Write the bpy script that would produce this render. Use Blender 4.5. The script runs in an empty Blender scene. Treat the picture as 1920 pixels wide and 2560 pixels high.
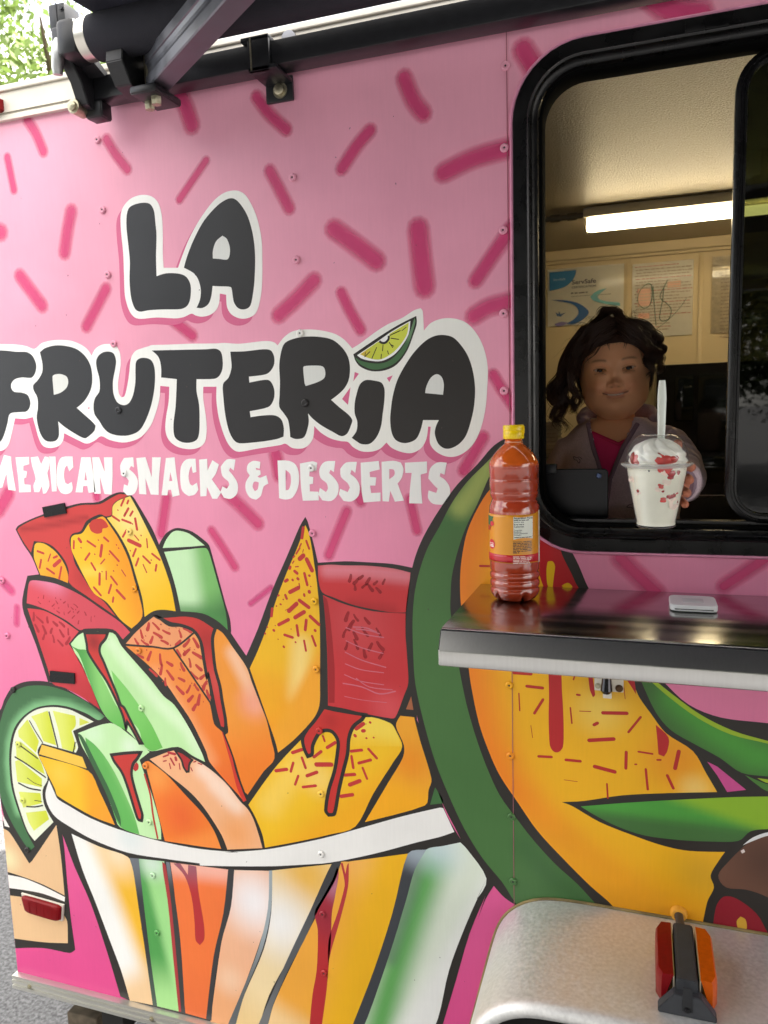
import bpy, bmesh, math, random
import numpy as np
from mathutils import Vector, Matrix
from mathutils.geometry import delaunay_2d_cdt
SC = bpy.context.scene
COL = SC.collection
R = math.radians

# ------------------------------------------------------------------ camera
F_PX, DW, ZC = 1900.0, 1.31, 1.75          # focal length in photo pixels, distance to the wall, lens height
RM = np.array([[0.947704, 0.030177, 0.317722], [0.012368, 0.991299, -0.131044], [-0.318912, 0.12812, 0.939085]])
u, s_, vt = np.linalg.svd(RM); RM = u @ vt
def _bl(v): return Vector((v[0], v[2], -v[1]))
_r, _d, _f = _bl(RM[0]), _bl(RM[1]), _bl(RM[2])
cam_d = bpy.data.cameras.new('camera'); cam = bpy.data.objects.new('camera', cam_d); COL.objects.link(cam)
m3 = Matrix((_r, -_d, -_f)).transposed()
cam.matrix_world = Matrix.Translation((0, -DW, ZC)) @ m3.to_4x4()
cam_d.sensor_fit = 'HORIZONTAL'; cam_d.sensor_width = 36; cam_d.lens = F_PX / 1920 * 36
cam_d.clip_start = 0.02; cam_d.clip_end = 2000
SC.camera = cam
cam_d.dof.use_dof = True; cam_d.dof.focus_distance = 1.32; cam_d.dof.aperture_fstop = 9.5      # phone lens: near things sharp, far ones a little soft

# ------------------------------------------------------------------ sky, sun, exposure
SUN_EL, SUN_AZ = R(58), R(52)               # sun stands behind the trailer: the painted side is in shade
W = bpy.data.worlds.new('World'); SC.world = W; W.use_nodes = True
nt = W.node_tree; nt.nodes.clear()
def wn(t, **k):
    n = nt.nodes.new(t)
    for a, b in k.items(): setattr(n, a, b)
    return n
sky = wn('ShaderNodeTexSky', sky_type='NISHITA', sun_disc=False, sun_elevation=SUN_EL, sun_rotation=SUN_AZ, air_density=1.0, dust_density=2.0)
tc = wn('ShaderNodeTexCoord'); noi = wn('ShaderNodeTexNoise'); noi.inputs['Scale'].default_value = 3.2; noi.inputs['Detail'].default_value = 8; noi.inputs['Roughness'].default_value = .58
mpn = wn('ShaderNodeMapping'); mpn.inputs['Scale'].default_value = (1, 1, 2.2)
rmp = wn('ShaderNodeValToRGB'); rmp.color_ramp.elements[0].position = .36; rmp.color_ramp.elements[1].position = .56
mixc = wn('ShaderNodeMix', data_type='RGBA'); mixc.inputs['B'].default_value = (10.2, 9.6, 8.8, 1)
bg = wn('ShaderNodeBackground'); bg.inputs['Strength'].default_value = .13; wo = wn('ShaderNodeOutputWorld')
nt.links.new(tc.outputs['Generated'], mpn.inputs['Vector']); nt.links.new(mpn.outputs[0], noi.inputs['Vector']); nt.links.new(noi.outputs[0], rmp.inputs[0])
nt.links.new(rmp.outputs[0], mixc.inputs['Factor']); nt.links.new(sky.outputs[0], mixc.inputs['A']); nt.links.new(mixc.outputs['Result'], bg.inputs[0]); nt.links.new(bg.outputs[0], wo.inputs[0])
sd = bpy.data.lights.new('sun', 'SUN'); sd.energy = 4.2; sd.angle = R(.6); sd.color = (1, .95, .87)
sun = bpy.data.objects.new('sun', sd); COL.objects.link(sun)
sdir = Vector((math.sin(SUN_AZ) * math.cos(SUN_EL), math.cos(SUN_AZ) * math.cos(SUN_EL), math.sin(SUN_EL)))
sun.rotation_euler = sdir.to_track_quat('Z', 'Y').to_euler()
SC.render.engine = 'CYCLES'
SC.view_settings.view_transform = 'Standard'; SC.view_settings.look = 'None'; SC.view_settings.gamma = 1
SC.view_settings.exposure = 2.05
SC.cycles.max_bounces = 10; SC.cycles.transparent_max_bounces = 24; SC.cycles.transmission_bounces = 10
SC.cycles.caustics_reflective = False; SC.cycles.caustics_refractive = False

# ------------------------------------------------------------------ helpers
def lin(c):
    if isinstance(c, str): c = tuple(int(c[i:i+2], 16) for i in (0, 2, 4))
    c = np.array(c, float) / 255.0
    return np.where(c <= .04045, c / 12.92, ((c + .055) / 1.055) ** 2.4)
MATS = {}
def mat(name, col=(200, 200, 200), rough=.5, metal=0., spec=.5, noise=0., nscale=30., bump=0., bscale=200., emit=None, estr=0., trans=0., ior=1.45, alpha=1., coat=0., stretch=(1, 1, 1), rnoise=0.):
    if name in MATS: return MATS[name]
    m = bpy.data.materials.new(name); m.use_nodes = True; MATS[name] = m
    t = m.node_tree; b = t.nodes['Principled BSDF']; L = t.links.new
    c = lin(col); b.inputs['Base Color'].default_value = (*c, 1)
    b.inputs['Roughness'].default_value = rough; b.inputs['Metallic'].default_value = metal
    b.inputs['Specular IOR Level'].default_value = spec; b.inputs['IOR'].default_value = ior
    b.inputs['Transmission Weight'].default_value = trans; b.inputs['Alpha'].default_value = alpha; b.inputs['Coat Weight'].default_value = coat
    if emit is not None:
        b.inputs['Emission Color'].default_value = (*lin(emit), 1); b.inputs['Emission Strength'].default_value = estr
    if noise or bump or rnoise:
        tcn = t.nodes.new('ShaderNodeTexCoord'); mp = t.nodes.new('ShaderNodeMapping'); mp.inputs['Scale'].default_value = stretch
        L(tcn.outputs['Object'], mp.inputs['Vector'])
        n = t.nodes.new('ShaderNodeTexNoise'); n.inputs['Scale'].default_value = nscale; n.inputs['Detail'].default_value = 6
        L(mp.outputs[0], n.inputs['Vector'])
        if noise:
            mr = t.nodes.new('ShaderNodeMapRange'); mr.inputs['From Min'].default_value = .3; mr.inputs['From Max'].default_value = .7
            mr.inputs['To Min'].default_value = 1 - noise; mr.inputs['To Max'].default_value = 1 + noise
            vm = t.nodes.new('ShaderNodeVectorMath'); vm.operation = 'SCALE'; vm.inputs[0].default_value = c
            L(n.outputs[0], mr.inputs['Value']); L(mr.outputs[0], vm.inputs['Scale']); L(vm.outputs[0], b.inputs['Base Color'])
        if rnoise:
            mr2 = t.nodes.new('ShaderNodeMapRange'); mr2.inputs['From Min'].default_value = .3; mr2.inputs['From Max'].default_value = .7
            mr2.inputs['To Min'].default_value = max(.02, rough - rnoise); mr2.inputs['To Max'].default_value = rough + rnoise
            L(n.outputs[0], mr2.inputs['Value']); L(mr2.outputs[0], b.inputs['Roughness'])
        if bump:
            n2 = t.nodes.new('ShaderNodeTexNoise'); n2.inputs['Scale'].default_value = bscale; n2.inputs['Detail'].default_value = 4
            L(mp.outputs[0], n2.inputs['Vector'])
            bp = t.nodes.new('ShaderNodeBump'); bp.inputs['Strength'].default_value = bump; bp.inputs['Distance'].default_value = .002
            L(n2.outputs[0], bp.inputs['Height']); L(bp.outputs[0], b.inputs['Normal'])
    return m

def fresnel_fix(t, fr, ior=1.5):
    g_ = t.nodes.new('ShaderNodeNewGeometry'); mr = t.nodes.new('ShaderNodeMapRange'); mr.inputs['To Min'].default_value = ior; mr.inputs['To Max'].default_value = 1 / ior
    t.links.new(g_.outputs['Backfacing'], mr.inputs['Value']); t.links.new(mr.outputs[0], fr.inputs[0])
def mesh_obj(name, verts, faces, m=None, parent=None, smooth=False, cols=None):
    me = bpy.data.meshes.new(name); me.from_pydata([tuple(map(float, v)) for v in verts], [], [tuple(map(int, f)) for f in faces]); me.update()
    if cols is not None:
        at = me.color_attributes.new('Col', 'FLOAT_COLOR', 'POINT'); at.data.foreach_set('color', np.asarray(cols, dtype=np.float32).ravel())
    if m: me.materials.append(m)
    if smooth:
        for p in me.polygons: p.use_smooth = True
    o = bpy.data.objects.new(name, me); COL.objects.link(o)
    if parent: o.parent = parent
    return o
def bm_obj(name, bm, m=None, parent=None, smooth=False):
    me = bpy.data.meshes.new(name); bmesh.ops.recalc_face_normals(bm, faces=bm.faces[:]); bm.to_mesh(me); bm.free()
    if m: me.materials.append(m)
    if smooth:
        for p in me.polygons: p.use_smooth = True
        try: me.set_sharp_from_angle(angle=R(38))
        except Exception: pass
    o = bpy.data.objects.new(name, me); COL.objects.link(o)
    if parent: o.parent = parent
    return o
def empty(name, loc=(0, 0, 0)):
    o = bpy.data.objects.new(name, None); o.location = loc; COL.objects.link(o); return o
def tag(o, label=None, cat=None, group=None, kind=None):
    if label: o['label'] = label
    if cat: o['category'] = cat
    if group: o['group'] = group
    if kind: o['kind'] = kind
    return o
def keep(o, parent):
    """parent without moving"""
    o.parent = parent; o.matrix_parent_inverse = Matrix.Translation(parent.location).inverted() if parent.parent is None else Matrix.Identity(4)
    return o
def box(bm, x0, x1, y0, y1, z0, z1, bev=0., seg=2, M=None):
    vs = [bm.verts.new((x, y, z)) for x in (x0, x1) for y in (y0, y1) for z in (z0, z1)]
    fs = [bm.faces.new([vs[i] for i in q]) for q in ((0, 1, 3, 2), (4, 6, 7, 5), (0, 4, 5, 1), (2, 3, 7, 6), (0, 2, 6, 4), (1, 5, 7, 3))]
    if bev:
        es = list({e for f in fs for e in f.edges}); r = bmesh.ops.bevel(bm, geom=es, offset=bev, segments=seg, profile=.5, affect='EDGES')
        vs = list({v for f in r['faces'] for v in f.verts} | {v for v in vs if v.is_valid})
    if M is not None: bmesh.ops.transform(bm, matrix=M, verts=[v for v in vs if v.is_valid])
    return vs
def boxo(name, x0, x1, y0, y1, z0, z1, m, parent=None, bev=0., seg=2, M=None, smooth=None):
    bm = bmesh.new(); box(bm, x0, x1, y0, y1, z0, z1, bev, seg)
    if M is not None: bmesh.ops.transform(bm, matrix=M, verts=bm.verts[:])
    return bm_obj(name, bm, m, parent, smooth=bool(bev) if smooth is None else smooth)
def tube(bm, pts, rad, n=12, cap=True):
    pts = [Vector(p) for p in pts]; rings = []
    if not hasattr(rad, '__len__'): rad = [rad] * len(pts)
    up = None
    for i, p in enumerate(pts):
        d = (pts[min(i + 1, len(pts) - 1)] - pts[max(i - 1, 0)]).normalized()
        if up is None: up = d.orthogonal().normalized()
        up = (up - d * up.dot(d)).normalized(); sd_ = d.cross(up)
        rings.append([bm.verts.new(p + (up * math.cos(a) + sd_ * math.sin(a)) * rad[i]) for a in [2 * math.pi * k / n for k in range(n)]])
    for a, b in zip(rings, rings[1:]):
        for k in range(n): bm.faces.new((a[k], a[(k + 1) % n], b[(k + 1) % n], b[k]))
    if cap: bm.faces.new(rings[0][::-1]); bm.faces.new(rings[-1])
def tubeo(name, pts, rad, m, parent=None, n=12):
    bm = bmesh.new(); tube(bm, pts, rad, n); return bm_obj(name, bm, m, parent, smooth=True)
def lathe(bm, prof, n=32, c=(0, 0, 0), axis='Z'):
    rings = []
    for r, z in prof:
        ring = []
        for k in range(n):
            a = 2 * math.pi * k / n; x, y = r * math.cos(a), r * math.sin(a)
            p = {'Z': (x, y, z), 'Y': (x, z, y), 'X': (z, x, y)}[axis]
            ring.append(bm.verts.new((p[0] + c[0], p[1] + c[1], p[2] + c[2])))
        rings.append(ring)
    for a, b in zip(rings, rings[1:]):
        for k in range(n): bm.faces.new((a[k], a[(k + 1) % n], b[(k + 1) % n], b[k]))
    return rings
def latheo(name, prof, m, parent=None, n=32, c=(0, 0, 0), axis='Z', capb=True, capt=True):
    bm = bmesh.new(); r = lathe(bm, prof, n, c, axis)
    if capb: bm.faces.new(r[0][::-1])
    if capt: bm.faces.new(r[-1])
    return bm_obj(name, bm, m, parent, smooth=True)

# photo crops used as drawing sheets: the painted side is one flat sheet, so a point on a crop is a point on that sheet
KI = np.linalg.inv(np.array([[F_PX, 0, 960], [0, F_PX, 1280], [0, 0, 1.]]) @ RM)
REG = {'R1': (0, 0, 800/1659), 'R2': (700, 0, 600/1659), 'R3': (1240, 0, 680/1659), 'R4': (1180, 700, 740/1659), 'R5': (0, 450, 700/1659), 'R6': (600, 700, 700/1659),
       'S1': (0, 1150, 600/1659), 'S2': (500, 1200, 600/1659), 'S3': (1000, 1050, 500/1659), 'S4': (0, 1650, 600/1659), 'S5': (500, 1650, 600/1659), 'S6': (1000, 1600, 920/1659),
       'S7': (0, 2000, 900/1659), 'S8': (1100, 2150, 820/1659), 'T1': (1080, 1400, 840/1659), 'T5': (1340, 500, 580/1659)}
WX0, WX1, WZ0, WZ1 = -1.424, 2.6, .428, 2.362           # the painted side: left edge, right edge, bottom, top
def onwall(reg, pts):
    a = REG[reg]; P = np.array(pts, float)
    d = np.c_[a[0] + P[:, 0] * a[2], a[1] + P[:, 1] * a[2], np.ones(len(P))] @ KI.T
    return np.c_[d[:, 0] / d[:, 2] * DW, ZC - d[:, 1] / d[:, 2] * DW]
def sheet(spec):
    """spec: (region, [x,y,x,y...], region, [...]) -> wall points"""
    out = []
    for r, l in zip(spec[::2], spec[1::2]): out.append(onwall(r, np.array(l, float).reshape(-1, 2)))
    return np.vstack(out)
def inside(P, poly):
    x, y = P[:, 0], P[:, 1]; c = np.zeros(len(P), bool); q = np.roll(poly, -1, 0)
    for (x0, y0), (x1, y1) in zip(poly, q):
        if y0 == y1: continue
        k = (y0 > y) != (y1 > y); c ^= k & (x < (x1 - x0) * (y - y0) / (y1 - y0) + x0)
    return c
def smooth_loop(P, corner=62, n=4, closed=True):
    """Catmull-Rom through the points, with sharp turns left sharp"""
    N = len(P); out = []
    def is_c(i):
        if not closed and i in (0, N - 1): return True
        a, b = P[i] - P[i - 1], P[(i + 1) % N] - P[i]
        return abs(math.degrees(math.atan2(a[0] * b[1] - a[1] * b[0], a @ b))) > corner
    cor = [is_c(i) for i in range(N)]
    for i in range(N if closed else N - 1):
        p1, p2 = P[i], P[(i + 1) % N]
        p0 = p1 if cor[i] else P[i - 1]; p3 = p2 if cor[(i + 1) % N] else P[(i + 2) % N]
        L_ = np.linalg.norm(p2 - p1)
        m1, m2 = (p2 - p0) * .5, (p3 - p1) * .5
        for m_ in (m1, m2):
            q = np.linalg.norm(m_)
            if q > L_: m_ *= L_ / q
        for k in range(n):
            t = k / n; t2, t3 = t * t, t * t * t
            out.append((2*t3 - 3*t2 + 1) * p1 + (t3 - 2*t2 + t) * m1 + (-2*t3 + 3*t2) * p2 + (t3 - t2) * m2)
    if not closed: out.append(P[-1])
    return np.array(out)
def fill_mesh(loops, grid=None):
    vs, es = [], []; k = 0
    for l in loops:
        vs += [Vector(p) for p in l]; n = len(l); es += [(k + i, k + (i + 1) % n) for i in range(n)]; k += n
    if grid:
        A = np.vstack(loops); lo, hi = A.min(0), A.max(0)
        nx, ny = int((hi[0] - lo[0]) / grid) + 1, int((hi[1] - lo[1]) / grid) + 1
        gx, gy = np.meshgrid(lo[0] + (np.arange(nx) + .5) * grid, lo[1] + (np.arange(ny) + .5) * grid)
        gx = gx + (np.arange(ny)[:, None] % 2) * grid * .5
        G = np.c_[gx.ravel(), gy.ravel()]; ins = np.zeros(len(G), bool)
        for l in loops: ins ^= inside(G, l)
        vs += [Vector(p) for p in G[ins]]
    v, e, f, _, _, _ = delaunay_2d_cdt(vs, es, [], 0, 1e-6)
    V = np.array([(p[0], p[1]) for p in v]); Fc = np.array([t for t in f if len(t) == 3])
    C = V[Fc].mean(1); ins = np.zeros(len(C), bool)
    for l in loops: ins ^= inside(C, l)
    return V, Fc[ins]
# ------------------------------------------------------------------ paint
def paint_mat(name, soft=False):
    m = bpy.data.materials.new(name); m.use_nodes = True; t = m.node_tree; b = t.nodes['Principled BSDF']; L = t.links.new
    at = t.nodes.new('ShaderNodeAttribute'); at.attribute_name = 'Col'
    tcn = t.nodes.new('ShaderNodeTexCoord'); mp = t.nodes.new('ShaderNodeMapping'); mp.inputs['Scale'].default_value = (1, 1, .06)
    L(tcn.outputs['Object'], mp.inputs['Vector'])
    n = t.nodes.new('ShaderNodeTexNoise'); n.inputs['Scale'].default_value = 260; n.inputs['Detail'].default_value = 3      # brushed streaks in the panel skin
    n2 = t.nodes.new('ShaderNodeTexNoise'); n2.inputs['Scale'].default_value = 7; n2.inputs['Detail'].default_value = 7     # blotchy coverage
    L(mp.outputs[0], n.inputs['Vector']); L(tcn.outputs['Object'], n2.inputs['Vector'])
    a = t.nodes.new('ShaderNodeMath'); a.operation = 'MULTIPLY_ADD'; a.inputs[1].default_value = .08; a.inputs[2].default_value = .96
    L(n.outputs[0], a.inputs[0])
    a2 = t.nodes.new('ShaderNodeMath'); a2.operation = 'MULTIPLY_ADD'; a2.inputs[1].default_value = .22; a2.inputs[2].default_value = -.11
    L(n2.outputs[0], a2.inputs[0])
    ad = t.nodes.new('ShaderNodeMath'); ad.operation = 'ADD'; L(a.outputs[0], ad.inputs[0]); L(a2.outputs[0], ad.inputs[1])
    vm = t.nodes.new('ShaderNodeVectorMath'); vm.operation = 'SCALE'; L(at.outputs['Color'], vm.inputs[0]); L(ad.outputs[0], vm.inputs['Scale'])
    L(vm.outputs[0], b.inputs['Base Color'])
    mr = t.nodes.new('ShaderNodeMapRange'); mr.inputs['To Min'].default_value = .30; mr.inputs['To Max'].default_value = .46; L(n2.outputs[0], mr.inputs['Value']); L(mr.outputs[0], b.inputs['Roughness'])
    b.inputs['Specular IOR Level'].default_value = .38
    n3 = t.nodes.new('ShaderNodeTexNoise'); n3.inputs['Scale'].default_value = 2.6; n3.inputs['Detail'].default_value = 2; L(tcn.outputs['Object'], n3.inputs['Vector'])
    bp = t.nodes.new('ShaderNodeBump'); bp.inputs['Strength'].default_value = .25; bp.inputs['Distance'].default_value = .0004; L(n.outputs[0], bp.inputs['Height'])
    bp2 = t.nodes.new('ShaderNodeBump'); bp2.inputs['Strength'].default_value = .3; bp2.inputs['Distance'].default_value = .006; L(n3.outputs[0], bp2.inputs['Height'])   # panel waviness
    L(bp2.outputs[0], bp.inputs['Normal']); L(bp.outputs[0], b.inputs['Normal'])
    if soft: L(at.outputs['Alpha'], b.inputs['Alpha'])
    return m
M_PAINT, M_SOFT = paint_mat('mural paint'), paint_mat('sprayed paint', True)
BLACK = '2c2926'; INK = '2c2e32'; WHITE = 'f4f5f2'; RED = 'c23a36'

trailer = empty('food_trailer', (0, 0, 0))
tag(trailer, 'pink food trailer with a fruit cup mural and an open serving window', 'food trailer')
PANEL_Y = 0.0
LAYER = .00006
WIN = dict(x0=-.2035, x1=1.16, z0=1.509, z1=2.3215, r=.112)
def rrect(inset, W_=WIN, n=10):
    x0, x1, z0, z1 = W_['x0'] + inset, W_['x1'] - inset, W_['z0'] + inset, W_['z1'] - inset; r = max(.004, W_['r'] - inset)
    P = []
    for cx, cz, a0 in ((x1 - r, z1 - r, 0), (x0 + r, z1 - r, 90), (x0 + r, z0 + r, 180), (x1 - r, z0 + r, 270)):
        for k in range(n + 1):
            a = R(a0 + 90 * k / n); P.append((cx + r * math.cos(a), cz + r * math.sin(a)))
    return np.array(P)
SEAM_X = -.2125
def pinkbase(P):
    """sprayed background: pale pink fading to hot pink low on the wall"""
    t = np.clip((2.36 - P[:, 1]) / (2.36 - .43), 0, 1)
    st = [(0, 'eda7bd'), (.3, 'ec9fb8'), (.45, 'e990b0'), (.6, 'e57ca5'), (.75, 'e15f98'), (1, 'd84988')]
    C = np.array([lin(c) for _, c in st]); xs = [s[0] for s in st]
    return np.c_[[np.interp(t, xs, C[:, k]) for k in range(3)]].T
def panel(name, loops, y, parent):
    V, Fc = fill_mesh(loops, .05)
    cols = np.c_[pinkbase(V), np.ones(len(V))]
    return mesh_obj(name, [(a, y, b) for a, b in V], [f[::-1] for f in Fc], M_PAINT, parent, cols=cols)
hole = rrect(.012)
left_panel = panel('side_panel', [np.array([(WX0, WZ0), (SEAM_X + .03, WZ0), (SEAM_X + .03, WZ1), (WX0, WZ1)])], .0001, trailer)
right_panel = panel('side_panel', [np.array([(SEAM_X, WZ0), (WX1, WZ0), (WX1, WZ1), (SEAM_X, WZ1)]), hole], 0.0, trailer)
MURAL = []          # (loop, colour function, layer) kept so that rivets take the paint they sit under
def grad_cols(V, base, ops):
    C = np.tile(lin(base), (len(V), 1))
    for op in ops or []:
        c = lin(op[2]) if op[0] != 'spot' else lin(op[3])
        if op[0] == 'lin':
            p = sheet(op[1]); d = p[1] - p[0]; t = np.clip(((V - p[0]) @ d) / (d @ d), 0, 1); t = t * t * (3 - 2 * t)
        elif op[0] == 'band':      # soft stroke along a line: ('band', spec, colour, half width m, strength)
            p = sheet(op[1]); best = np.full(len(V), 9.)
            for a, b in zip(p, p[1:]):
                d = b - a; tt = np.clip(((V - a) @ d) / (d @ d), 0, 1); best = np.minimum(best, np.linalg.norm(V - a - tt[:, None] * d, axis=1))
            t = np.clip(1 - best / op[3], 0, 1); t = t * t * (3 - 2 * t) * op[4]
        else:                      # ('spot', spec, radius m, colour, strength)
            p = sheet(op[1])[0]; t = np.clip(1 - np.linalg.norm(V - p, axis=1) / op[2], 0, 1); t = t * t * (3 - 2 * t) * op[4]
        C = C * (1 - t[:, None]) + c * t[:, None]
    return C
def clampw(P):
    P = P.copy(); P[:, 0] = np.maximum(P[:, 0], WX0 + .0005); P[:, 1] = np.clip(P[:, 1], WZ0 + .0004, WZ1 - .0004); return P
def paint(name, spec, col, layer, ops=None, corner=62, smooth=True, parent=None, n=4, label=None):
    P = clampw(sheet(spec) if not isinstance(spec, np.ndarray) else spec)
    L_ = smooth_loop(P, corner, n) if smooth else P
    V, Fc = fill_mesh([L_], .009 if ops else None)
    C = np.c_[grad_cols(V, col, ops), np.ones(len(V))]
    o = mesh_obj(name, [(a, -.00012 - layer * LAYER, b) for a, b in V], [f[::-1] for f in Fc], M_PAINT, parent or left_panel, cols=C)
    MURAL.append((L_, col, ops, layer))
    if label: o['label'] = label
    return o
def ribbon(name, strokes, col, layer, parent=None, soft=0., alpha=1., taper=0., seg=5):
    """painted strokes; strokes = [(wall points Nx2, width m)] joined in one sheet; soft = width of the sprayed edge"""
    V, Fc, C = [], [], []; c = lin(col)
    for P, w in strokes:
        P = np.array(P, float)
        if len(P) > 2: P = smooth_loop(P, 75, 4, False)
        # capsule outline around the path
        rows = [(w / 2, 1.)] if not soft else [(w / 2 - soft * .5, 1.), (w / 2, .62), (w / 2 + soft * .5, 0.)]
        T = np.gradient(P, axis=0); T /= np.linalg.norm(T, axis=1)[:, None] + 1e-12; N = np.c_[-T[:, 1], T[:, 0]]
        k0 = len(V); m = len(P)
        V += [tuple(p) for p in P]; C += [alpha] * m
        prev = None
        for r, al in rows:
            if soft: pass
            ring = []
            def wid(i):
                if not taper: return r
                tt = i / max(1, m - 1); return r * (1 - taper * tt)
            for i in range(m): ring.append(P[i] + N[i] * wid(i))
            a1 = math.atan2(N[-1][1], N[-1][0])
            for j in range(1, seg): a = a1 - math.pi * j / seg; ring.append(P[-1] + np.array([math.cos(a), math.sin(a)]) * wid(m - 1))
            for i in range(m - 1, -1, -1): ring.append(P[i] - N[i] * wid(i))
            a0 = math.atan2(-N[0][1], -N[0][0])
            for j in range(1, seg): a = a0 - math.pi * j / seg; ring.append(P[0] + np.array([math.cos(a), math.sin(a)]) * wid(0))
            k = len(V); V += [tuple(q) for q in ring]; C += [al * alpha] * len(ring); nr = len(ring)
            core = list(range(k0, k0 + m)) + [k0 + m - 1] * (seg - 1) + list(range(k0 + m - 1, k0 - 1, -1)) + [k0] * (seg - 1)
            inner = core if prev is None else prev
            for i in range(nr):
                q = [inner[i], inner[(i + 1) % nr], k + (i + 1) % nr, k + i]
                qq = [];
                for z in q:
                    if z not in qq: qq.append(z)
                if len(qq) > 2: Fc.append(qq)
            prev = list(range(k, k + nr))
    V = clampw(np.array(V))
    cols = np.c_[np.tile(c, (len(V), 1)), C]
    o = mesh_obj(name, [(a, -.00012 - layer * LAYER, b) for a, b in V], Fc, M_SOFT if (soft or alpha < 1) else M_PAINT, parent or left_panel, cols=cols)
    if len(strokes) > 1: o['kind'] = 'stuff'
    return o
def outline(name, spec, w, layer, col=BLACK, corner=62, closed=True, parent=None):
    P = clampw(sheet(spec)); L_ = smooth_loop(P, corner, 4, closed)
    N = len(L_); V, Fc = [], []
    for i in range(N):
        a = L_[i] - L_[i - 1] if (closed or i) else L_[1] - L_[0]
        b = L_[(i + 1) % N] - L_[i] if (closed or i < N - 1) else a
        a = a / (np.linalg.norm(a) + 1e-9); b = b / (np.linalg.norm(b) + 1e-9)
        t = a + b; t /= np.linalg.norm(t) + 1e-9; nn = np.array([-t[1], t[0]]); k = 1 / max(.5, np.sqrt(max(0, (1 + a @ b) / 2)))
        V += [L_[i] + nn * w / 2 * k, L_[i] - nn * w / 2 * k]
    for i in range(N if closed else N - 1):
        j = (i + 1) % N; Fc.append((2*i, 2*i+1, 2*j+1, 2*j))
    V = clampw(np.array(V)); cols = np.tile(np.r_[lin(col), 1], (len(V), 1))
    return mesh_obj(name, [(a, -.00012 - layer * LAYER, b) for a, b in V], Fc, M_PAINT, parent or left_panel, cols=cols)
RND = random.Random(7)
def dashes(name, spec, n, col, layer, ln=(.012, .024), w=(.003, .006), ang=(0, 180), soft=0., dots=0, alpha=1., parent=None):
    poly = clampw(sheet(spec)); lo, hi = poly.min(0), poly.max(0); out = []; tries = 0; ctr = []
    while len(out) < n + dots and tries < 6000:
        tries += 1
        p = np.array([RND.uniform(lo[0], hi[0]), RND.uniform(lo[1], hi[1])]); isdot = len(out) >= n
        l = RND.uniform(*ln) if not isdot else .002; a = R(RND.uniform(*ang)); d = np.array([math.cos(a), math.sin(a)]) * l / 2
        if not inside(np.array([p + d * 1.3, p - d * 1.3, p]), poly).all(): continue
        md = .85 * ln[1] if not isdot else .006
        if any(np.linalg.norm(p - q) < md for q in ctr): continue
        ctr.append(p); bend = np.array([-d[1], d[0]]) * RND.uniform(-.12, .12)
        out.append((np.array([p - d, p + bend, p + d]), RND.uniform(*w) if not isdot else RND.uniform(.0018, .003)))
    return ribbon(name, out, col, layer, alpha=alpha, soft=soft, parent=parent, taper=.35, seg=3) if out else None
def strokes_on(reg, items):
    """[x1,y1,x2,y2,w] in crop units -> wall strokes"""
    out = []
    for it in items:
        pts, w = np.array(it[:-1], float).reshape(-1, 2), it[-1]
        P = onwall(reg, pts); s = np.linalg.norm(onwall(reg, pts + [1, 0])[0] - P[0]); out.append((P, w * s))
    return out
# ------------------------------------------------------------------ the mural
PK = 'd9588c'
SPR = {'R1': [(140,620,185,690,225,785,34),(38,815,72,985,26),(552,722,600,800,660,878,34),(1068,832,930,1035,30),(925,470,965,560,995,650,58),(1330,502,1395,590,1485,672,44),(1398,885,1500,1080,44)],
 'R2': [(858,540,920,690,992,785,82),(622,902,530,1010,428,1165,66),(1130,1195,1350,1090,1640,1012,95),(372,1582,520,1690,668,1806,92),(955,1580,975,1780,1000,1985,110),(1605,1570,1480,1750,1352,1940,78),(235,1938,120,2060,-10,2180,76),(1340,2185,1450,2120,1630,2075,88)],
 'R3': [(165,300,250,440,95),(930,-30,1060,60,1250,80,110)],
 'R5': [(422,185,400,300,382,430,50),(118,568,250,745,48),(628,645,512,868,46),(985,800,1140,922,44),(-20,305,5,310,60)],
 'R6': [(600,75,650,180,715,295,48),(1500,560,1560,660,1630,760,50),(1440,930,1325,1130,55),(212,1030,235,1160,56),(690,1250,715,1310,50)],
 'S1': [(60,230,-10,350,60),(15,840,80,905,40),(1150,260,1115,510,50),(118,1020,115,1130,32),(660,190,670,260,40)],
 'S2': [(180,90,290,190,400,300,62),(80,350,160,470,240,600,44),(1015,215,950,370,890,520,52),(1450,130,1500,350,52),(490,745,350,855,30)],
 'T1': [(930,-10,1010,70,1110,165,70),(1650,-10,1440,130,60)]}
for reg, items in SPR.items():
    for P, w in strokes_on(reg, items):
        z = P[:, 1].mean(); k = np.clip((z - 1.30) / .35, 0, 1); al = .48 + .22 * k
        ribbon('sprayed_sprinkle', [(P, w * 1.12)], 'dd3f7e' if z > 1.45 else 'dc4088', 0, soft=min(.016, w * .7), alpha=al, parent=right_panel if P[:, 0].mean() > SEAM_X else left_panel)

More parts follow.
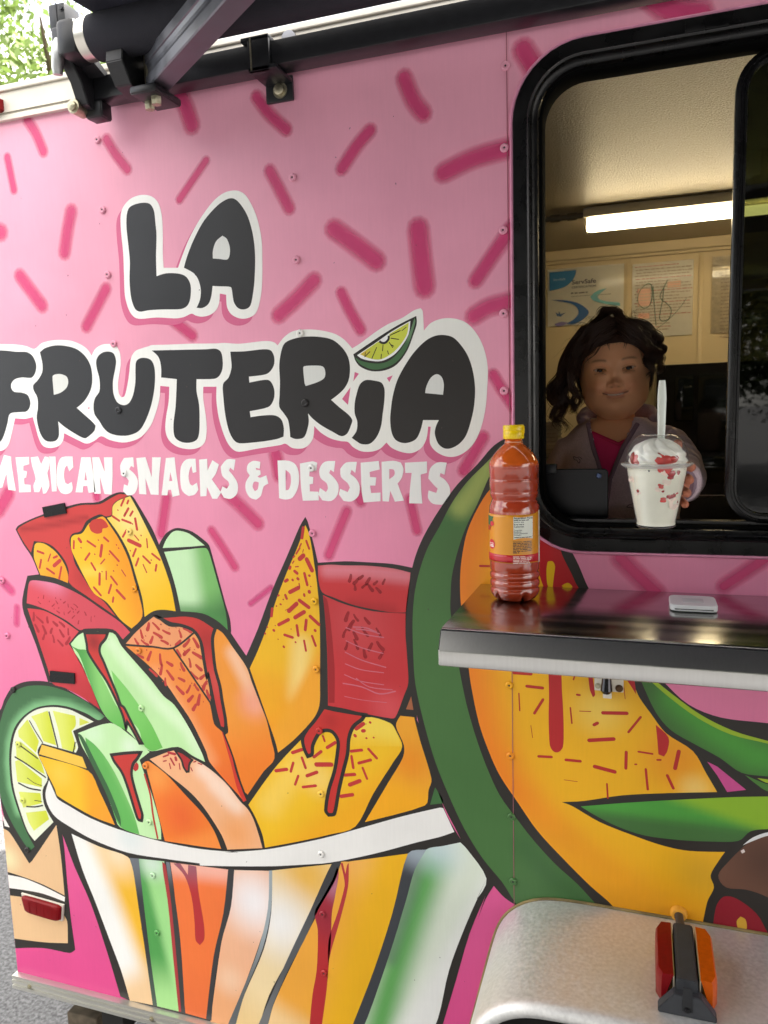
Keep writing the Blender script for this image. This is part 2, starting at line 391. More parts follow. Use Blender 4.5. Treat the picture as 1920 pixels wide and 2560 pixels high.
# --- lettering
LA_W = ['R5', [715,215,730,160,775,110,840,88,900,98,940,140,960,220,965,330,965,440,970,520,1055,520,1080,450,1120,350,1180,240,1260,130,1330,75,1400,62,1450,85,1490,145,1525,230,1550,350,1555,470,1553,620,1540,720,1515,790,1470,818,1420,820,1370,795,1345,750,1340,680,1303,673,1300,720,1285,765,1250,797,1200,810,1160,803,1135,792,1090,812,1040,820,930,815,830,823,790,808,760,760,740,680,735,560,730,430,718,310]]
FR_W = ['R5', [-80,975,0,972,100,975,160,985,205,1000,250,965,330,948,420,952,480,975,520,1005,543,1040,565,1000,605,975,650,972,690,985,712,1030,715,1100,700,1200,705,1265,720,1287,738,1280,752,1230,765,1150,775,1060,800,1015,840,997,880,985,900,978,1000,975,1120,970,1280,968,1330,965,1420,970,1550,955,1600,955,1630,965,1645,980],
 'R6', [260,340,310,305,380,293,470,297,560,318,620,355,665,405,720,370,800,310,880,260,960,225,1030,180,1070,167,1083,185,1090,300,1130,255,1200,228,1280,230,1350,260,1410,330,1450,420,1468,520,1465,640,1455,760,1430,870,1390,960,1340,1015,1280,1045,1220,1045,1160,1015,1125,965,1130,870,1115,868,1105,940,1075,995,1020,1025,960,1020,900,995,868,963,830,1000,780,1017,720,1015,670,990,640,960,600,955,540,940,480,905,440,865,435,930,410,975,370,998,310,995,270,970,240,978,100,1000,0,1018],
 'R5', [1385,1600,1350,1560,1320,1490,1295,1400,1282,1300,1283,1225,1205,1225,1205,1300,1220,1400,1225,1480,1215,1550,1180,1585,1120,1595,1050,1580,1000,1540,980,1480,985,1400,1000,1310,1003,1225,950,1220,945,1300,920,1390,890,1460,840,1520,780,1548,720,1555,650,1540,600,1518,560,1545,515,1562,470,1545,420,1520,380,1500,375,1540,350,1575,300,1588,255,1575,230,1530,210,1460,195,1405,150,1415,90,1412,75,1480,55,1560,30,1595,0,1605,-80,1600]]
for nm, sp in (('LA', LA_W), ('FR', FR_W)):
    sh = sheet(sp) + np.array([-.011, -.012])
    paint('letter_drop_shadow', sh, 'd5688f', 1)
    paint('letter_border', sp, WHITE, 2, ops=[('lin', ['R5', [0,1000], 'R6', [1400,500]], 'efefe8')])
paint('letter_gap', ['R6', [605,705,655,635,640,740]], 'd5688f', 3, smooth=False)
paint('letter_gap', ['R6', [672,600,680,545,705,555]], 'd5688f', 3, smooth=False)
paint('letter_gap', ['R6', [870,580,905,565,885,605]], 'd5688f', 3, smooth=False)
paint('letter_gap', ['R5', [518,1352,530,1345,530,1357]], 'd5688f', 3, smooth=False)
BIG = [('R5', [752,205,770,160,830,137,885,140,912,180,922,260,928,330,925,450,928,570,985,553,1060,555,1105,575,1130,625,1128,700,1110,745,1070,765,960,767,880,772,830,780,800,762,778,700,768,600,770,480,760,380,750,280], None),
 ('R5', [1090,520,1110,450,1150,350,1210,240,1290,150,1350,112,1390,112,1430,150,1470,220,1500,330,1512,450,1508,600,1495,700,1480,750,1445,767,1410,758,1385,720,1372,640,1355,632,1300,630,1260,628,1252,690,1235,735,1200,758,1165,757,1185,710,1190,650,1175,590,1145,550], [1262,465,1262,420,1280,365,1318,330,1345,350,1362,400,1360,450,1345,472,1300,468]),
 ('R5', [-70,1010,20,1010,100,1018,160,1020,195,1045,215,1095,210,1140,190,1170,165,1172,130,1170,90,1180,68,1205,68,1235,85,1255,130,1260,165,1275,180,1315,175,1350,155,1372,120,1375,60,1385,45,1440,28,1500,5,1548,-30,1560,-75,1540], None),
 ('R5', [237,1020,270,995,330,980,400,985,460,1005,510,1050,540,1110,547,1190,535,1250,500,1310,455,1350,500,1390,545,1430,567,1455,560,1485,530,1515,500,1530,440,1500,380,1460,345,1430,350,1480,348,1520,330,1545,290,1550,260,1535,235,1490,218,1410,225,1350,222,1290,200,1245,198,1215,225,1185,250,1140,252,1090], [312,1165,325,1153,360,1150,395,1165,405,1195,395,1230,360,1260,320,1273]),
 ('R5', [570,1075,585,1040,615,1020,650,1017,675,1030,688,1070,683,1120,670,1190,672,1260,690,1310,715,1330,745,1333,770,1315,790,1270,802,1200,803,1120,808,1075,835,1055,880,1058,905,1080,918,1130,917,1220,900,1320,870,1410,830,1480,775,1510,710,1515,650,1500,615,1470,590,1430,560,1385,555,1330,565,1290,590,1250,590,1180,575,1120], None),
 ('R5', [900,1010,1000,1008,1120,1005,1220,1003,1280,1000,1310,1020,1320,1070,1318,1120,1300,1160,1270,1178,1165,1180,1165,1250,1180,1330,1183,1420,1180,1500,1165,1540,1120,1557,1070,1550,1035,1520,1028,1450,1040,1350,1045,1260,1048,1180,955,1170,955,1110,940,1050], None),
 ('R5', [1365,1017,1450,1015,1560,1003,1605,1010,1625,1050,1622,1100,1595,1140,1560,1155,1475,1165,1478,1200,1560,1185,1600,1190,1625,1240,1622,1300,1590,1345,1480,1370,1485,1405,1560,1395,1630,1395,1668,1420,1682,1470,1680,1520,1640,1535,1550,1550,1420,1560,1385,1540,1355,1480,1335,1390,1325,1300,1322,1210,1355,1170,1372,1110,1368,1050], None),
 ('R6', [248,410,270,370,330,345,400,335,480,338,550,355,605,400,640,455,652,520,645,590,620,640,580,680,540,710,590,755,640,795,665,828,658,860,635,910,600,925,550,900,480,860,430,820,403,790,408,840,395,900,375,935,330,942,298,930,295,890,285,830,260,790,233,750,235,680,237,600,233,500], [375,520,385,510,440,507,490,512,505,540,500,580,460,605,390,628,383,610]),
 ('R6', [680,730,690,680,710,620,745,593,800,597,840,610,857,650,855,720,845,800,835,870,810,930,770,970,720,972,690,955,662,935,690,895,695,840,680,790], None),
 ('R6', [895,760,905,690,930,600,970,520,1030,430,1100,360,1160,330,1220,327,1270,345,1320,400,1355,460,1380,540,1393,640,1388,740,1370,830,1340,920,1300,970,1250,997,1210,997,1175,970,1155,915,1160,870,1178,830,1085,830,1070,890,1045,940,1005,962,960,965,920,945,898,900,890,830], [1097,670,1105,630,1130,580,1165,558,1195,575,1208,620,1203,680,1150,675])]
for reg, pts, hl in BIG:
    paint('painted_letter', [reg, pts], INK, 3, ops=[('lin', ['R5', [600,700], 'R6', [1300,700]], '282523')])
    if hl: paint('letter_counter', [reg, hl], 'dddfda', 4)
# lime wedge over the letter i
paint('lime_wedge_outline', ['R6', [672,440,760,380,850,320,950,260,1045,213,1047,260,1025,330,990,420,930,500,860,535,780,540,715,515,685,480]], BLACK, 4)
paint('lime_wedge_rind', ['R6', [682,458,720,480,800,495,870,485,930,440,980,370,1010,300,1034,224,1040,245,1018,325,983,415,925,488,850,524,785,530,722,505,694,480]], '456b45', 5, ops=[('band', ['R6', [1030,250,1000,340]], '7ea07a', .012, .6)])
paint('lime_wedge_pith', ['R6', [694,446,800,375,900,305,1010,242,1000,320,960,390,910,445,840,480,770,478,720,465]], WHITE, 5)
paint('lime_wedge_flesh', ['R6', [712,440,820,365,835,375,860,375,885,350,885,320,1000,252,990,320,950,385,900,435,835,470,770,465]], 'c3cc3e', 6, ops=[('lin', ['R6', [700,440,900,330]], 'cfd64f'), ('spot', ['R6', [730,430]], .02, 'd8b040', .8)])
ribbon('lime_wedge_lines', strokes_on('R6', [(745,430,740,448,4),(770,425,740,455,5),(810,400,782,465,5),(848,385,845,420,5),(838,440,836,465,5),(885,370,905,400,5),(900,385,910,392,5),(875,420,880,438,5),(895,345,940,352,5),(890,328,950,300,5),(905,320,945,302,5),(960,300,985,280,4)]), BLACK, 7)
outline('lime_wedge_core', ['R6', [826,362,840,372,860,372,880,352,882,330]], .004, 7, closed=False)

# --- MEXICAN SNACKS & DESSERTS
SMALL = [('S1', [-90,215,-80,-20,-40,-15,-10,90,30,-15,75,-5,80,60,108,212,60,205,45,100,15,190,-10,195,-35,90,-45,215], None),
 ('S1', [110,0,200,-3,200,40,160,50,160,85,185,90,180,125,165,130,168,175,210,178,212,220,135,222,130,140], None),
 ('S1', [215,0,262,-5,285,45,312,-5,340,0,335,70,325,100,340,180,315,228,300,230,290,180,270,220,240,220,235,180,250,140,235,80,225,50], None),
 ('S1', [340,-5,382,-5,385,80,390,215,362,217,352,100], None),
 ('S1', [500,-5,430,0,405,40,395,110,400,180,420,220,450,232,485,225,500,200,495,160,470,175,450,165,440,120,445,70,465,45,480,85,505,60], None),
 ('S1', [525,222,545,120,565,0,625,0,640,100,658,220,615,225,605,180,575,180,570,222], [585,140,592,80,603,140]),
 ('S1', [640,0,685,0,700,40,725,95,722,0,775,0,775,120,770,235,725,232,690,120,695,230,655,230,650,120], None),
 ('S1', [920,0,860,5,835,50,840,100,880,130,895,150,885,185,860,175,855,215,880,240,920,235,945,200,950,150,930,110,890,75,905,50,925,60], None),
 ('S1', [945,5,1005,0,1050,130,1055,0,1110,0,1095,150,1095,238,1045,235,1005,130,1010,235,965,232,960,120], None),
 ('S1', [1120,240,1135,130,1150,5,1205,0,1215,100,1240,240,1195,250,1185,205,1160,205,1155,240], [1170,145,1178,85,1192,145]),
 ('S1', [1350,10,1290,15,1255,60,1250,150,1265,215,1305,245,1345,235,1368,205,1360,165,1330,185,1310,170,1300,120,1310,70,1325,50,1335,95,1355,90], None),
 ('S1', [1380,15,1430,10,1435,85,1470,20,1510,45,1490,100,1460,140,1490,180,1525,225,1500,262,1470,262,1430,185,1425,245,1388,248,1385,130], None),
 ('S1', [1625,15,1570,15,1530,60,1540,115,1580,150,1590,175,1570,205,1540,190,1528,220,1550,255,1595,262,1635,230,1640,170,1610,120,1580,85,1590,60,1615,80], None),
 ('R6', [118,1080,80,1075,50,1095,45,1130,62,1158,38,1200,38,1245,60,1285,95,1298,122,1275,137,1222,165,1205,155,1160,120,1175,100,1165,120,1150,118,1130,95,1128,90,1110,115,1115], [85,1195,112,1200,105,1240,88,1250,75,1225]),
 ('R6', [225,1072,290,1075,330,1100,347,1160,340,1230,310,1285,270,1297,235,1290,232,1200], [270,1125,298,1150,302,1200,290,1240,272,1245]),
 ('R6', [358,1090,430,1078,455,1085,450,1125,410,1130,408,1165,432,1170,430,1205,410,1208,412,1255,462,1257,465,1303,375,1305,365,1220], None),
 ('R6', [562,1075,505,1080,475,1120,480,1170,515,1200,525,1235,510,1260,475,1235,468,1270,490,1302,540,1305,575,1270,580,1215,555,1175,525,1145,535,1120,555,1135], None),
 ('R6', [690,1080,630,1085,598,1120,602,1165,640,1200,655,1230,640,1260,595,1240,590,1270,615,1305,660,1308,700,1275,705,1220,685,1180,650,1150,660,1120,682,1140], None),
 ('R6', [718,1085,820,1075,825,1120,765,1135,768,1170,805,1172,800,1215,768,1215,775,1265,830,1262,830,1308,735,1315,725,1250], None),
 ('R6', [842,1080,910,1075,950,1085,965,1120,955,1170,930,1205,950,1260,968,1305,920,1310,890,1245,880,1310,848,1308,845,1200], [885,1120,912,1125,915,1155,885,1180]),
 ('R6', [980,1085,1105,1078,1105,1140,1068,1150,1070,1250,1078,1322,1005,1320,1010,1250,1020,1140,982,1140], None),
 ('R6', [1222,1085,1170,1085,1130,1120,1120,1175,1150,1210,1175,1235,1165,1265,1120,1250,1118,1290,1145,1322,1195,1328,1235,1290,1240,1235,1215,1190,1180,1165,1185,1140,1210,1150], None)]
for reg, pts, hl in SMALL:
    q_ = np.array(pts, float).reshape(-1, 2)
    if reg == 'S1': q_[:, 1] = -16 + q_[:, 1] * 1.068
    w0 = onwall(reg, q_); e1, e2 = w0 - np.roll(w0, 1, 0), np.roll(w0, -1, 0) - w0; e1 /= np.linalg.norm(e1, axis=1)[:, None]; e2 /= np.linalg.norm(e2, axis=1)[:, None]
    nb = np.c_[(e1 + e2)[:, 1], -(e1 + e2)[:, 0]]; nb /= np.linalg.norm(nb, axis=1)[:, None] + 1e-9; ar = np.sum(w0[:, 0] * np.roll(w0[:, 1], -1) - w0[:, 1] * np.roll(w0[:, 0], -1))
    P = smooth_loop(w0 + nb * .0013 * (1 if ar > 0 else -1), 48, 3); loops = [P]
    if hl: loops.append(smooth_loop(sheet([reg, hl]), 80, 3))
    V, Fc = fill_mesh([clampw(l) for l in loops]); C = np.tile(np.r_[lin(WHITE), 1], (len(V), 1))
    mesh_obj('painted_letter', [(a, -.00012 - 3 * LAYER, b) for a, b in V], [f[::-1] for f in Fc], M_PAINT, left_panel, cols=C); MURAL.append((P, WHITE, None, 3))

# --- the cup of fruit: one black ground for all outlines, then each colour field
paint('tan_block_outline', ['S7', [-20,90,265,105,290,170,310,380,325,530,347,690,320,705,200,682,60,680,40,400]], BLACK, 1, corner=40)
paint('lime_outline', ['S4', [-40,520,-10,370,15,320,30,275,75,200,140,160,220,145,330,150,420,180,560,260,700,350,780,420,780,900,400,1120,330,1215,260,1320,215,1400,195,1400,120,1275,60,1165,20,1050,-30,950,-50,700]], BLACK, 1.5, corner=50)
paint('fruit_cup_outline', ['S1', [108,480,125,455,200,415,300,375,460,322,560,298,680,290,760,245,830,222,905,240,950,300,1050,470,1100,585,1115,555,1150,505,1200,475,1240,470,1330,495,1430,570,1450,600,1500,780,1560,1000,1590,1100,1598,1180],
  'S2', [215,1060,320,1215,400,1030,500,760,600,530,690,320,728,255,745,290,790,460,815,572,1000,562,1150,568,1330,580,1470,607,1500,700,1500,1200,1500,1659], 'S5', [1560,500,1659,800], 'S6', [190,735,250,860,320,960,400,1070,425,1105,385,1170,350,1262], 'S8', [230,180,150,370,80,610,15,829,-60,1150],
  'S7', [1200,1250,1000,1100,600,935,555,905,500,720,420,480,345,310,290,165,240,60], 'S4', [290,960,290,880,320,820,250,640,290,565,400,600,500,640,530,640,500,490,520,475,700,430,640,320,560,250,345,150], 'S1', [335,1540,250,1280,165,1060,155,960,190,800,270,790,220,670,160,580]], BLACK, 2, corner=55, n=3)

Y1, Y2, OR, PALE = 'f0bd1f', 'ee9a1c', 'ee8428', 'b9e3a4'
f = lambda nm, spec, col, ops=None, layer=3, **k: paint(nm, spec, col, layer, ops, **k)
f('painted_sauce', ['S1', [120,485,135,465,205,425,300,388,460,340,560,312,690,305,770,262,830,235,890,245,820,275,780,310,772,380,735,390,690,375,600,420,560,490,500,510,480,560,500,640,520,720,570,800,640,910,720,980,800,1080,700,1010,600,940,480,850,475,760,440,680,370,600,310,570,235,560,215,640,160,560]], 'c83d3c', [('band', ['S1', [150,480,300,460,420,440,600,400]], '9a2428', .012, .75), ('spot', ['S1', [600,800]], .05, 'a32629', .6)])
CORN_L = ['S1', [240,590,260,572,310,580,380,630,440,710,470,790,470,850,380,815,280,795,255,730,235,670]]
CORN_M = ['S1', [492,545,510,520,570,505,615,440,690,395,720,395,760,450,830,560,890,690,930,830,960,930,985,1080,910,1165,830,1100,740,985,650,920,590,820,530,700,495,620]]
CORN_R = ['S1', [780,320,820,280,900,250,950,340,1040,520,1110,670,1180,870,1215,1045,1130,1035,1060,1045,1000,1085,985,960,940,800,890,640,820,510,740,400,775,385]]
f('painted_corn', CORN_L, Y2, [('lin', ['S1', [440,820,260,600]], 'f2b733')])
f('painted_corn', CORN_M, 'f2bb26', [('lin', ['S1', [650,800,900,720]], Y2), ('band', ['S1', [590,770,700,770]], 'f6cf55', .02, .7)])
f('painted_corn', CORN_R, 'f0ca4a', [('lin', ['S1', [900,700,1150,1040]], 'eebb12'), ('spot', ['S1', [900,400]], .07, 'f3dc8e', .9)])
paint('painted_sauce', ['S1', [615,450,640,415,700,405,735,430,750,460,735,470,710,475,705,500,670,510,630,490]], 'c23a30', 4)
ribbon('painted_spice_flecks', strokes_on('S1', [q + (13,) if len(q) == 4 else q for q in [(260,630,302,645),(285,690,275,745),(375,730,415,695,22),(325,750,375,785),(425,740,410,820),(350,650,333,700,8),(372,675,395,665),
 (512,560,510,610),(545,545,560,565,18),(605,560,660,598),(720,535,750,562),(705,590,695,665,18),(590,690,620,645),(632,712,660,760),(697,718,725,685,8),(760,630,822,698),(690,785,688,860,16),(735,770,735,825,10),(768,805,810,860),(650,880,698,935),(770,862,752,920),(808,900,862,958,16),(785,950,780,980),(842,760,870,802,7),
 (860,265,838,315),(888,280,880,300),(888,335,860,385,15),(918,355,900,385),(778,388,825,420),(845,412,905,435),(935,405,948,480,16),(875,485,850,530),(890,555,968,592,24),(940,615,920,665),(990,665,1038,712),(1015,545,1020,605,9),(1052,648,1105,690),(958,680,940,730),(990,722,1015,778,8),(1082,725,1076,765),(930,520,960,555,8)]]
 + [(x, y, x + 2, y + 3, 8) for x, y in ((680,552),(655,650),(560,605),(805,585),(820,608),(785,765),(755,650),(975,520),(815,345),(915,440),(865,370),(705,770),(810,725),(900,625),(1045,690))]), RED, 4)
f('painted_cucumber', ['S1', [1125,608,1150,550,1190,500,1230,488,1310,510,1415,590,1300,600]], 'c5e8b8')
f('painted_cucumber', ['S1', [1135,635,1280,620,1420,608,1445,640,1500,830,1560,1050,1575,1175,1500,1110,1400,1060,1250,1045,1220,900,1180,760]], 'c2e6b6', [('lin', ['S1', [1290,700,1420,690]], '79b768'), ('lin', ['S1', [1400,900,1500,1090]], '477f45'), ('band', ['S1', [1250,1045,1420,1065,1560,1160]], '4b8a48', .03, .8)])
f('painted_watermelon', ['S1', [185,990,195,880,212,835,280,835,400,860,560,935,700,1030,830,1120,900,1190,850,1240,780,1170,590,1165,550,1175,460,1110,330,1040,240,1005]], 'd24a58', [('lin', ['S1', [380,1000,420,850]], 'dd86a6'), ('lin', ['S1', [300,1010,480,1100]], 'cd4a58')])
WML = ['S1', [190,1025,300,1040,420,1100,545,1185,475,1270,560,1400,620,1540,690,1722,570,1640,450,1575,365,1545,330,1440,260,1230]]
f('painted_watermelon', WML, 'ca3a44', [('spot', ['S1', [430,1150]], .08, 'd4525c', .8), ('lin', ['S1', [450,1400,640,1640]], 'b62c34')])
RND = random.Random(5); dashes('painted_spice_flecks', ['S1', [210,1040,420,1110,530,1190,440,1300,270,1240]], 14, 'b02f3c', 4, (.01, .02), (.005, .008), (30, 150), alpha=.8)
RND = random.Random(6); dashes('painted_spice_flecks', ['S1', [220,960,300,930,450,960,700,1100,560,1150,420,1070,280,1000]], 16, 'b02f3c', 4, (.006, .012), (.002, .004), (30, 150), dots=10, alpha=.8)
CUC = ['S1', [490,1270,570,1195,780,1195,840,1285,930,1390,1040,1515,1130,1630], 'S4', [1205,310,1300,455,1395,640,1418,705,1330,660,1230,600,1050,630,980,590,880,490,760,420,700,340,640,200,560,30], 'S1', [540,1380]]
f('painted_cucumber', CUC, PALE, [('band', ['S1', [770,1260,900,1430,1100,1680], 'S4', [1300,480,1380,640]], 'd4eec6', .03, .9), ('spot', ['S1', [560,1240]], .04, 'c8eab8', 1)])
paint('cucumber_shade', ['S1', [495,1285,545,1308,605,1318,650,1400,720,1530,800,1690], 'S4', [850,370,880,490,760,420,690,320,600,100,545,-40]], '84c76e', 4, [('lin', ['S4', [700,150,590,150]], '4e9a4a'), ('lin', ['S4', [760,200,880,480]], '5fb24f')])
paint('cucumber_shade', ['S4', [770,70,880,200,960,310,1050,450,1125,605,1050,628,990,582,960,480,880,390,810,230]], '7cc766', 4, [('lin', ['S4', [880,300,1100,600]], '66b751')])
DR = ['S1', [585,1195,745,1195,730,1235,695,1280,690,1330,720,1400,760,1500,810,1620,835,1690], 'S4', [860,330,905,420,985,575,965,575,920,490,880,425,872,480,850,385,800,270,740,150,680,60], 'S1', [610,1330,600,1270]]
paint('painted_sauce_drip', DR, 'c33632', 5, [('spot', ['S1', [650,1260]], .03, '8e2226', .9)]); outline('sauce_drip_outline', DR, .0065, 6)
CA1 = ['S1', [870,1270,940,1190,1060,1085,1090,1095,1170,1150,1260,1155,1340,1190,1200,1295,1050,1285]]
CA2 = ['S1', [1205,1300,1345,1195,1375,1250,1395,1350,1420,1450,1445,1560,1455,1670,1330,1490,1260,1380]]
f('painted_carrot', ['S1', [870,1285,1050,1297,1195,1305,1250,1385,1330,1500,1440,1655], 'S4', [1480,440,1530,490], 'S5', [165,520,210,690,255,850,305,980,260,925], 'S4', [1560,835,1450,705,1425,630,1325,425,1225,275,1130,140,1020,30], 'S1', [930,1335]], 'e98a3c', [('lin', ['S4', [1250,50,1500,700]], 'e8782a'), ('band', ['S4', [1080,100,1290,400,1450,690]], 'eda06a', .035, .8), ('lin', ['S4', [1480,600,1620,900]], 'e6692a')])
f('painted_carrot', CA1, 'e59868'); f('painted_carrot', CA2, 'ea9a5a')
outline('carrot_edge', ['S1', [868,1278,1050,1290,1198,1300,1345,1190]], .004, 5, closed=False); outline('carrot_edge', ['S1', [1198,1300,1260,1390,1335,1500,1450,1670]], .0045, 5, closed=False)
for k, sp in enumerate((CA1, CA2, ['S1', [900,1300,1190,1310,1420,1640,1440,1760,1330,1740,1050,1480]])):
    RND = random.Random(20 + k); dashes('painted_spice_flecks', sp, (12, 11, 16)[k], 'bd3b36', 4, (.013, .022), (.006, .009), (35, 160), dots=8)
f('painted_carrot', ['S2', [110,1025,160,1060,230,1160,320,1290,360,1400,430,1580,460,1659], 'S5', [490,540,515,680,440,770,330,930,300,900,240,720,200,600,175,520,195,500,190,440,150,250,110,80], 'S2', [90,1300,80,1200,90,1100]], 'ec9636', [('band', ['S2', [230,1200,330,1400,380,1550]], 'f3c2a0', .03, .9), ('spot', ['S5', [370,300]], .06, 'ef9a80', .8), ('lin', ['S5', [250,350,400,750]], 'ea7e26')])
DR2 = ['S1', [1075,1080,1160,1078,1280,1070,1380,1090,1490,1160,1470,1230,1475,1330,1490,1450,1520,1560,1535,1659], 'S4', [1545,330,1560,420,1560,480,1520,465,1490,350,1460,200,1440,100], 'S1', [1430,1500,1410,1380,1390,1260,1340,1180,1260,1145,1180,1130,1120,1100]]
paint('painted_sauce_drip', DR2, 'c33632', 5, [('spot', ['S1', [1430,1250]], .05, 'a82a2a', .9), ('spot', ['S4', [1500,150]], .05, 'd0504a', .7)]); outline('sauce_drip_outline', DR2, .0075, 6)
paint('painted_sauce_drip', ['S5', [150,490,180,530,215,640,250,780,300,920,322,970,300,980,255,880,215,720]], 'c8362a', 5); outline('sauce_drip_outline', ['S5', [165,505,225,660,275,830,322,955]], .004, 6, closed=False)
SPIKE = ['S2', [728,310,750,360,770,450,790,580,810,720,825,900,830,1100,830,1400,825,1560,780,1659], 'S5', [720,480,640,560,540,640,520,560,440,330,345,60], 'S2', [345,1300,400,1180,470,1000,530,820,600,640,680,450]]
f('painted_mango_wedge', SPIKE, 'edb71f', [('lin', ['S2', [650,1200,640,1640]], Y2), ('band', ['S2', [700,1150,680,1500]], 'f5da8a', .04, .75), ('lin', ['S2', [760,1200,830,1250]], 'eda22a'), ('spot', ['S5', [480,300]], .07, 'efb01a', .6)])
ribbon('painted_spice_flecks', strokes_on('S2', [(690,545,715,522,30),(738,548,775,625,28),(722,645,742,725,18),(622,775,680,745,26),(688,832,752,880,24),(615,905,668,855,28),(658,950,720,912,26),(545,1000,612,965,22),(762,942,822,998,22),(735,968,728,1035,20),(670,1005,680,1075,18),(585,1070,640,1088,18),(775,1078,800,1145,16),(720,1110,733,1180,14),(795,1038,798,1042,18),(655,630,672,645,20),(675,680,680,685,18),(590,700,605,690,20),(755,770,757,775,22),(590,795,600,820,16),(715,330,705,400,20),(735,420,755,475,14),(690,470,665,510,12),(500,890,495,940,18),(720,790,722,800,16),(640,690,642,692,16),(510,1038,512,1040,18),(578,1150,582,1155,14),(755,660,758,662,16),(620,612,625,600,18),(700,440,690,460,10),(660,600,680,598,8),(710,500,716,480,6),(540,800,546,796,12),(560,860,556,858,12),(575,825,577,826,10),(530,870,528,872,9),(685,715,690,740,8),(765,735,767,737,8),(640,575,650,560,8),(450,1060,452,1062,12),(465,1015,468,1018,9),(540,1100,541,1101,8),(660,1120,662,1122,12),(630,1030,631,1030,8),(520,1005,521,1006,7),(590,900,610,890,4),(645,535,655,525,10)]), 'bb3130', 4)
f('painted_watermelon', ['S2', [815,592,900,585,1000,590,1150,592,1330,610,1455,640,1445,760,1425,915,1330,915,1180,890,1050,860,920,810,845,775,820,690]], 'c23236', [('band', ['S2', [880,620,1100,620,1420,660]], 'dd8a98', .028, .75), ('band', ['S2', [1050,860,1330,900]], 'a02126', .02, .6)])
f('painted_watermelon', ['S2', [850,795,1000,858,1200,907,1425,922,1420,1050,1430,1200,1440,1400,1410,1490,1350,1640], 'S5', [1300,400,1140,370,1000,335,885,315], 'S2', [885,1500,880,1200,865,950]], 'c03237', [('spot', ['S2', [1100,1000]], .1, 'c8484c', .8), ('spot', ['S5', [1300,330]], .06, 'd25258', .8)])
paint('watermelon_edge', ['S2', [852,800,880,830,905,1000,930,1300,930,1540,888,1540,882,1200,866,960]], '9c2026', 4)
ribbon('painted_highlight_scratches', strokes_on('S2', [(1010,1020,1130,1065,1270,1088,7),(1060,1015,1150,1022,1220,1050,8),(1080,1030,1170,1040,1240,1062,8),(1010,1110,1120,1160,1265,1198,7),(1005,1190,1120,1245,1285,1295,7),(1005,1270,1110,1310,1270,1332,6),(1000,1345,1110,1390,1270,1415,6),(990,1405,1120,1430,1240,1478,1350,1460,8),(1080,1370,1170,1430,1330,1450,6),(1000,1495,1120,1520,1290,1538,4)]), 'd9788a', 5, alpha=.75)
RND = random.Random(33); dashes('painted_spice_flecks', ['S2', [1000,640,1280,660,1290,790,1040,770]], 10, 'a0242c', 4, (.008, .014), (.005, .008), (20, 160), alpha=.6)
RND = random.Random(34); dashes('painted_spice_flecks', ['S2', [960,890,1230,950,1300,1150,1250,1240,1000,1240]], 14, 'a3242c', 4, (.012, .02), (.005, .009), (45, 135), alpha=.6)
f('painted_mango_wedge', ['S5', [1425,340,1460,250,1475,345]], 'a0603f', smooth=False)
f('painted_mango_wedge', ['S5', [1355,455,1385,385,1480,395,1520,550,1600,820,1580,900,1555,1005,1140,1120,1300,850,1400,680,1410,590]], 'e9a02c', [('lin', ['S5', [1450,700,1350,950]], 'f0a81c'), ('spot', ['S5', [1450,700]], .06, 'e88a1c', .8)])
f('painted_leaf', ['S5', [1590,1000,1625,880,1680,960,1680,990]], '3f6a3c', smooth=False)
MB = ['S5', [335,1000,440,850,540,720,690,560,860,400,1150,395,1315,435,1360,500,1398,600,1340,700,1200,920,1075,1150,900,1205,700,1250,450,1297,430,1200,380,1080]]
f('painted_mango_block', MB, 'edbc22', [('lin', ['S5', [700,1000,850,1200]], 'eda91a'), ('band', ['S5', [480,1000,700,700]], 'f1cc5c', .05, .8), ('spot', ['S5', [820,820]], .06, 'f2d070', .8)])
paint('mango_block_face', ['S5', [1035,595,1045,500,1150,396,1313,435,1360,505,1396,597]], 'efd04e', 4, [('lin', ['S5', [1200,480,1200,600]], 'eec02e')])
ribbon('painted_spice_flecks', strokes_on('S5', [(525,765,600,755,22),(640,640,705,618,22),(628,770,645,710,17),(705,675,730,745,18),(805,722,908,722,30),(880,605,935,570,22),(788,670,838,632,20),(740,800,808,775,22),(658,860,680,800,16),(712,878,800,868,18),(1045,630,1118,622,20),(1165,615,1222,678,18),(1048,665,1060,745,18),(1098,712,1180,690,20),(1000,795,1070,790,22),(1125,745,1155,820,16),(1035,862,1105,835,26),(975,942,1055,930,24),(1080,475,1130,440,26),(1125,490,1135,488,24),(1070,520,1075,525,20),(1150,540,1152,540,14),(1200,535,1202,536,12),(1175,430,1178,432,16),(850,525,862,560,14)]), 'bd3533', 5)
DR3 = ['S5', [855,325,940,345,1140,378,1120,410,1060,460,1030,540,1020,650,990,770,960,900,930,1060,890,1070,870,1040,890,900,930,770,950,650,955,560,920,500,870,485,820,510,780,590,775,650,745,665,720,610,710,540,740,480,790,420]]
paint('painted_sauce_drip', DR3, 'c2322e', 6, [('spot', ['S5', [900,420]], .03, 'a52526', .6)]); outline('sauce_drip_outline', DR3, .0075, 7)
CF = ['S4', [540,505,765,435,900,520,1035,635,965,690,1000,790,1060,960,1110,1150,1115,1240,1040,1230,830,1155,790,1060,720,890,620,690,560,580]]
f('painted_cucumber', CF, 'bfe6ac', [('spot', ['S4', [640,500]], .05, 'cdebc4', 1), ('spot', ['S4', [900,600]], .04, 'dcefd6', .8)])
paint('cucumber_shade', ['S4', [590,535,650,580,720,660,800,790,880,960,930,1080,965,1205,830,1150,760,980,680,790,610,640]], '5fae55', 4, [('lin', ['S4', [800,900,900,860]], '8fcf7c')])
paint('cucumber_shade', ['S4', [538,508,560,516,590,560,680,740,760,900,830,1080,838,1152,800,1080,720,890,620,690]], '35603a', 5)
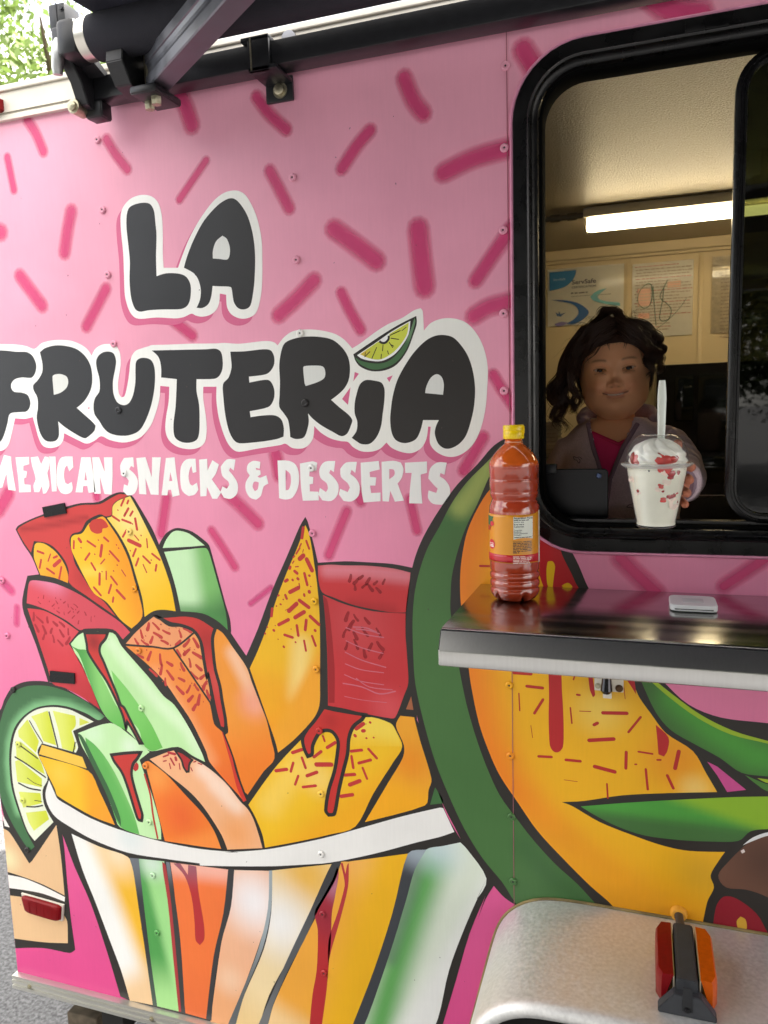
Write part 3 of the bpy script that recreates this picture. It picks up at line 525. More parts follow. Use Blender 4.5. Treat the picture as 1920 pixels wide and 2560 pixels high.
DR4 = ['S4', [770,655,880,642,975,637,950,680,920,720,910,790,930,880,965,1000,985,1070,980,1110,955,1100,930,1030,900,930,870,840,840,770,790,700]]
paint('painted_sauce_drip', DR4, 'c2352f', 6); outline('sauce_drip_outline', DR4, .007, 7)
paint('painted_sauce_drip', ['S4', [945,705,958,725,955,755,935,770,922,755,930,725]], 'b52e2c', 6)
ribbon('painted_sauce_line', strokes_on('S4', [(1000,790,1040,930,1060,1080,1090,1230,12)]), 'b5302c', 5)
f('painted_mango_block', ['S4', [290,585,570,670,600,750,270,650]], 'edbc45', smooth=False)
f('painted_mango_block', ['S4', [268,662,610,765,690,910,760,1060,795,1140,640,1080,400,940,380,890,330,790]], 'edba22', [('lin', ['S4', [520,840,640,860]], 'e9a01c'), ('lin', ['S4', [640,950,760,1100]], 'ee9c28'), ('spot', ['S4', [420,790]], .05, 'f0c84a', .7)])
f('painted_carrot', ['S4', [1000,705,1030,700,1150,790,1280,930,1400,1060,1480,1180,1530,1305,1400,1290,1140,1250,1110,1130,1060,930]], 'ea7a2c', [('spot', ['S4', [1080,800]], .06, 'ee9a48', .9), ('spot', ['S4', [1250,1080]], .08, 'e4602a', .8), ('lin', ['S4', [1250,1180,1300,1290]], 'ee8a3c')])
f('painted_peach', ['S4', [1035,685,1220,622,1330,680,1440,745,1560,850,1659,975], 'S5', [330,1030,370,1100,410,1220,432,1300,190,1310,150,1210,70,1080,0,985], 'S4', [1300,900,1150,780]], 'ecb083', [('band', ['S4', [1400,760,1560,900], 'S5', [100,860,250,1010]], 'f3d6c2', .035, .9), ('spot', ['S5', [250,1200]], .07, 'e99c5c', .8)])
DR5 = ['S4', [1210,625,1260,640,1330,690,1310,720,1305,770,1290,772,1270,740,1255,690]]
paint('painted_sauce_drip', DR5, 'a92a2c', 5); outline('sauce_drip_outline', DR5, .005, 6)
ribbon('painted_spice_flecks', strokes_on('S4', [(1130,668,1165,655,10),(1130,700,1150,695,8),(1180,680,1205,725,12),(1172,715,1180,750,8),(1165,640,1210,650,16),(1215,675,1218,690,18),(1240,715,1245,755,8),(1320,745,1330,765,8),(1340,705,1355,700,8),(1370,712,1395,722,8)]), 'b23038', 4)
# rim and cup
f('painted_cup_rim', ['S4', [340,830,375,910,400,960,480,1010,620,1090,820,1170,1100,1250,1380,1305,1659,1330], 'S5', [160,1330,450,1310,700,1265,900,1220,1150,1150,1400,1080,1659,1020], 'S6', [195,758,245,865], 'S5', [1659,1222,1500,1260,1200,1340,900,1400,700,1415,500,1425,200,1425,0,1420], 'S4', [1380,1405,1150,1375,880,1330,640,1240,480,1150,380,1080,330,1000,315,920]], 'e8e7e4', [('spot', ['S4', [900,1230]], .06, 'cfdcdc', .6)])
f('painted_cup_stripe', ['S7', [330,155,460,215,590,262,615,330,640,500,670,700,705,945,600,935,560,790,500,630,440,470,380,320]], 'ecece8', [('lin', ['S7', [500,500,600,480]], 'eab42c'), ('spot', ['S7', [540,240]], .1, 'f0d8b8', .9), ('lin', ['S7', [600,720,680,860]], 'ecc89a')])
paint('painted_cup_stripe', ['S7', [597,266,642,270,660,400,690,640,742,952,705,947,670,700,640,500,615,330]], '6b7078', 4, [('lin', ['S7', [630,280,660,480]], '343638'), ('lin', ['S7', [690,700,735,900]], '4a5a50')])
f('painted_cup_stripe', ['S7', [640,270,757,282,775,460,800,740,828,975,725,950,690,700,660,450]], '9bd588', [('lin', ['S7', [735,500,690,500]], '4f9a4e'), ('spot', ['S7', [700,290]], .06, 'd6e4dc', .8), ('lin', ['S7', [760,700,800,930]], 'a9de90')], layer=5)
paint('painted_sauce_line', ['S7', [748,284,764,300,790,480,815,740,836,975,824,975,800,740,775,480,752,330]], 'a83a3c', 6)
paint('painted_cup_stripe', ['S7', [765,284,782,287,800,400,832,650,854,984,836,980,815,740,790,480]], '3c3c3c', 6, [('lin', ['S7', [790,420,775,290]], '707882')])
f('painted_cup_stripe', ['S7', [785,287,1055,320,1045,480,1000,700,955,1010,855,982,830,700,805,430]], 'e8743a', [('band', ['S7', [800,300,1050,330]], 'eeb4a4', .045, .9), ('lin', ['S7', [920,700,900,1000]], 'e4703c')], layer=5)
paint('painted_sauce_drip', ['S7', [868,298,905,306,915,420,940,570,942,640,922,668,902,645,897,560,884,450,852,350,800,292,830,290,866,345]], 'b13032', 6, [('lin', ['S7', [890,430,880,300]], '9a5a68')])
paint('painted_cup_stripe', ['S7', [1052,316,1080,320,1065,480,1020,650,988,850,975,1016,950,1008,985,720,1030,520]], '3a3a3c', 6)
f('painted_cup_stripe', ['S7', [1078,322,1245,326,1240,500,1190,680,1110,900,1060,1060,970,1020,1020,660,1065,490]], 'eab28e', [('spot', ['S7', [1170,470]], .12, 'efe9ea', 1), ('lin', ['S7', [1120,700,1040,950]], 'e9a877'), ('spot', ['S7', [1060,830]], .06, 'f0d0b4', .6)], layer=5)
paint('painted_cup_stripe', ['S7', [1240,324,1255,324,1250,500,1212,680,1132,880,1085,1040,1050,1035,1120,870,1190,690,1235,500]], '9aa4aa', 6, [('lin', ['S7', [1230,560,1130,900]], '5d6265')])
f('painted_cup_stripe', ['S7', [1255,324,1535,294,1470,420,1400,580,1330,730,1240,900,1185,1080,1075,1060,1130,890,1215,690,1250,520]], 'e9d2a4', [('spot', ['S7', [1420,350]], .12, 'e6b040', .9), ('spot', ['S7', [1290,560]], .13, 'ecebea', .95), ('lin', ['S7', [1220,850,1120,1030]], 'e8c88e')], layer=5)
paint('painted_cup_stripe', ['S7', [1530,292,1572,287,1540,380,1470,500,1400,650,1330,780,1260,940,1225,1060,1180,1060,1250,900,1340,700,1430,510]], '3c3d40', 6, [('lin', ['S7', [1500,400,1380,640]], '55585c'), ('lin', ['S7', [1330,770,1210,1020]], '707274')])
f('painted_cup_stripe', ['S7', [1565,290,1610,284], 'S5', [1030,1392,1440,1337,1390,1550,1330,1750,1230,2100,1060,2560], 'S7', [1380,1250,1180,1200,1225,1060,1260,945,1330,790,1470,512,1545,385]], 'e8a33c', [('spot', ['S5', [1250,1420]], .12, 'e9b478', .8), ('lin', ['S7', [1450,700,1640,800]], 'eab01c'), ('lin', ['S7', [1330,900,1280,1020]], 'edc890')], layer=5)
paint('painted_sauce_drip', ['S7', [1555,305,1562,340,1545,440,1530,520,1525,650,1515,760,1505,880,1480,1060,1425,1060,1440,900,1460,780,1465,600,1450,520,1480,460,1530,370]], '9a2a38', 6, [('lin', ['S7', [1500,560,1480,700]], 'b02a2e'), ('spot', ['S7', [1545,400]], .05, 'b87a90', .8)])
paint('painted_sauce_drip', ['S7', [1570,290,1580,290,1592,340,1600,300,1608,290,1604,400,1565,560,1530,680,1512,760,1516,640,1556,520,1588,400,1586,360]], 'b0343a', 6)
paint('painted_cup_stripe', ['S5', [1438,1337,1565,1310,1485,1450,1425,1659,1305,2050,1120,2560,1040,2560,1200,2150,1330,1750]], '3c3f44', 6, [('lin', ['S5', [1440,1500,1510,1330]], '9aa6b0')])
f('painted_cup_stripe', ['S5', [1560,1312,1680,1285], 'S6', [272,912,300,940,390,1075,345,1170], 'S8', [235,95,130,330,45,560,-10,800,-120,1250], 'S5', [1120,2560,1300,2050,1420,1659,1480,1450]], 'd9e2d2', [('band', ['S5', [1600,1400,1480,1750,1330,2200,1230,2560]], '54a04a', .06, .95), ('band', ['S5', [1510,1400,1440,1659,1310,2060]], '5c7a62', .03, .7), ('lin', ['S8', [60,250,180,330]], 'e8e9e6'), ('spot', ['S5', [1640,1310]], .08, 'c3d6dc', .8)], layer=5)
# tan block and whole lime
f('painted_tan_block', ['S7', [10,130,45,150,120,268,135,292,150,278,260,115,280,250,298,440,200,390,110,355,30,330,20,240]], 'e0b98c', [('spot', ['S7', [40,270]], .05, 'e9dfae', .9)], layer=2, corner=50)
f('painted_tan_block', ['S7', [30,436,120,452,290,522,310,560,313,660,200,655,50,634]], 'e0b98c', layer=2, corner=50)
f('painted_white_band', ['S7', [25,342,110,360,200,397,300,447,298,468,200,432,120,416,28,402]], 'ece9e4', layer=2, corner=50)
f('painted_white_band', ['S7', [5,60,45,126,22,120]], 'ece9e4', layer=2, smooth=False)
f('painted_lime_rind', ['S4', [-20,520,10,400,45,300,95,225,170,185,260,175,360,185,480,225,600,290,725,390,680,415,600,370,480,325,370,310,250,330,160,390,100,470,70,580,65,720,80,880,130,1050,190,1200,240,1290,205,1320,150,1240,80,1120,25,1000,-30,900,-30,700]], '3c6b42', [('band', ['S4', [680,410,480,320,370,305,250,325,160,385,100,465,68,580,60,720,78,880,128,1050]], '86c48a', .022, .8)], layer=3)
f('painted_lime_pith', ['S4', [260,340,370,325,480,340,560,375,650,425,505,490,540,600,525,640,290,575,260,640,330,810,295,900,310,1010,370,1120,240,1250,190,1180,140,1040,95,880,80,720,85,600,110,490,170,400]], 'dfe5d0', layer=3)
for sg in ([215,390,330,350,350,420,390,590,300,560,250,440], [365,350,520,385,525,450,495,490,525,600,510,635,430,610,400,470], [550,400,620,430,550,455], [125,490,190,410,270,560,250,640,130,530], [110,560,150,570,255,660,290,720,310,790,115,680], [105,700,130,690,290,820,290,880,120,840], [130,910,280,920,290,990,160,1020], [180,1055,320,1040,340,1100,235,1180,200,1120]):
    c = np.array(sg, float).reshape(-1, 2).mean(0)
    paint('painted_lime_segment', ['S4', sg], 'c9d236', 4, [('lin', ['S4', [c[0] + 60, c[1], c[0] - 60, c[1] - 20]], 'd6de6a')], corner=45)
ribbon('painted_lime_lines', strokes_on('S4', [(205,420,245,490,295,570,7),(340,360,365,460,400,600,9),(110,570,180,620,260,680,8),(105,670,180,715,315,810,9),(130,850,200,885,280,900,9),(185,1012,240,1015,295,1005,8),(190,815,240,850,290,868,4),(240,970,290,978,4),(520,570,508,635,8)]), BLACK, 5)
outline('lime_edge', ['S4', [660,425,560,372,480,335,370,318,255,335,165,395,105,480,75,590,70,720,88,880,135,1045,190,1190,238,1262]], .0045, 5, closed=False)

# --- the big mango with its leaves, right of the cup and around the shelf
paint('mango_outline', ['S3', [860,160,960,140,1180,900,1325,1040,1400,1060,1480,1200,1565,1395], 'S6', [1000,0,1180,180,1300,290,1450,350,1659,375,1850,405,1850,1400,540,1400,540,1205,470,1160,400,1080,320,980,250,850,185,720,130,550,85,380,50,200,38,60], 'S3', [45,1659,70,1400,110,1190,170,1020,260,850,370,680,480,530,640,370,760,230]], BLACK, 3, parent=right_panel, corner=50)
g = lambda nm, spec, col, ops=None, layer=4, **k: paint(nm, spec, col, layer, ops, parent=right_panel, **k)
g('painted_mango_rind', ['S3', [840,205,740,330,560,510,430,690,330,880,230,1060,160,1260,120,1450,105,1659], 'S6', [60,60,70,200,110,380,160,550,220,700,290,850,370,980,460,1090,550,1210,700,1220,905,1215,800,1100,700,1010,600,900,530,810,450,700,390,570,340,430,300,290,275,170,262,100], 'S3', [420,1600,420,1450,430,1300,470,1120,520,960,570,840,640,700,735,480,800,350]], '43703c', [('band', ['S3', [720,400,600,600,500,720]], 'a8b862', .035, .85), ('lin', ['S3', [330,900,380,1000]], '466f3c'), ('band', ['S6', [560,930,700,1080,860,1190]], '375f34', .04, .6)])
MF = ['S3', [900,420,735,590,640,740,560,920,520,1100,500,1280,500,1450,510,1560], 'S6', [308,110,320,200,355,370,400,500,450,610,530,730,620,860,740,990,860,1110,960,1200,1020,1300,1360,1300,1385,1180,1415,1115,1400,1060,1440,990,1465,955,1300,950,1180,925,1050,880,900,820,780,750,730,730,830,725,1000,700,1200,690,1430,685,1380,600,1320,500,1200,420,1130,330,1080,260,1050,200,1000,150], 'S3', [1195,1500,1195,1390,1155,1000,1050,600]]
g('painted_mango_flesh', MF, 'ebaf1e', [('band', ['S3', [735,590,600,830,530,1080,505,1350,510,1560], 'S6', [315,200,370,430,450,620,560,790,740,1000,900,1150]], 'ec8420', .095, 1), ('spot', ['S6', [1250,540]], .09, 'e68a1e', .7), ('spot', ['S6', [900,320]], .07, 'efcf62', .7), ('spot', ['S6', [1350,1060]], .08, 'c99a28', .7), ('lin', ['S6', [1050,900,950,1100]], 'eba01e'), ('spot', ['S6', [1330,670]], .04, 'efcf7a', .7)])
g('painted_mango_red', ['S3', [1155,940,1220,1005,1325,1050,1350,1130,1420,1270,1480,1390], 'S6', [1000,20,1050,150,1065,245,1000,150], 'S3', [1195,1400]], 'b5262a', layer=5, corner=40)
g('painted_yellow_drop', ['S3', [1225,1178,1245,1170,1270,1175,1287,1215,1275,1310,1265,1400,1235,1400,1220,1350,1215,1250]], 'e6b720', layer=6)
g('painted_yellow_drop', ['S3', [1340,1376,1360,1362,1390,1350,1415,1362,1432,1386,1380,1398]], 'e6b720', layer=6)
for sp in (['S6', [668,100,727,100,730,220,735,300,738,400,735,480,715,505,690,500,675,470,670,350,672,250]], ['S6', [845,120,860,120,880,245,870,258,855,220]], ['S6', [1153,382,1210,438,1205,500,1190,525,1165,515,1160,450]]):
    g('painted_sauce_drip', sp, 'b5282a', layer=5)
ribbon('painted_spice_flecks', strokes_on('S6', [(515,147,590,152,16),(572,208,643,216,14),(536,240,540,318,6),(606,330,645,268,12),(915,328,1022,330,17),(853,452,963,446,18),(1030,415,1085,347,11),(768,305,775,375,7),(625,524,683,527,12),(748,540,813,546,13),(878,570,968,594,18),(1020,505,1018,578,14),(1075,503,1138,513,9),(1108,582,1117,673,11),(1240,578,1257,502,18),(1205,610,1232,668,13),(933,648,937,712,8),(875,382,890,374,15),(798,246,810,248,10),(1160,540,1175,540,9),(810,320,860,322,4),(740,630,800,638,3),(1060,560,1066,560,8),(590,385,598,440,3),(1010,215,1015,265,3),(782,178,792,150,7)]), 'b22c28', 5, parent=right_panel)
ribbon('painted_spice_flecks', strokes_on('S3', [(665,1210,740,1212,18)]), 'b22c28', 5, parent=right_panel)
g('painted_leaf', ['S6', [1085,180,1135,178,1220,245,1350,340,1500,415,1659,465,1850,520,1850,650,1659,615,1540,598,1440,530,1330,470,1220,405,1150,320]], '436e36', [('band', ['S6', [1250,260,1420,410,1600,520,1800,560]], '4d9a3c', .05, .95)])
g('leaf_bright_edge', ['S6', [1115,172,1140,175,1220,238,1350,333,1500,408,1659,455,1850,508,1850,522,1659,467,1490,425,1340,350,1210,255]], '9cba2e', layer=5)
g('painted_leaf', ['S6', [1555,608,1659,650,1850,690,1850,712,1659,682,1600,645]], '4b7c38'); g('leaf_bright_edge', ['S6', [1610,622,1659,628,1850,650,1850,668,1659,645]], '9cba2e', layer=5)
g('painted_background_gap', ['S6', [1385,548,1430,570,1560,675,1475,685,1430,610]], 'c9508f', smooth=False)
g('painted_leaf', ['S6', [815,750,1000,735,1250,720,1500,708,1659,705,1850,702,1850,850,1659,852,1580,862,1525,905,1400,908,1250,900,1100,880,980,840,880,790]], '416c38', [('lin', ['S6', [1300,850,1300,790]], '4c9a3e'), ('lin', ['S6', [1300,775,1320,715]], '8ab52e')])
g('painted_chocolate', ['S6', [1435,1060,1480,1000,1550,930,1600,890,1659,868,1850,850,1850,1280,1659,1160,1560,1125,1470,1115]], '6c4b3c', [('spot', ['S6', [1659,1000]], .08, '4c342a', .8)])
g('painted_highlight', ['S6', [1545,925,1590,890,1659,866,1850,846,1850,860,1659,882,1600,902]], 'dfe3e4', layer=5); g('painted_highlight', ['S6', [1535,950,1550,942,1556,955,1542,962]], 'dfd4d0', layer=5)
g('painted_strawberry', ['S8', [1370,420,1395,240,1435,185,1500,195,1600,270,1659,370,1720,450]], '8e1e2c'); g('painted_seed', ['S8', [1500,310,1520,285,1545,300,1552,340,1540,372,1510,360]], 'd9a83a', layer=5)
# velcro patches stuck on the mural
for sp in ([300,325,450,295,466,368,315,397], [352,1455,520,1472,522,1545,352,1530]):
    P = sheet(['S1', sp]); bm = bmesh.new(); vs = [bm.verts.new((a, -.004, b)) for a, b in P]; fc = bm.faces.new(vs); e = bmesh.ops.extrude_face_region(bm, geom=[fc]); bmesh.ops.translate(bm, vec=(0, .0032, 0), verts=[v for v in e['geom'] if isinstance(v, bmesh.types.BMVert)])
    bm_obj('velcro_patch', bm, mat('velcro', (34, 34, 36), .95, bump=1., bscale=900, noise=.3, nscale=500), left_panel)

# --- rivets: painted over with whatever lies beneath
RIV = [(244.5,350),(257.5,524.8),(270,687),(285.2,860),(297,1025.5),(311.4,1183.6),(324.4,1329),(336.7,1471.9),(347.6,1626.4),(354.5,1770),(364.6,1914),(374,2054.4),(382.7,2187.8),(393.9,2330.9),
 (732,444),(741.6,650),(751,833.3),(763.3,1007.6),(778.9,1170),(781.8,1333),(786.8,1503),(790.8,1673),(798.8,1826.5),(803,1983.8),(803,2134.7),(807.2,2284.3),(811,2431.3),
 (1264.3,166),(1261.3,370.4),(1258.1,575.8),(1259.2,783.8),(1260.5,977.2),(1264,1160),(1268,1345),(1273.4,1712.6),(1276.1,1888.3),(1278.9,2040.8),(1282.8,2202.2),
 (6,1451),(19,1589),(34,1724),(47,1860),(58,2000),(70,2124)]
REG['PX'] = (0, 0, 1)
rm_ = {}
def rivet_mesh(colkey, c):
    if colkey in rm_: return rm_[colkey]
    bm = bmesh.new(); prof = [(.0009, -.0026), (.0012, -.0012), (.0022, -.0013), (.0042, -.0027), (.006, -.0022), (.0070, -.0008), (.0074, .0004)]
    r = lathe(bm, [(a, b) for a, b in prof], 16, axis='Y'); bm.faces.new(r[0])
    me = bpy.data.meshes.new('rivet'); bmesh.ops.recalc_face_normals(bm, faces=bm.faces[:])
    bm.to_mesh(me); bm.free()
    cols = np.tile(np.r_[c, 1], (len(me.vertices), 1)); co = np.array([v.co[:] for v in me.vertices]); rr = np.hypot(co[:, 0], co[:, 2]); cols[rr < .0013, :3] = .02
    at = me.color_attributes.new('Col', 'FLOAT_COLOR', 'POINT'); at.data.foreach_set('color', cols.astype(np.float32).ravel())
    for p in me.polygons: p.use_smooth = True
    me.materials.append(M_PAINT); rm_[colkey] = me; return me
for q in RIV:
    p = onwall('PX', [q])[0]; best = None
    for L_, c, ops, ly in MURAL:
        if (best is None or ly >= best[2]) and inside(np.array([p]), L_)[0]: best = (c, ops, ly)
    c = grad_cols(np.array([p]), best[0], best[1])[0] if best else pinkbase(np.array([p]))[0]
    o = bpy.data.objects.new('rivet', rivet_mesh(tuple(np.round(c, 2)), c)); COL.objects.link(o); o.location = (p[0], -.002, p[1]); o.rotation_euler = (0, RND.uniform(0, 6), 0)
    o.parent = right_panel if p[0] > SEAM_X else left_panel

# seam between the two skins, and small chips and specks in the paint
boxo('panel_seam', SEAM_X - .0005, SEAM_X + .0005, -.0011, 0, WZ0 + .001, WZ1 - .001, mat('seam shadow', (158, 98, 108), .7), right_panel)
RND = random.Random(77)
ribbon('paint_chips', [(np.array([(x, z), (x + RND.uniform(-.0012, .0012), z - RND.uniform(.0003, .002))]), RND.uniform(.0007, .0016)) for x, z in [(RND.uniform(WX0 + .02, -.22), RND.uniform(WZ0 + .02, 2.3)) for k in range(70)]], '4a3a3a', 12)
# ------------------------------------------------------------------ rest of the trailer
M_ALU = mat('aluminium rail', (205, 204, 196), .42, .85, noise=.12, nscale=18, bump=.15, bscale=300, stretch=(.1, 1, 1), rnoise=.1)
M_WHITE = mat('white painted trim', (226, 224, 216), .45, noise=.06, nscale=12)
M_BLK = mat('black powder coat', (34, 35, 38), .36, noise=.15, nscale=60, bump=.1, bscale=600)
M_BOLT = mat('zinc bolt', (176, 170, 146), .38, .9, noise=.2, nscale=200)
M_STEEL = mat('brushed stainless', (186, 186, 184), .2, 1., noise=.05, nscale=40, stretch=(.02, 1, 1), rnoise=.06)
M_INT = mat('cream interior panel', (196, 178, 142), .5, noise=.04, nscale=5)
M_DARK = mat('underside dark', (24, 23, 22), .8, noise=.3, nscale=20)
# bottom rail, ribbed like the extrusion, with screws
bm = bmesh.new()
for z0, z1, y0 in ((.396, .4045, -.016), (.4045, .409, -.0125), (.409, .4175, -.0155), (.4175, .421, -.012), (.421, .4285, -.0145)):
    box(bm, WX0 - .004, WX1, y0, .002, z0 + .0002, z1 - .0002)
rail = bm_obj('bottom_rail', bm, M_ALU, trailer)
def hexbolt(name, c, r, h, m, parent, axis='Y', sides=6):
    s = -1
    bm = bmesh.new(); rg = lathe(bm, [(r * 1.45, 0), (r * 1.45, s * h * .25), (r, s * h * .26), (r, s * h * .9), (r * .85, s * h)], 6 if sides == 6 else 20, axis=axis)
    bm.faces.new(rg[-1]); o = bm_obj(name, bm, m, parent); o.location = c; return o
for x in (-1.375, -1.16 + .13, -.62, -.2, .25):
    hexbolt('rail_screw', (x, -.0155, .412), .004, .004, M_BOLT, rail, sides=12)
# body of the trailer: ends, roof, floor, inside skin
boxo('end_wall', WX0, WX0 + .02, .0012, 1.80, .40, 2.36, M_WHITE, trailer)
boxo('end_wall', WX1 - .02, WX1, .0012, 1.80, .40, 2.36, M_WHITE, trailer)
boxo('rear_wall', WX0 + .021, WX1 - .021, 1.76, 1.80, .40, 2.36, M_WHITE, trailer)
boxo('roof', WX0, WX1, .012, 1.80, 2.375, 2.42, M_WHITE, trailer)
boxo('floor', WX0 + .021, WX1 - .021, .03, 1.755, .42, .50, mat('floor plate', (120, 118, 112), .6, noise=.2), trailer)
# roof edge rail: white extrusion with a lip and a groove
bm = bmesh.new()
box(bm, WX0 - .003, WX1, -.010, .012, 2.3605, 2.3700); box(bm, WX0 - .003, WX1, -.007, .012, 2.3702, 2.374); box(bm, WX0 - .003, WX1, -.011, .012, 2.3742, 2.412); box(bm, WX0 - .003, WX1, -.016, .05, 2.4122, 2.424, .002)
M_RAILW = mat('weathered white rail', (222, 216, 202), .5, .25, noise=.1, nscale=9, bump=.1, bscale=120)
bm_obj('roof_rail', bm, M_RAILW, trailer)
# interior
front_in = rrect(.046)
V, Fc = fill_mesh([np.array([(WX0 + .03, .5), (WX1 - .03, .5), (WX1 - .03, 2.337), (WX0 + .03, 2.337)]), front_in])
mesh_obj('inner_wall', [(a, .045, b) for a, b in V], Fc, M_INT, trailer)
M_CEIL = mat('pebbled ceiling panel', (172, 158, 130), .34, noise=.05, nscale=400, bump=1.0, bscale=330, stretch=(.6, 1, 1), spec=.6)
for n_ in M_CEIL.node_tree.nodes:
    if n_.type == 'BUMP': n_.inputs['Distance'].default_value = .006
boxo('interior_ceiling', WX0 + .03, WX1 - .03, .046, 1.757, 2.337, 2.373, M_CEIL, trailer)
boxo('inner_wall', WX0 + .03, WX1 - .03, 1.72, 1.757, .5, 2.336, M_INT, trailer)
boxo('inner_wall', WX0 + .022, WX0 + .03, .046, 1.72, .5, 2.336, M_INT, trailer); boxo('inner_wall', WX1 - .03, WX1 - .022, .046, 1.72, .5, 2.336, M_INT, trailer)
bm = bmesh.new(); box(bm, WX0 + .032, WX1 - .032, 1.700, 1.7195, 2.300, 2.3365, .003); box(bm, WX0 + .032, WX1 - .032, 1.706, 1.7195, 2.288, 2.2995, .002)
bm_obj('cornice', bm, M_INT, trailer)
boxo('panel_strip', -.058, -.043, 1.7140, 1.7198, .52, 2.2875, M_INT, trailer, .001)
boxo('panel_strip', .190, .205, 1.7140, 1.7198, .52, 2.2875, M_INT, trailer, .001)
# chassis under the side
boxo('chassis_beam', -1.30, WX1, .10, .16, .30, .395, M_DARK, trailer)
bm = bmesh.new(); box(bm, -1.335, -1.245, .05, .13, .262, .30, .004); box(bm, -1.26, -1.2, .055, .125, .25, .272, .003)
bm_obj('chassis_bracket', bm, mat('rusty bracket', (92, 82, 68), .8, .3, noise=.35, nscale=40), trailer)
boxo('chassis_crossmember', -1.2, -1.14, .02, 1.7, .31, .394, M_DARK, trailer)
# sealant bead along the window
def sweep(name, prof, W_, m, parent, n=10):
    bm = bmesh.new(); rings = []
    for ins, y in prof: rings.append([bm.verts.new((a, y, b)) for a, b in rrect(ins, W_, n)])
    for a, b in zip(rings, rings[1:]):
        k = len(a)
        for i in range(k): bm.faces.new((a[i], a[(i + 1) % k], b[(i + 1) % k], b[i]))
    return bm_obj(name, bm, m, parent, smooth=True)
M_BEAD = mat('pink sealant', (226, 150, 182), .5, noise=.1, nscale=60)
sweep('sealant_bead', [(-.0052, .001), (-.005, -.0028), (-.0028, -.005), (0, -.0042), (.004, -.003)], WIN, M_BEAD, right_panel)
M_FR = mat('black anodised frame', (12, 12, 13), .30, spec=.5, noise=.2, nscale=25, rnoise=.1, bump=.05, bscale=500)
frame = sweep('window_frame', [(0, .002), (0, -.0045), (.0015, -.007), (.023, -.0095), (.0245, -.0135), (.0265, -.0148), (.029, -.0135), (.0305, -.0085), (.033, -.005), (.036, -.0035), (.040, -.0030), (.0415, .006)], WIN, M_FR, trailer)
sweep('window_reveal', [(.0415, .0058), (.0455, .0075), (.0465, .012), (.0465, .0465), (.0445, .052), (.030, .0525)], WIN, mat('matte black reveal', (8, 8, 8), .9, spec=.05), frame)
# seam in the frame with a short joint plate
boxo('frame_joint', .055, .115, -.0118, -.0092, 2.2985, 2.3150, M_FR, frame, .0006)
for x in (-.03, .31): boxo('weep_slot', x, x + .055, -.0148, -.0098, 1.5285, 1.5315, mat('slot black', (4, 4, 4), .9), frame)
SASH = dict(x0=.1300, x1=1.112, z0=1.5562, z1=2.2744, r=.058)
sash = sweep('sash', [(0, .036), (0, .022), (.0015, .0205), (.0075, .0195), (.0085, .0235), (.0125, .0235), (.0135, .0205), (.0165, .021), (.0175, .0275), (.0175, .0375), (.001, .0375)], SASH, M_FR, frame)
mg = bpy.data.materials.new('tinted glass'); mg.use_nodes = True; t = mg.node_tree; t.nodes.clear()
o_ = t.nodes.new('ShaderNodeOutputMaterial'); tr = t.nodes.new('ShaderNodeBsdfTransparent'); tr.inputs[0].default_value = (.135, .15, .10, 1)
gl = t.nodes.new('ShaderNodeBsdfGlossy'); gl.inputs['Roughness'].default_value = .02; fr = t.nodes.new('ShaderNodeFresnel'); fr.inputs[0].default_value = 1.5; mx = t.nodes.new('ShaderNodeMixShader')
fresnel_fix(t, fr); t.links.new(fr.outputs[0], mx.inputs[0]); t.links.new(tr.outputs[0], mx.inputs[1]); t.links.new(gl.outputs[0], mx.inputs[2]); t.links.new(mx.outputs[0], o_.inputs[0])
V, Fc = fill_mesh([rrect(.0155, SASH)])
gv = [(a, .0295, b) for a, b in V] + [(a, .0325, b) for a, b in V]; nv = len(V)
mesh_obj('pane', gv, [tuple(f[::-1]) for f in Fc] + [tuple(x + nv for x in f) for f in Fc], mg, frame)
boxo('sash_divider', .2035, .2115, .020, .0285, 1.575, 2.256, M_FR, frame)
boxo('sash_track', -.15, 1.11, .0205, .0415, 1.5555, 1.5605, M_FR, frame)

# folding shelf: stainless sheet with a sloping nose and a lower lip
SX0, SX1, SZ, SY = -.2655, 1.10, 1.4453, -.2870
bm = bmesh.new()
prof = [(-.0035, SZ - .028), (-.0035, SZ - .0015), (-.0045, SZ), (SY + .004, SZ), (SY - .0005, SZ - .001), (SY - .0035, SZ - .0035), (SY - .0170, SZ - .0275), (SY - .0180, SZ - .0300), (SY - .0170, SZ - .0500), (SY - .0155, SZ - .0515), (SY - .0140, SZ - .0500), (SY - .0145, SZ - .0305), (SY - .001, SZ - .006), (SY + .004, SZ - .004), (-.0065, SZ - .004), (-.0065, SZ - .028)]
N = len(prof)
def shx(y, x): return x
ra = [bm.verts.new((SX0, y, z)) for y, z in prof]; rb = [bm.verts.new((SX1, y, z)) for y, z in prof]
for i in range(N): bm.faces.new((ra[i], ra[(i + 1) % N], rb[(i + 1) % N], rb[i]))
bm.faces.new(ra[::-1]); bm.faces.new(rb)
shelf = bm_obj('serving_shelf', bm, M_STEEL, trailer, smooth=True)
M_NOSE = mat('brushed nose', (190, 190, 188), .28, 1., noise=.03, nscale=300, stretch=(1, 1, .03))
bm = bmesh.new(); nz_ = [(SY - .0038, SZ - .0034), (SY - .0173, SZ - .0274), (SY - .0183, SZ - .0300), (SY - .0173, SZ - .0500)]
ra = [bm.verts.new((SX0, y, z)) for y, z in nz_]; rb = [bm.verts.new((SX1, y, z)) for y, z in nz_]
for i in range(3): bm.faces.new((ra[i], ra[i + 1], rb[i + 1], rb[i]))
bm_obj('shelf_nose', bm, M_NOSE, shelf, smooth=True)
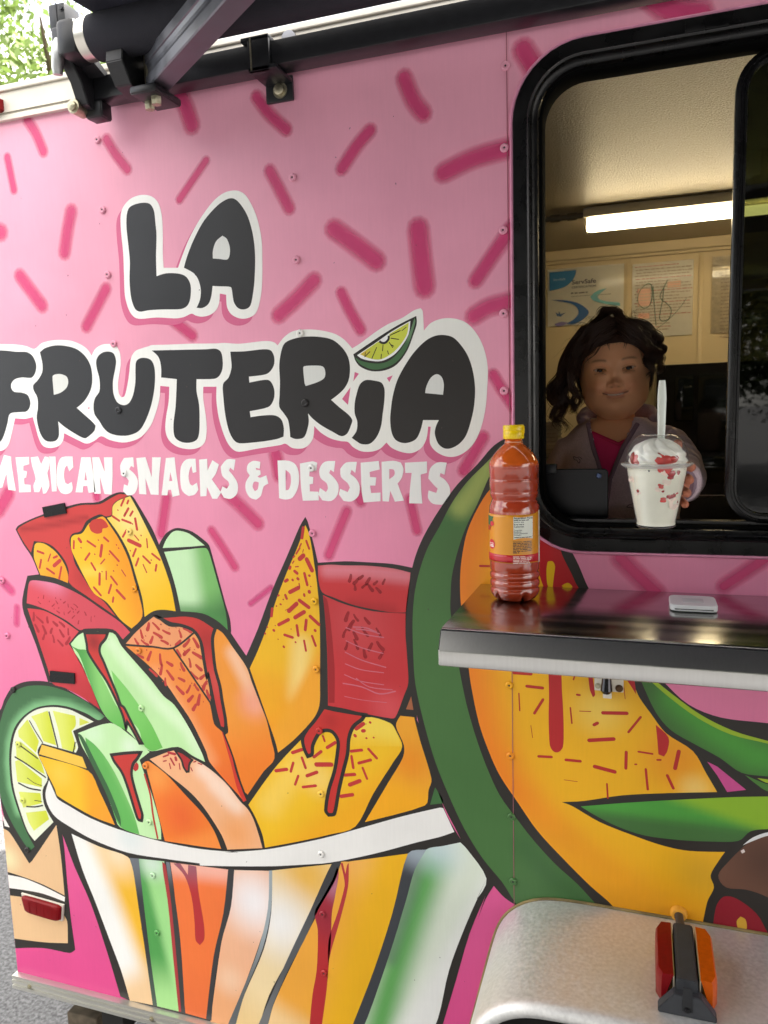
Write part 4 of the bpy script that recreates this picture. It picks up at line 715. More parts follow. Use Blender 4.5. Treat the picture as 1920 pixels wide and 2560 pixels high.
# folded side skirt of the shelf
bm = bmesh.new(); sp = [(-.006, SZ - .003), (SY - .001, SZ - .003), (SY - .0150, SZ - .0285), (SY - .0150, SZ - .050), (SY + .01, SZ - .050), (-.006, SZ - .030)]
a = [bm.verts.new((SX0 - .002, y, z)) for y, z in sp]; b = [bm.verts.new((SX0 - .0002, y, z)) for y, z in sp]
for i in range(len(sp)): bm.faces.new((a[i], a[(i + 1) % len(sp)], b[(i + 1) % len(sp)], b[i]))
bm.faces.new(a); bm.faces.new(b[::-1]); bm_obj('shelf_skirt', bm, M_STEEL, shelf)
boxo('shelf_hinge', SX0 + .02, SX1, -.0030, -.0012, SZ - .040, SZ - .001, M_STEEL, shelf)
# support strut under the shelf, out of sight from the front
for x in (.62,): tubeo('shelf_strut', [(x, -.01, 1.25), (x, -.2, SZ - .006)], .006, M_STEEL, shelf)
# latch below the shelf
lt = boxo('shelf_latch', -.0705, -.0225, -.0032, -.0014, 1.2660, 1.302, M_RAILW, trailer, .0012)
boxo('latch_tongue', -.056, -.0415, -.010, -.0034, 1.2555, 1.300, M_RAILW, lt, .0012)
tubeo('latch_thumb', [(-.0495, -.011, 1.300), (-.0498, -.014, 1.285), (-.050, -.016, 1.272), (-.050, -.0155, 1.268)], [.0075, .0085, .010, .007], mat('chromed latch', (60, 60, 64), .18, .9), lt, 14)
hexbolt('latch_screw', (-.0645, -.0030, 1.2745), .0035, .0025, M_BOLT, lt, sides=12); hexbolt('latch_screw', (-.0295, -.0030, 1.2730), .0045, .003, mat('rust screw', (96, 72, 50), .6, .6), lt, sides=12)

# fender over the wheel: tread plate bent over at the rear with a rolled outer edge
FP = [(-.315, .505), (-.290, .60), (-.2625, .715), (-.2465, .775), (-.2325, .807), (-.212, .831), (-.185, .8490), (-.15, .8600), (-.10, .8640), (0., .8640), (.3, .864), (.8, .864)]
FP = smooth_loop(np.array(FP), 80, 4, False); FY0, FY1 = -.0018, -.262
M_FEN = mat('fender aluminium', (216, 216, 214), .52, .62, noise=.10, nscale=160, rnoise=.10, bump=.12, bscale=500)
bm = bmesh.new(); nrm = []
for i in range(len(FP)):
    d = FP[min(i + 1, len(FP) - 1)] - FP[max(i - 1, 0)]; d /= np.linalg.norm(d); nrm.append(np.array([-d[1], d[0]]))
cross = [(FY0, 0)] + [(FY0 + (FY1 + .02 - FY0) * k / 6, 0.) for k in range(1, 7)] + [(FY1 + .010, .0004), (FY1 + .004, -.0012), (FY1 - .002, -.005), (FY1 - .005, -.0105), (FY1 - .0045, -.0165), (FY1 - .001, -.021), (FY1 + .004, -.023), (FY1 + .004, -.0215), (FY1 + .0005, -.019), (FY1 - .0025, -.016), (FY1 - .003, -.0105), (FY1, -.006), (FY1 + .006, -.003), (FY1 + .02, -.0022), (FY0, -.0022)]
rows = [[bm.verts.new((p[0] + n[0] * h, y, p[1] + n[1] * h)) for y, h in cross] for p, n in zip(FP, nrm)]
for a, b in zip(rows, rows[1:]):
    for i in range(len(cross)): bm.faces.new((a[i], b[i], b[(i + 1) % len(cross)], a[(i + 1) % len(cross)]))
for rr in (rows[0], rows[-1]): bm.faces.new(rr)
fender = bm_obj('fender', bm, M_FEN, trailer, smooth=True)
tubeo('fender_sealant', [(p[0] + n[0] * .001, -.002, p[1] + n[1] * .001) for p, n in zip(FP, nrm)], .0030, mat('old sealant', (128, 112, 72), .6, noise=.5, nscale=16), fender, 8)
bm = bmesh.new(); wl = [(p[0] - n[0] * .006, p[1] - n[1] * .006) for p, n in zip(FP, nrm)] + [(.8, .30), (-.31, .30)]
prism_ = [[bm.verts.new((a, y, b)) for a, b in wl] for y in (-.0095, -.0045)]
for i in range(len(wl)): bm.faces.new((prism_[0][i], prism_[0][(i + 1) % len(wl)], prism_[1][(i + 1) % len(wl)], prism_[1][i]))
bm.faces.new(prism_[0]); bm.faces.new(prism_[1][::-1]); bm_obj('wheel_well_liner', bm, M_DARK, trailer)
# wheel under the fender
wh = latheo('wheel', [(.05, -.02), (.19, -.02), (.2, -.005), (.27, 0), (.325, .01), (.335, .04), (.335, .15), (.325, .18), (.25, .19)], mat('tyre rubber', (20, 20, 21), .8, bump=.4, bscale=90), trailer, 48, (.20, -.225, .336), 'Y')
# marker lamps
M_RL = mat('red lens', (118, 6, 14), .3, spec=.25, noise=.12, nscale=140, stretch=(1, 1, .2)); M_AL = mat('amber lens', (186, 80, 4), .3, spec=.25, noise=.12, nscale=140, stretch=(1, 1, .2))
def marker(name, P4, depth, lab):
    P = np.array(P4); c = P.mean(0)
    bm = bmesh.new(); outer = [bm.verts.new((a, -.0016, b)) for a, b in c + (P - c) * 1.07]; o2 = [bm.verts.new((a, -.006, b)) for a, b in c + (P - c) * 1.05]
    for i in range(4): bm.faces.new((outer[i], outer[(i + 1) % 4], o2[(i + 1) % 4], o2[i]))
    bm.faces.new(o2); bs = bm_obj(name, bm, M_RAILW, trailer); bs['label'] = lab
    L0 = smooth_loop(np.array([q for i in range(4) for q in (P[i] + (P[i - 1] - P[i]) * .10, P[i] + (P[(i + 1) % 4] - P[i]) * .10)]), 30, 4); bm = bmesh.new(); rings = []
    for s, y in ((1, -.0062), (1, -.5 * depth), (.95, -.86 * depth), (.86, -depth)): rings.append([bm.verts.new((a, y, b)) for a, b in c + (L0 - c) * s])
    for a, b in zip(rings, rings[1:]):
        for i in range(len(a)): bm.faces.new((a[i], a[(i + 1) % len(a)], b[(i + 1) % len(a)], b[i]))
    bm.faces.new(rings[-1]); ln = bm_obj('lens', bm, M_RL, bs, smooth=True)
    for k in range(4):
        x = c[0] + (P[:, 0].max() - P[:, 0].min()) * (-.27 + .18 * k); h = (P[:, 1].max() - P[:, 1].min()) * .3
        boxo('lens_rib', x - .001, x + .001, -depth - .0006, -depth * .9, c[1] - h, c[1] + h, M_RL, bs)
    return bs
marker('marker_lamp', [(-1.3800, .6440), (-1.2640, .6372), (-1.2710, .5975), (-1.3720, .6045)], .015, 'low red clearance lamp beside the tan painted block')
marker('marker_lamp', [(-1.288, 2.4005), (-1.2215, 2.4005), (-1.2215, 2.3745), (-1.288, 2.3745)], .030, 'red clearance lamp on the roof rail')
# two-colour lamp standing on the fender
fz = .8642
lamp = empty('fender_lamp'); lamp.parent = trailer
M_LB = mat('grey lamp plastic', (52, 54, 58), .55, noise=.1, nscale=90, bump=.2, bscale=700)
bm = bmesh.new()
def prism(bm, pts, y0, y1):
    a = [bm.verts.new((x, y0, z)) for x, z in pts]; b = [bm.verts.new((x, y1, z)) for x, z in pts]
    for i in range(len(pts)): bm.faces.new((a[i], a[(i + 1) % len(pts)], b[(i + 1) % len(pts)], b[i]))
    bm.faces.new(a[::-1]); bm.faces.new(b)
cx = .0745
prism(bm, [(cx - .017, fz), (cx + .017, fz), (cx + .015, fz + .048), (cx + .012, fz + .051), (cx - .012, fz + .051), (cx - .015, fz + .048)], -.215, -.085)
prism(bm, [(cx - .040, fz), (cx + .040, fz), (cx + .040, fz + .007), (cx + .018, fz + .034), (cx - .018, fz + .034), (cx - .040, fz + .007)], -.2265, -.210)
bmesh.ops.bevel(bm, geom=[e for e in bm.edges if e.is_manifold], offset=.0012, segments=2, affect='EDGES')
lb = bm_obj('lamp_body', bm, M_LB, lamp, smooth=True)
prism_bm = bmesh.new(); prism(prism_bm, [(cx - .0075, fz + .010), (cx + .0075, fz + .010), (cx + .0062, fz + .0475), (cx - .0062, fz + .0475)], -.2275, -.2262); bm_obj('lamp_recess', prism_bm, mat('recess grey', (30, 31, 34), .6), lb)
hexbolt('lamp_screw', (cx, -.2276, fz + .013), .0032, .0028, mat('black screw', (28, 28, 30), .3, .4), lb, sides=12)
for s, mm, nm in ((-1, M_RL, 'red_lens'), (1, M_AL, 'amber_lens')):
    bm = bmesh.new(); rings = []
    for k in range(9):
        t_ = k / 8; y = -.088 - .121 * t_; bul = min(1., .50 + 1.1 * math.sin(math.pi * (.06 + .88 * t_))); rings.append([])
        for h, w_ in ((.0, .9), (.004, 1.), (.018, 1.), (.034, 1.), (.044, .97), (.0480, .88), (.0490, .03)):
            rings[-1].append(bm.verts.new((cx + s * (.018 + .0245 * w_ * bul), y, fz + .002 + h)))
    for a, b in zip(rings, rings[1:]):
        for i in range(6): bm.faces.new((a[i], a[i + 1], b[i + 1], b[i]))
    for rr in (rings[0], rings[-1]): bm.faces.new(rr)
    ed = [r_[0] for r_ in rings] + [r_[-1] for r_ in rings][::-1]; bm.faces.new(ed)
    bm_obj(nm, bm, mm, lamp, smooth=True)
    boxo('reflector_strip', min(cx + s * .0172, cx + s * .0192), max(cx + s * .0172, cx + s * .0192), -.2085, -.087, fz + .004, fz + .0492, mat('chrome strip', (215, 200, 175), .3, .6), lamp)
tubeo('lamp_stalk', [(cx, -.095, fz + .028), (cx - .001, -.06, fz + .025), (cx - .002, -.02, fz + .016), (cx - .002, -.002, fz + .010)], [.0075, .0072, .007, .007], M_LB, lamp, 14)
latheo('stalk_grommet', [(.008, -.0105), (.0115, -.009), (.0135, -.005), (.0145, -.001)], mat('painted grommet', (214, 150, 44), .5), lamp, 18, (cx - .002, 0, fz + .012), 'Y', capb=False, capt=False)

# ------------------------------------------------------------------ awning
aw = empty('awning', (0, -.1, 2.36)); tag(aw, 'black roll-out awning with a folding arm, bolted along the trailer roof', 'awning')
def ap(o): o.parent = aw; o.matrix_parent_inverse = Matrix.Translation((0, .1, -2.36)); return o
M_FAB = mat('charcoal awning fabric', (44, 44, 52), .85, noise=.12, nscale=25, bump=.25, bscale=500)
M_ARM = mat('grey anodised arm', (112, 114, 122), .38, .7, noise=.12, nscale=30, stretch=(1, 1, 1), rnoise=.08)
ap(boxo('mounting_beam', -.990, 2.3, -.064, -.024, 2.3400, 2.3800, M_BLK, None, .002))
ap(latheo('fabric_roll', [(.033, -.905), (.0365, -.904), (.0375, -.88), (.038, -.7), (.038, 2.3)], M_FAB, None, 40, (0, -.120, 2.412), 'X'))
ap(latheo('silver_collar', [(.0325, -.9275), (.034, -.9265), (.034, -.9065), (.0325, -.9055)], mat('bright aluminium', (214, 210, 200), .3, .9), None, 36, (0, -.120, 2.412), 'X'))
bm = bmesh.new(); box(bm, -1.003, -.968, -.120, -.080, 2.4400, 2.484, .003); box(bm, -.9685, -.9280, -.150, -.088, 2.382, 2.442, .010)
box(bm, -.992, -.950, -.132, -.085, 2.394, 2.4405, .005); box(bm, -.9866, -.9846, -.1212, -.0800, 2.4402, 2.4838)
gbx = ap(bm_obj('gear_box', bm, M_BLK, None, smooth=True))
for dx, dz in ((-.966, 2.474), (-.966, 2.449)): hexbolt('gear_bolt', (dx - .008, -.1202, dz), .004, .003, M_BLK, gbx, sides=12)
ap(tubeo('crank_eye', [(-.9790, -.130, 2.4200), (-.9795, -.130, 2.408), (-.9815, -.130, 2.392), (-.9845, -.130, 2.372), (-.9855, -.129, 2.362)], [.0055, .0105, .0105, .010, .008], mat('galvanised eye', (170, 172, 172), .4, .85, noise=.2, nscale=60), None, 14))
bm = bmesh.new()
def slab(bm, pts, x0, x1):
    a = [bm.verts.new((x0, y, z)) for y, z in pts]; b = [bm.verts.new((x1, y, z)) for y, z in pts]
    for i in range(len(pts)): bm.faces.new((a[i], a[(i + 1) % len(pts)], b[(i + 1) % len(pts)], b[i]))
    bm.faces.new(a[::-1]); bm.faces.new(b)
slab(bm, [(-.132, 2.398), (-.096, 2.402), (-.062, 2.384), (-.040, 2.384), (-.030, 2.330), (-.055, 2.320), (-.083, 2.326), (-.098, 2.36)], -.986, -.962)
slab(bm, [(-.118, 2.390), (-.090, 2.396), (-.060, 2.381), (-.072, 2.372)], -.962, -.930)
box(bm, -.985, -.947, -.066, -.034, 2.309, 2.3392, .004)
bmesh.ops.bevel(bm, geom=[e for e in bm.edges if e.is_manifold and e.calc_face_angle(0) > .6], offset=.0015, segments=2, affect='EDGES')
eb = ap(bm_obj('end_bracket', bm, M_BLK, None, smooth=True))
bm = bmesh.new(); lathe_r = lathe(bm, [(.0125, -.062), (.0125, -.090), (.0085, -.0905), (.0085, -.095), (.006, -.0965)], 20, (-.990, 0, 2.3240), 'Y'); bm.faces.new(lathe_r[-1]); bm.faces.new(lathe_r[0]); bm_obj('bracket_pin', bm, M_BOLT, eb, smooth=True)
# shoulder joint of the arm
bm = bmesh.new()
slab(bm, [(-.135, 2.392), (-.120, 2.398), (-.06, 2.392), (-.045, 2.330), (-.075, 2.318), (-.118, 2.328), (-.14, 2.36)], -.876, -.842)
box(bm, -.843, -.790, -.125, -.045, 2.308, 2.322, .003); box(bm, -.843, -.800, -.115, -.055, 2.385, 2.398, .003)
bmesh.ops.bevel(bm, geom=[e for e in bm.edges if e.is_manifold and e.calc_face_angle(0) > .6], offset=.0015, segments=2, affect='EDGES')
sj = ap(bm_obj('shoulder_bracket', bm, M_BLK, None, smooth=True))
for yy, zz in ((-.128, 2.372), (-.118, 2.338)):
    bm = bmesh.new(); rg = lathe(bm, [(.011, -.0025), (.011, -.006), (.0085, -.008)], 6, (0, 0, 0), 'X'); bm.faces.new(rg[0]); bm.faces.new(rg[-1]); o = bm_obj('bracket_bolt', bm, M_BOLT, sj); o.location = (-.8735, yy + .028, zz)
for x, y in ((-.806, -.10), (-.83, -.085)):
    bm = bmesh.new(); rg = lathe(bm, [(.0095, 2.308), (.0095, 2.302), (.0085, 2.2955), (.006, 2.2945)], 6, (x, y, 0)); bm.faces.new(rg[-1]); bm_obj('bracket_bolt', bm, M_BOLT, sj)
latheo('pivot_pin', [(.016, 2.3225), (.016, 2.3845)], M_BOLT, sj, 20, (-.818, -.085, 0))
# folding arm: a rectangular extrusion with two grooves
A0, A1 = Vector((-.812, -.088, 2.3530)), Vector((.29, -.895, 2.3530))
def armo(name, A, B, h, w, m):
    d = (B - A).normalized(); sdv = d.cross(Vector((0, 0, 1))).normalized(); up = Vector((0, 0, 1))
    pf = [(-w/2, -h/2), (w/2 - .002, -h/2), (w/2, -h/2 + .002), (w/2, -h*.19), (w/2 - .0022, -h*.17), (w/2 - .0035, -h*.05), (w/2 - .0035, h*.05), (w/2 - .0022, h*.17), (w/2, h*.19), (w/2, h/2 - .002), (w/2 - .002, h/2), (-w/2, h/2)]
    bm = bmesh.new(); ra = [bm.verts.new(A + sdv * a + up * b) for a, b in pf]; rb = [bm.verts.new(B + sdv * a + up * b) for a, b in pf]
    for i in range(len(pf)): bm.faces.new((ra[i], ra[(i + 1) % len(pf)], rb[(i + 1) % len(pf)], rb[i]))
    bm.faces.new(ra); bm.faces.new(rb); return ap(bm_obj(name, bm, m, None))
armo('arm', A0, A1, .058, .036, M_ARM)
armo('forearm', A1 + Vector((0, 0, -.012)), Vector((-.55, -2.55, 2.295)), .050, .032, M_ARM)
ap(latheo('elbow', [(.028, 2.305), (.03, 2.31), (.03, 2.385), (.028, 2.39)], M_BLK, None, 24, (A1.x, A1.y, 0)))
# canopy sheet from the roll out to the lead rail
bm = bmesh.new(); rows = []
for j in range(13):
    t_ = j / 12; y = -.120 - 2.48 * t_; z = 2.4500 - .14 * t_ - .02 * math.sin(math.pi * t_)
    rows.append([bm.verts.new((x, y, z)) for x in np.linspace(-.902, 2.3, 14)])
for a, b in zip(rows, rows[1:]):
    for i in range(13): bm.faces.new((a[i], a[i + 1], b[i + 1], b[i]))
bmesh.ops.solidify(bm, geom=bm.faces[:], thickness=.0012)
ap(bm_obj('canopy', bm, M_FAB, None, smooth=True))
ap(boxo('lead_rail', -.90, 2.3, -2.66, -2.60, 2.268, 2.325, M_ARM, None, .006))
# wall bracket that carries the beam
bm = bmesh.new(); box(bm, -.640, -.588, -.0085, -.0020, 2.304, 2.345, .001); box(bm, -.640, -.588, -.072, -.0020, 2.3325, 2.3392, .001); box(bm, -.640, -.600, -.072, -.065, 2.3325, 2.386, .001); box(bm, -.652, -.600, -.072, -.020, 2.3805, 2.388, .001)
bm_w = bmesh.new(); box(bm_w, -.60, -.57, 0, .001, 0, .001); bm_w.free()
wb = ap(bm_obj('wall_bracket', bm, M_BLK, None, smooth=True))
bm = bmesh.new(); rg = lathe(bm, [(.0135, -.0085), (.0135, -.0105), (.0092, -.0106), (.0092, -.016), (.007, -.0175)], 24, (-.6115, 0, 2.3220), 'Y'); bm.faces.new(rg[-1]); bm_obj('bracket_bolt', bm, M_BOLT, wb, smooth=True)
tubeo('tie_rod', [(-.634, -.069, 2.334), (-.634, -.069, 2.386)], .0035, M_BOLT, wb, 10)
latheo('cable_gland', [(.004, -.02), (.013, -.02), (.013, -.008), (.009, -.006)], mat('grey gland', (150, 152, 158), .3, .6), wb, 20, (-.585, -.004, 2.398), 'Y')
# ------------------------------------------------------------------ ground, trees
M_ASP = mat('asphalt', (98, 98, 99), .9, noise=.6, nscale=95, bump=1., bscale=120)
g = mesh_obj('ground', [(-400, -400, 0), (400, -400, 0), (400, 400, 0), (-400, 400, 0)], [(0, 1, 2, 3)], M_ASP); tag(g, kind='structure')
mt = bpy.data.materials.new('leaf green'); mt.use_nodes = True; t = mt.node_tree; b = t.nodes['Principled BSDF']
at = t.nodes.new('ShaderNodeAttribute'); at.attribute_name = 'Col'; t.links.new(at.outputs['Color'], b.inputs['Base Color']); b.inputs['Roughness'].default_value = .6
tl = t.nodes.new('ShaderNodeBsdfTranslucent'); t.links.new(at.outputs['Color'], tl.inputs[0]); ms = t.nodes.new('ShaderNodeMixShader'); ms.inputs[0].default_value = .35
t.links.new(b.outputs[0], ms.inputs[1]); t.links.new(tl.outputs[0], ms.inputs[2]); t.links.new(ms.outputs[0], t.nodes['Material Output'].inputs[0])
M_BARK = mat('bark', (92, 78, 62), .9, noise=.3, nscale=12, bump=.8, bscale=30)
def tree(loc, h, rad, seed, label, tint):
    rg = np.random.default_rng(seed); e = empty('tree', loc); tag(e, label, 'tree', 'trees standing beyond the trailer')
    bm = bmesh.new(); tube(bm, [(0, 0, -.2), (.05, 0, h * .3), (-.05, .1, h * .6), (0, 0, h * .9)], [.24, .19, .12, .04], 10)
    tips = []
    for k in range(16):
        z0 = h * rg.uniform(.28, .8); a = rg.uniform(0, 2 * math.pi); l = rad * rg.uniform(.55, 1.) * (1.1 - .5 * (z0 / h)); tip = (math.cos(a) * l, math.sin(a) * l, z0 + rg.uniform(.15, .3) * h * .6); tips.append(tip)
        tube(bm, [(0, 0, z0), (tip[0] * .5, tip[1] * .5, (z0 + tip[2]) / 2 - .1), tip], [.09, .06, .015], 6)
    bm_obj('trunk', bm, M_BARK, e, smooth=True)
    cl = []
    for tp in tips:
        for k in range(9): cl.append((np.array(tp) * rg.uniform(.55, 1.08) + rg.normal(0, rad * .16, 3), rg.uniform(.35, .8)))
    for k in range(26): cl.append((np.array([rg.normal(0, rad * .3), rg.normal(0, rad * .3), h * rg.uniform(.6, 1.0)]), rg.uniform(.35, .7)))
    n = 30000; idx = rg.integers(0, len(cl), n); C = np.array([c[0] for c in cl])[idx]; S = np.array([c[1] for c in cl])[idx]
    d = rg.normal(0, 1, (n, 3)); d /= np.linalg.norm(d, axis=1)[:, None]; P = C + d * (S * rg.uniform(.35, 1, n) ** .6)[:, None] * np.array([1, 1, .7])
    nrm_ = d + rg.normal(0, .6, (n, 3)); nrm_ /= np.linalg.norm(nrm_, axis=1)[:, None]
    u_ = np.cross(nrm_, rg.normal(0, 1, (n, 3))); u_ /= np.linalg.norm(u_, axis=1)[:, None]; v_ = np.cross(nrm_, u_); sz = rg.uniform(.035, .075, n)[:, None]
    V = np.stack([P - u_ * sz, P + v_ * sz * .5, P + u_ * sz, P - v_ * sz * .5], 1).reshape(-1, 3); Fq = np.arange(n * 4).reshape(-1, 4)
    base = lin(tint); cc = base[None] * rg.uniform(.6, 1.5, (n, 1)) * np.array([1, 1, .8]); cc = np.repeat(np.c_[cc, np.ones(n)], 4, 0)
    mesh_obj('crown', V, Fq, mt, e, cols=cc); return e
tree((-10.5, 6.2, 0), 7.4, 2.5, 1, 'tall leafy green tree showing beyond the awning gear box', (132, 150, 92))
tree((-7.2, 7.4, 0), 6.9, 2.3, 2, 'leafy tree just behind the trailer, seen under the awning roll', (112, 134, 74))
tree((-14.5, 3.4, 0), 8.6, 3.0, 3, 'tall yellowish green tree, farthest out beyond the roof lamp', (156, 162, 104))

LOT = 'broad dark leafy tree in the row across the lot, facing the serving window'
T4_ = tree((-9, -15, 0), 7.4, 2.5, 9, LOT, (58, 70, 44)); T4_['group'] = 'trees across the lot'; T4_.scale = (2.1, 1.6, 1.05)
for k, (x, y, s_) in enumerate(((-4.5, -17, 1.15), (0, -16, .95), (4.5, -17.5, 1.2), (9, -15.5, 1.05), (13.5, -17, 1.1), (-14, -17, 1.1))):
    e = T4_.copy(); COL.objects.link(e); e.location = (x, y, 0); e.rotation_euler = (0, 0, k * 1.3); e.scale = (2.1 * s_, 1.6 * s_, 1.05 * s_)
    for c in T4_.children: d = c.copy(); COL.objects.link(d); d.parent = e
# ------------------------------------------------------------------ things inside and on the shelf
def evalmesh(o):
    dg = bpy.context.evaluated_depsgraph_get(); return bpy.data.meshes.new_from_object(o.evaluated_get(dg))
def remesh(bm, voxel, smooth=2, fac=.5):
    """union of overlapping closed shapes as one continuous surface -> (verts, faces)"""
    bmesh.ops.recalc_face_normals(bm, faces=bm.faces[:]); me = bpy.data.meshes.new('tmp'); bm.to_mesh(me); bm.free()
    o = bpy.data.objects.new('tmp', me); COL.objects.link(o)
    md = o.modifiers.new('r', 'REMESH'); md.mode = 'VOXEL'; md.voxel_size = voxel
    if smooth: ms_ = o.modifiers.new('s', 'SMOOTH'); ms_.iterations = smooth; ms_.factor = fac
    bpy.context.view_layer.update(); r = evalmesh(o); V = np.array([v.co[:] for v in r.vertices]); Fq = [tuple(p.vertices) for p in r.polygons]
    bpy.data.objects.remove(o); bpy.data.meshes.remove(r); return V, Fq
def colmat(name, rough=.5, spec=.4, bump=0., bscale=300, sss=0., coat=0., noise=0., nscale=200):
    m = bpy.data.materials.new(name); m.use_nodes = True; t = m.node_tree; b = t.nodes['Principled BSDF']
    at = t.nodes.new('ShaderNodeAttribute'); at.attribute_name = 'Col'; out = at.outputs['Color']
    n = t.nodes.new('ShaderNodeTexNoise'); n.inputs['Scale'].default_value = nscale; n.inputs['Detail'].default_value = 4
    tcn = t.nodes.new('ShaderNodeTexCoord'); t.links.new(tcn.outputs['Object'], n.inputs['Vector'])
    if noise:
        mr = t.nodes.new('ShaderNodeMapRange'); mr.inputs['From Min'].default_value = .3; mr.inputs['From Max'].default_value = .7; mr.inputs['To Min'].default_value = 1 - noise; mr.inputs['To Max'].default_value = 1 + noise
        vm = t.nodes.new('ShaderNodeVectorMath'); vm.operation = 'SCALE'; t.links.new(out, vm.inputs[0]); t.links.new(n.outputs[0], mr.inputs['Value']); t.links.new(mr.outputs[0], vm.inputs['Scale']); out = vm.outputs[0]
    t.links.new(out, b.inputs['Base Color']); b.inputs['Roughness'].default_value = rough; b.inputs['Specular IOR Level'].default_value = spec; b.inputs['Coat Weight'].default_value = coat; b.inputs['Coat Roughness'].default_value = .06
    if sss: b.inputs['Subsurface Weight'].default_value = sss; b.inputs['Subsurface Radius'].default_value = (.006, .003, .0015); b.inputs['Subsurface Scale'].default_value = 1.
    if bump:
        n2 = t.nodes.new('ShaderNodeTexNoise'); n2.inputs['Scale'].default_value = bscale; n2.inputs['Detail'].default_value = 3; t.links.new(tcn.outputs['Object'], n2.inputs['Vector'])
        bp = t.nodes.new('ShaderNodeBump'); bp.inputs['Strength'].default_value = bump; bp.inputs['Distance'].default_value = .0015; t.links.new(n2.outputs[0], bp.inputs['Height']); t.links.new(bp.outputs[0], b.inputs['Normal'])
    return m
def text_pts(s, size, bold=0.):
    cu = bpy.data.curves.new('t', 'FONT'); cu.body = s; cu.size = size; cu.offset = bold; cu.resolution_u = 3; o = bpy.data.objects.new('t', cu); COL.objects.link(o)
    bpy.context.view_layer.update(); me = evalmesh(o); V = np.array([v.co[:2] for v in me.vertices]) if len(me.vertices) else np.zeros((0, 2)); Fq = [tuple(p.vertices) for p in me.polygons]
    bpy.data.objects.remove(o); bpy.data.curves.remove(cu); bpy.data.meshes.remove(me); return V, Fq

# --- sauce bottle
BX, BY = -.1905, -.1010
bot = empty('sauce_bottle', (BX, BY, SZ + .0006)); tag(bot, 'plastic bottle of red hot sauce with yellow cap and orange label on the shelf', 'bottle')
yz = lambda py: (2090 - py) * .0001412
prof = [(2090, 150), (2084, 196), (2060, 236), (2020, 266), (1985, 279), (1960, 281), (1945, 275), (1932, 268), (1918, 276), (1900, 282), (1868, 281), (1852, 274), (1840, 268), (1826, 275), (1808, 282), (1778, 281), (1762, 274), (1750, 269), (1738, 276), (1722, 281), (1660, 281), (1640, 283), (1060, 284), (1040, 281), (1005, 278), (975, 266), (950, 256), (935, 252), (922, 254), (905, 263), (870, 270), (848, 272), (840, 268), (832, 273), (720, 275), (705, 274), (697, 269), (690, 274), (560, 276), (525, 274), (505, 268), (470, 250), (430, 224), (390, 190), (350, 150), (325, 120), (308, 101), (295, 96), (255, 96)]
rs = .0001412
bm = bmesh.new(); rings = []; NB = 60; colr = []
for py, r in prof:
    z = yz(py); ring = []
    for k in range(NB):
        a = 2 * math.pi * k / NB; rr = r * rs; zz = z
        if z < .024:
            lobe = abs(math.cos(2.5 * (a + 1.62))) ; w_ = (1 - z / .024)
            dent = max(0., 1 - lobe / .30); rr *= 1 - .22 * w_ * dent; zz = z + .012 * dent * w_ * (1 if z > .0005 else .9)
        ring.append(bm.verts.new((rr * math.cos(a), rr * math.sin(a), zz)))
        colr.append(zz)
    rings.append(ring)
for a, b in zip(rings, rings[1:]):
    for k in range(NB): bm.faces.new((a[k], a[(k + 1) % NB], b[(k + 1) % NB], b[k]))
bm.faces.new(rings[0][::-1]); bm.faces.new(rings[-1])
me = bpy.data.meshes.new('bottle_body'); bm.to_mesh(me); bm.free()
zc = np.array(colr); rg = np.random.default_rng(3)
cs, co_ = lin((170, 60, 32)), lin((204, 92, 28)); tt = np.clip((zc - .2195) / .0015, 0, 1)[:, None]
cols = np.c_[cs * (1 - tt) + co_ * tt, np.ones(len(zc))]
at = me.color_attributes.new('Col', 'FLOAT_COLOR', 'POINT'); at.data.foreach_set('color', cols.astype(np.float32).ravel())
for p in me.polygons: p.use_smooth = True
me.materials.append(colmat('sauce behind clear plastic', .10, .55, coat=.75, noise=.08, nscale=45)); bb = bpy.data.objects.new('bottle_body', me); COL.objects.link(bb); bb.parent = bot
M_CAP = mat('yellow cap plastic', (240, 205, 6), .35, coat=.2)
cap = latheo('cap', [(.0150, yz(258)), (.0163, yz(255)), (.0165, yz(252)), (.0163, yz(172)), (.0159, yz(168)), (.0166, yz(163)), (.0166, yz(115)), (.0158, yz(104)), (.012, yz(103))], M_CAP, bot, 48)
boxo('cap_hinge', .0155, .0172, -.004, .004, yz(200), yz(120), M_CAP, cap, .0005)
latheo('neck_ring', [(.0137, yz(300)), (.0147, yz(296)), (.0147, yz(290)), (.0137, yz(286))], mat('clear ring', (206, 150, 110), .12, coat=.8), bot, 36, capb=False, capt=False)
th0 = math.atan2(-DW - BY, 0 - BX)                          # the way the label is turned
LR = .04045
def wrap(V2, lift): # (arc metres, z) -> bottle
    a = th0 + V2[:, 0] / LR; r = LR + lift; return np.c_[r * np.cos(a), r * np.sin(a), V2[:, 1]]
M_LBL = colmat('printed label', .32, .45, coat=.35)
def lpatch(name, deg_z, col, lift, parent, sm=False, ops=None):
    P = np.array(deg_z, float).reshape(-1, 2); P[:, 0] = np.radians(P[:, 0]) * LR
    if sm: P = smooth_loop(P, 70, 4)
    V, Fc = fill_mesh([P], .004); return mesh_obj(name, wrap(V, lift), Fc, M_LBL, parent, cols=np.tile(np.r_[lin(col), 1], (len(V), 1)), smooth=True)
def ltext(s, deg, z, size, col, lift, parent, bold=0., maxw=None):
    V, Fq = text_pts(s, size, bold)
    if maxw and len(V): V[:, 0] *= maxw / V[:, 0].max()
    V = V + [math.radians(deg) * LR, z]; return mesh_obj('label_text', wrap(V, lift), Fq, M_LBL, parent, cols=np.tile(np.r_[lin(col), 1], (len(V), 1)))
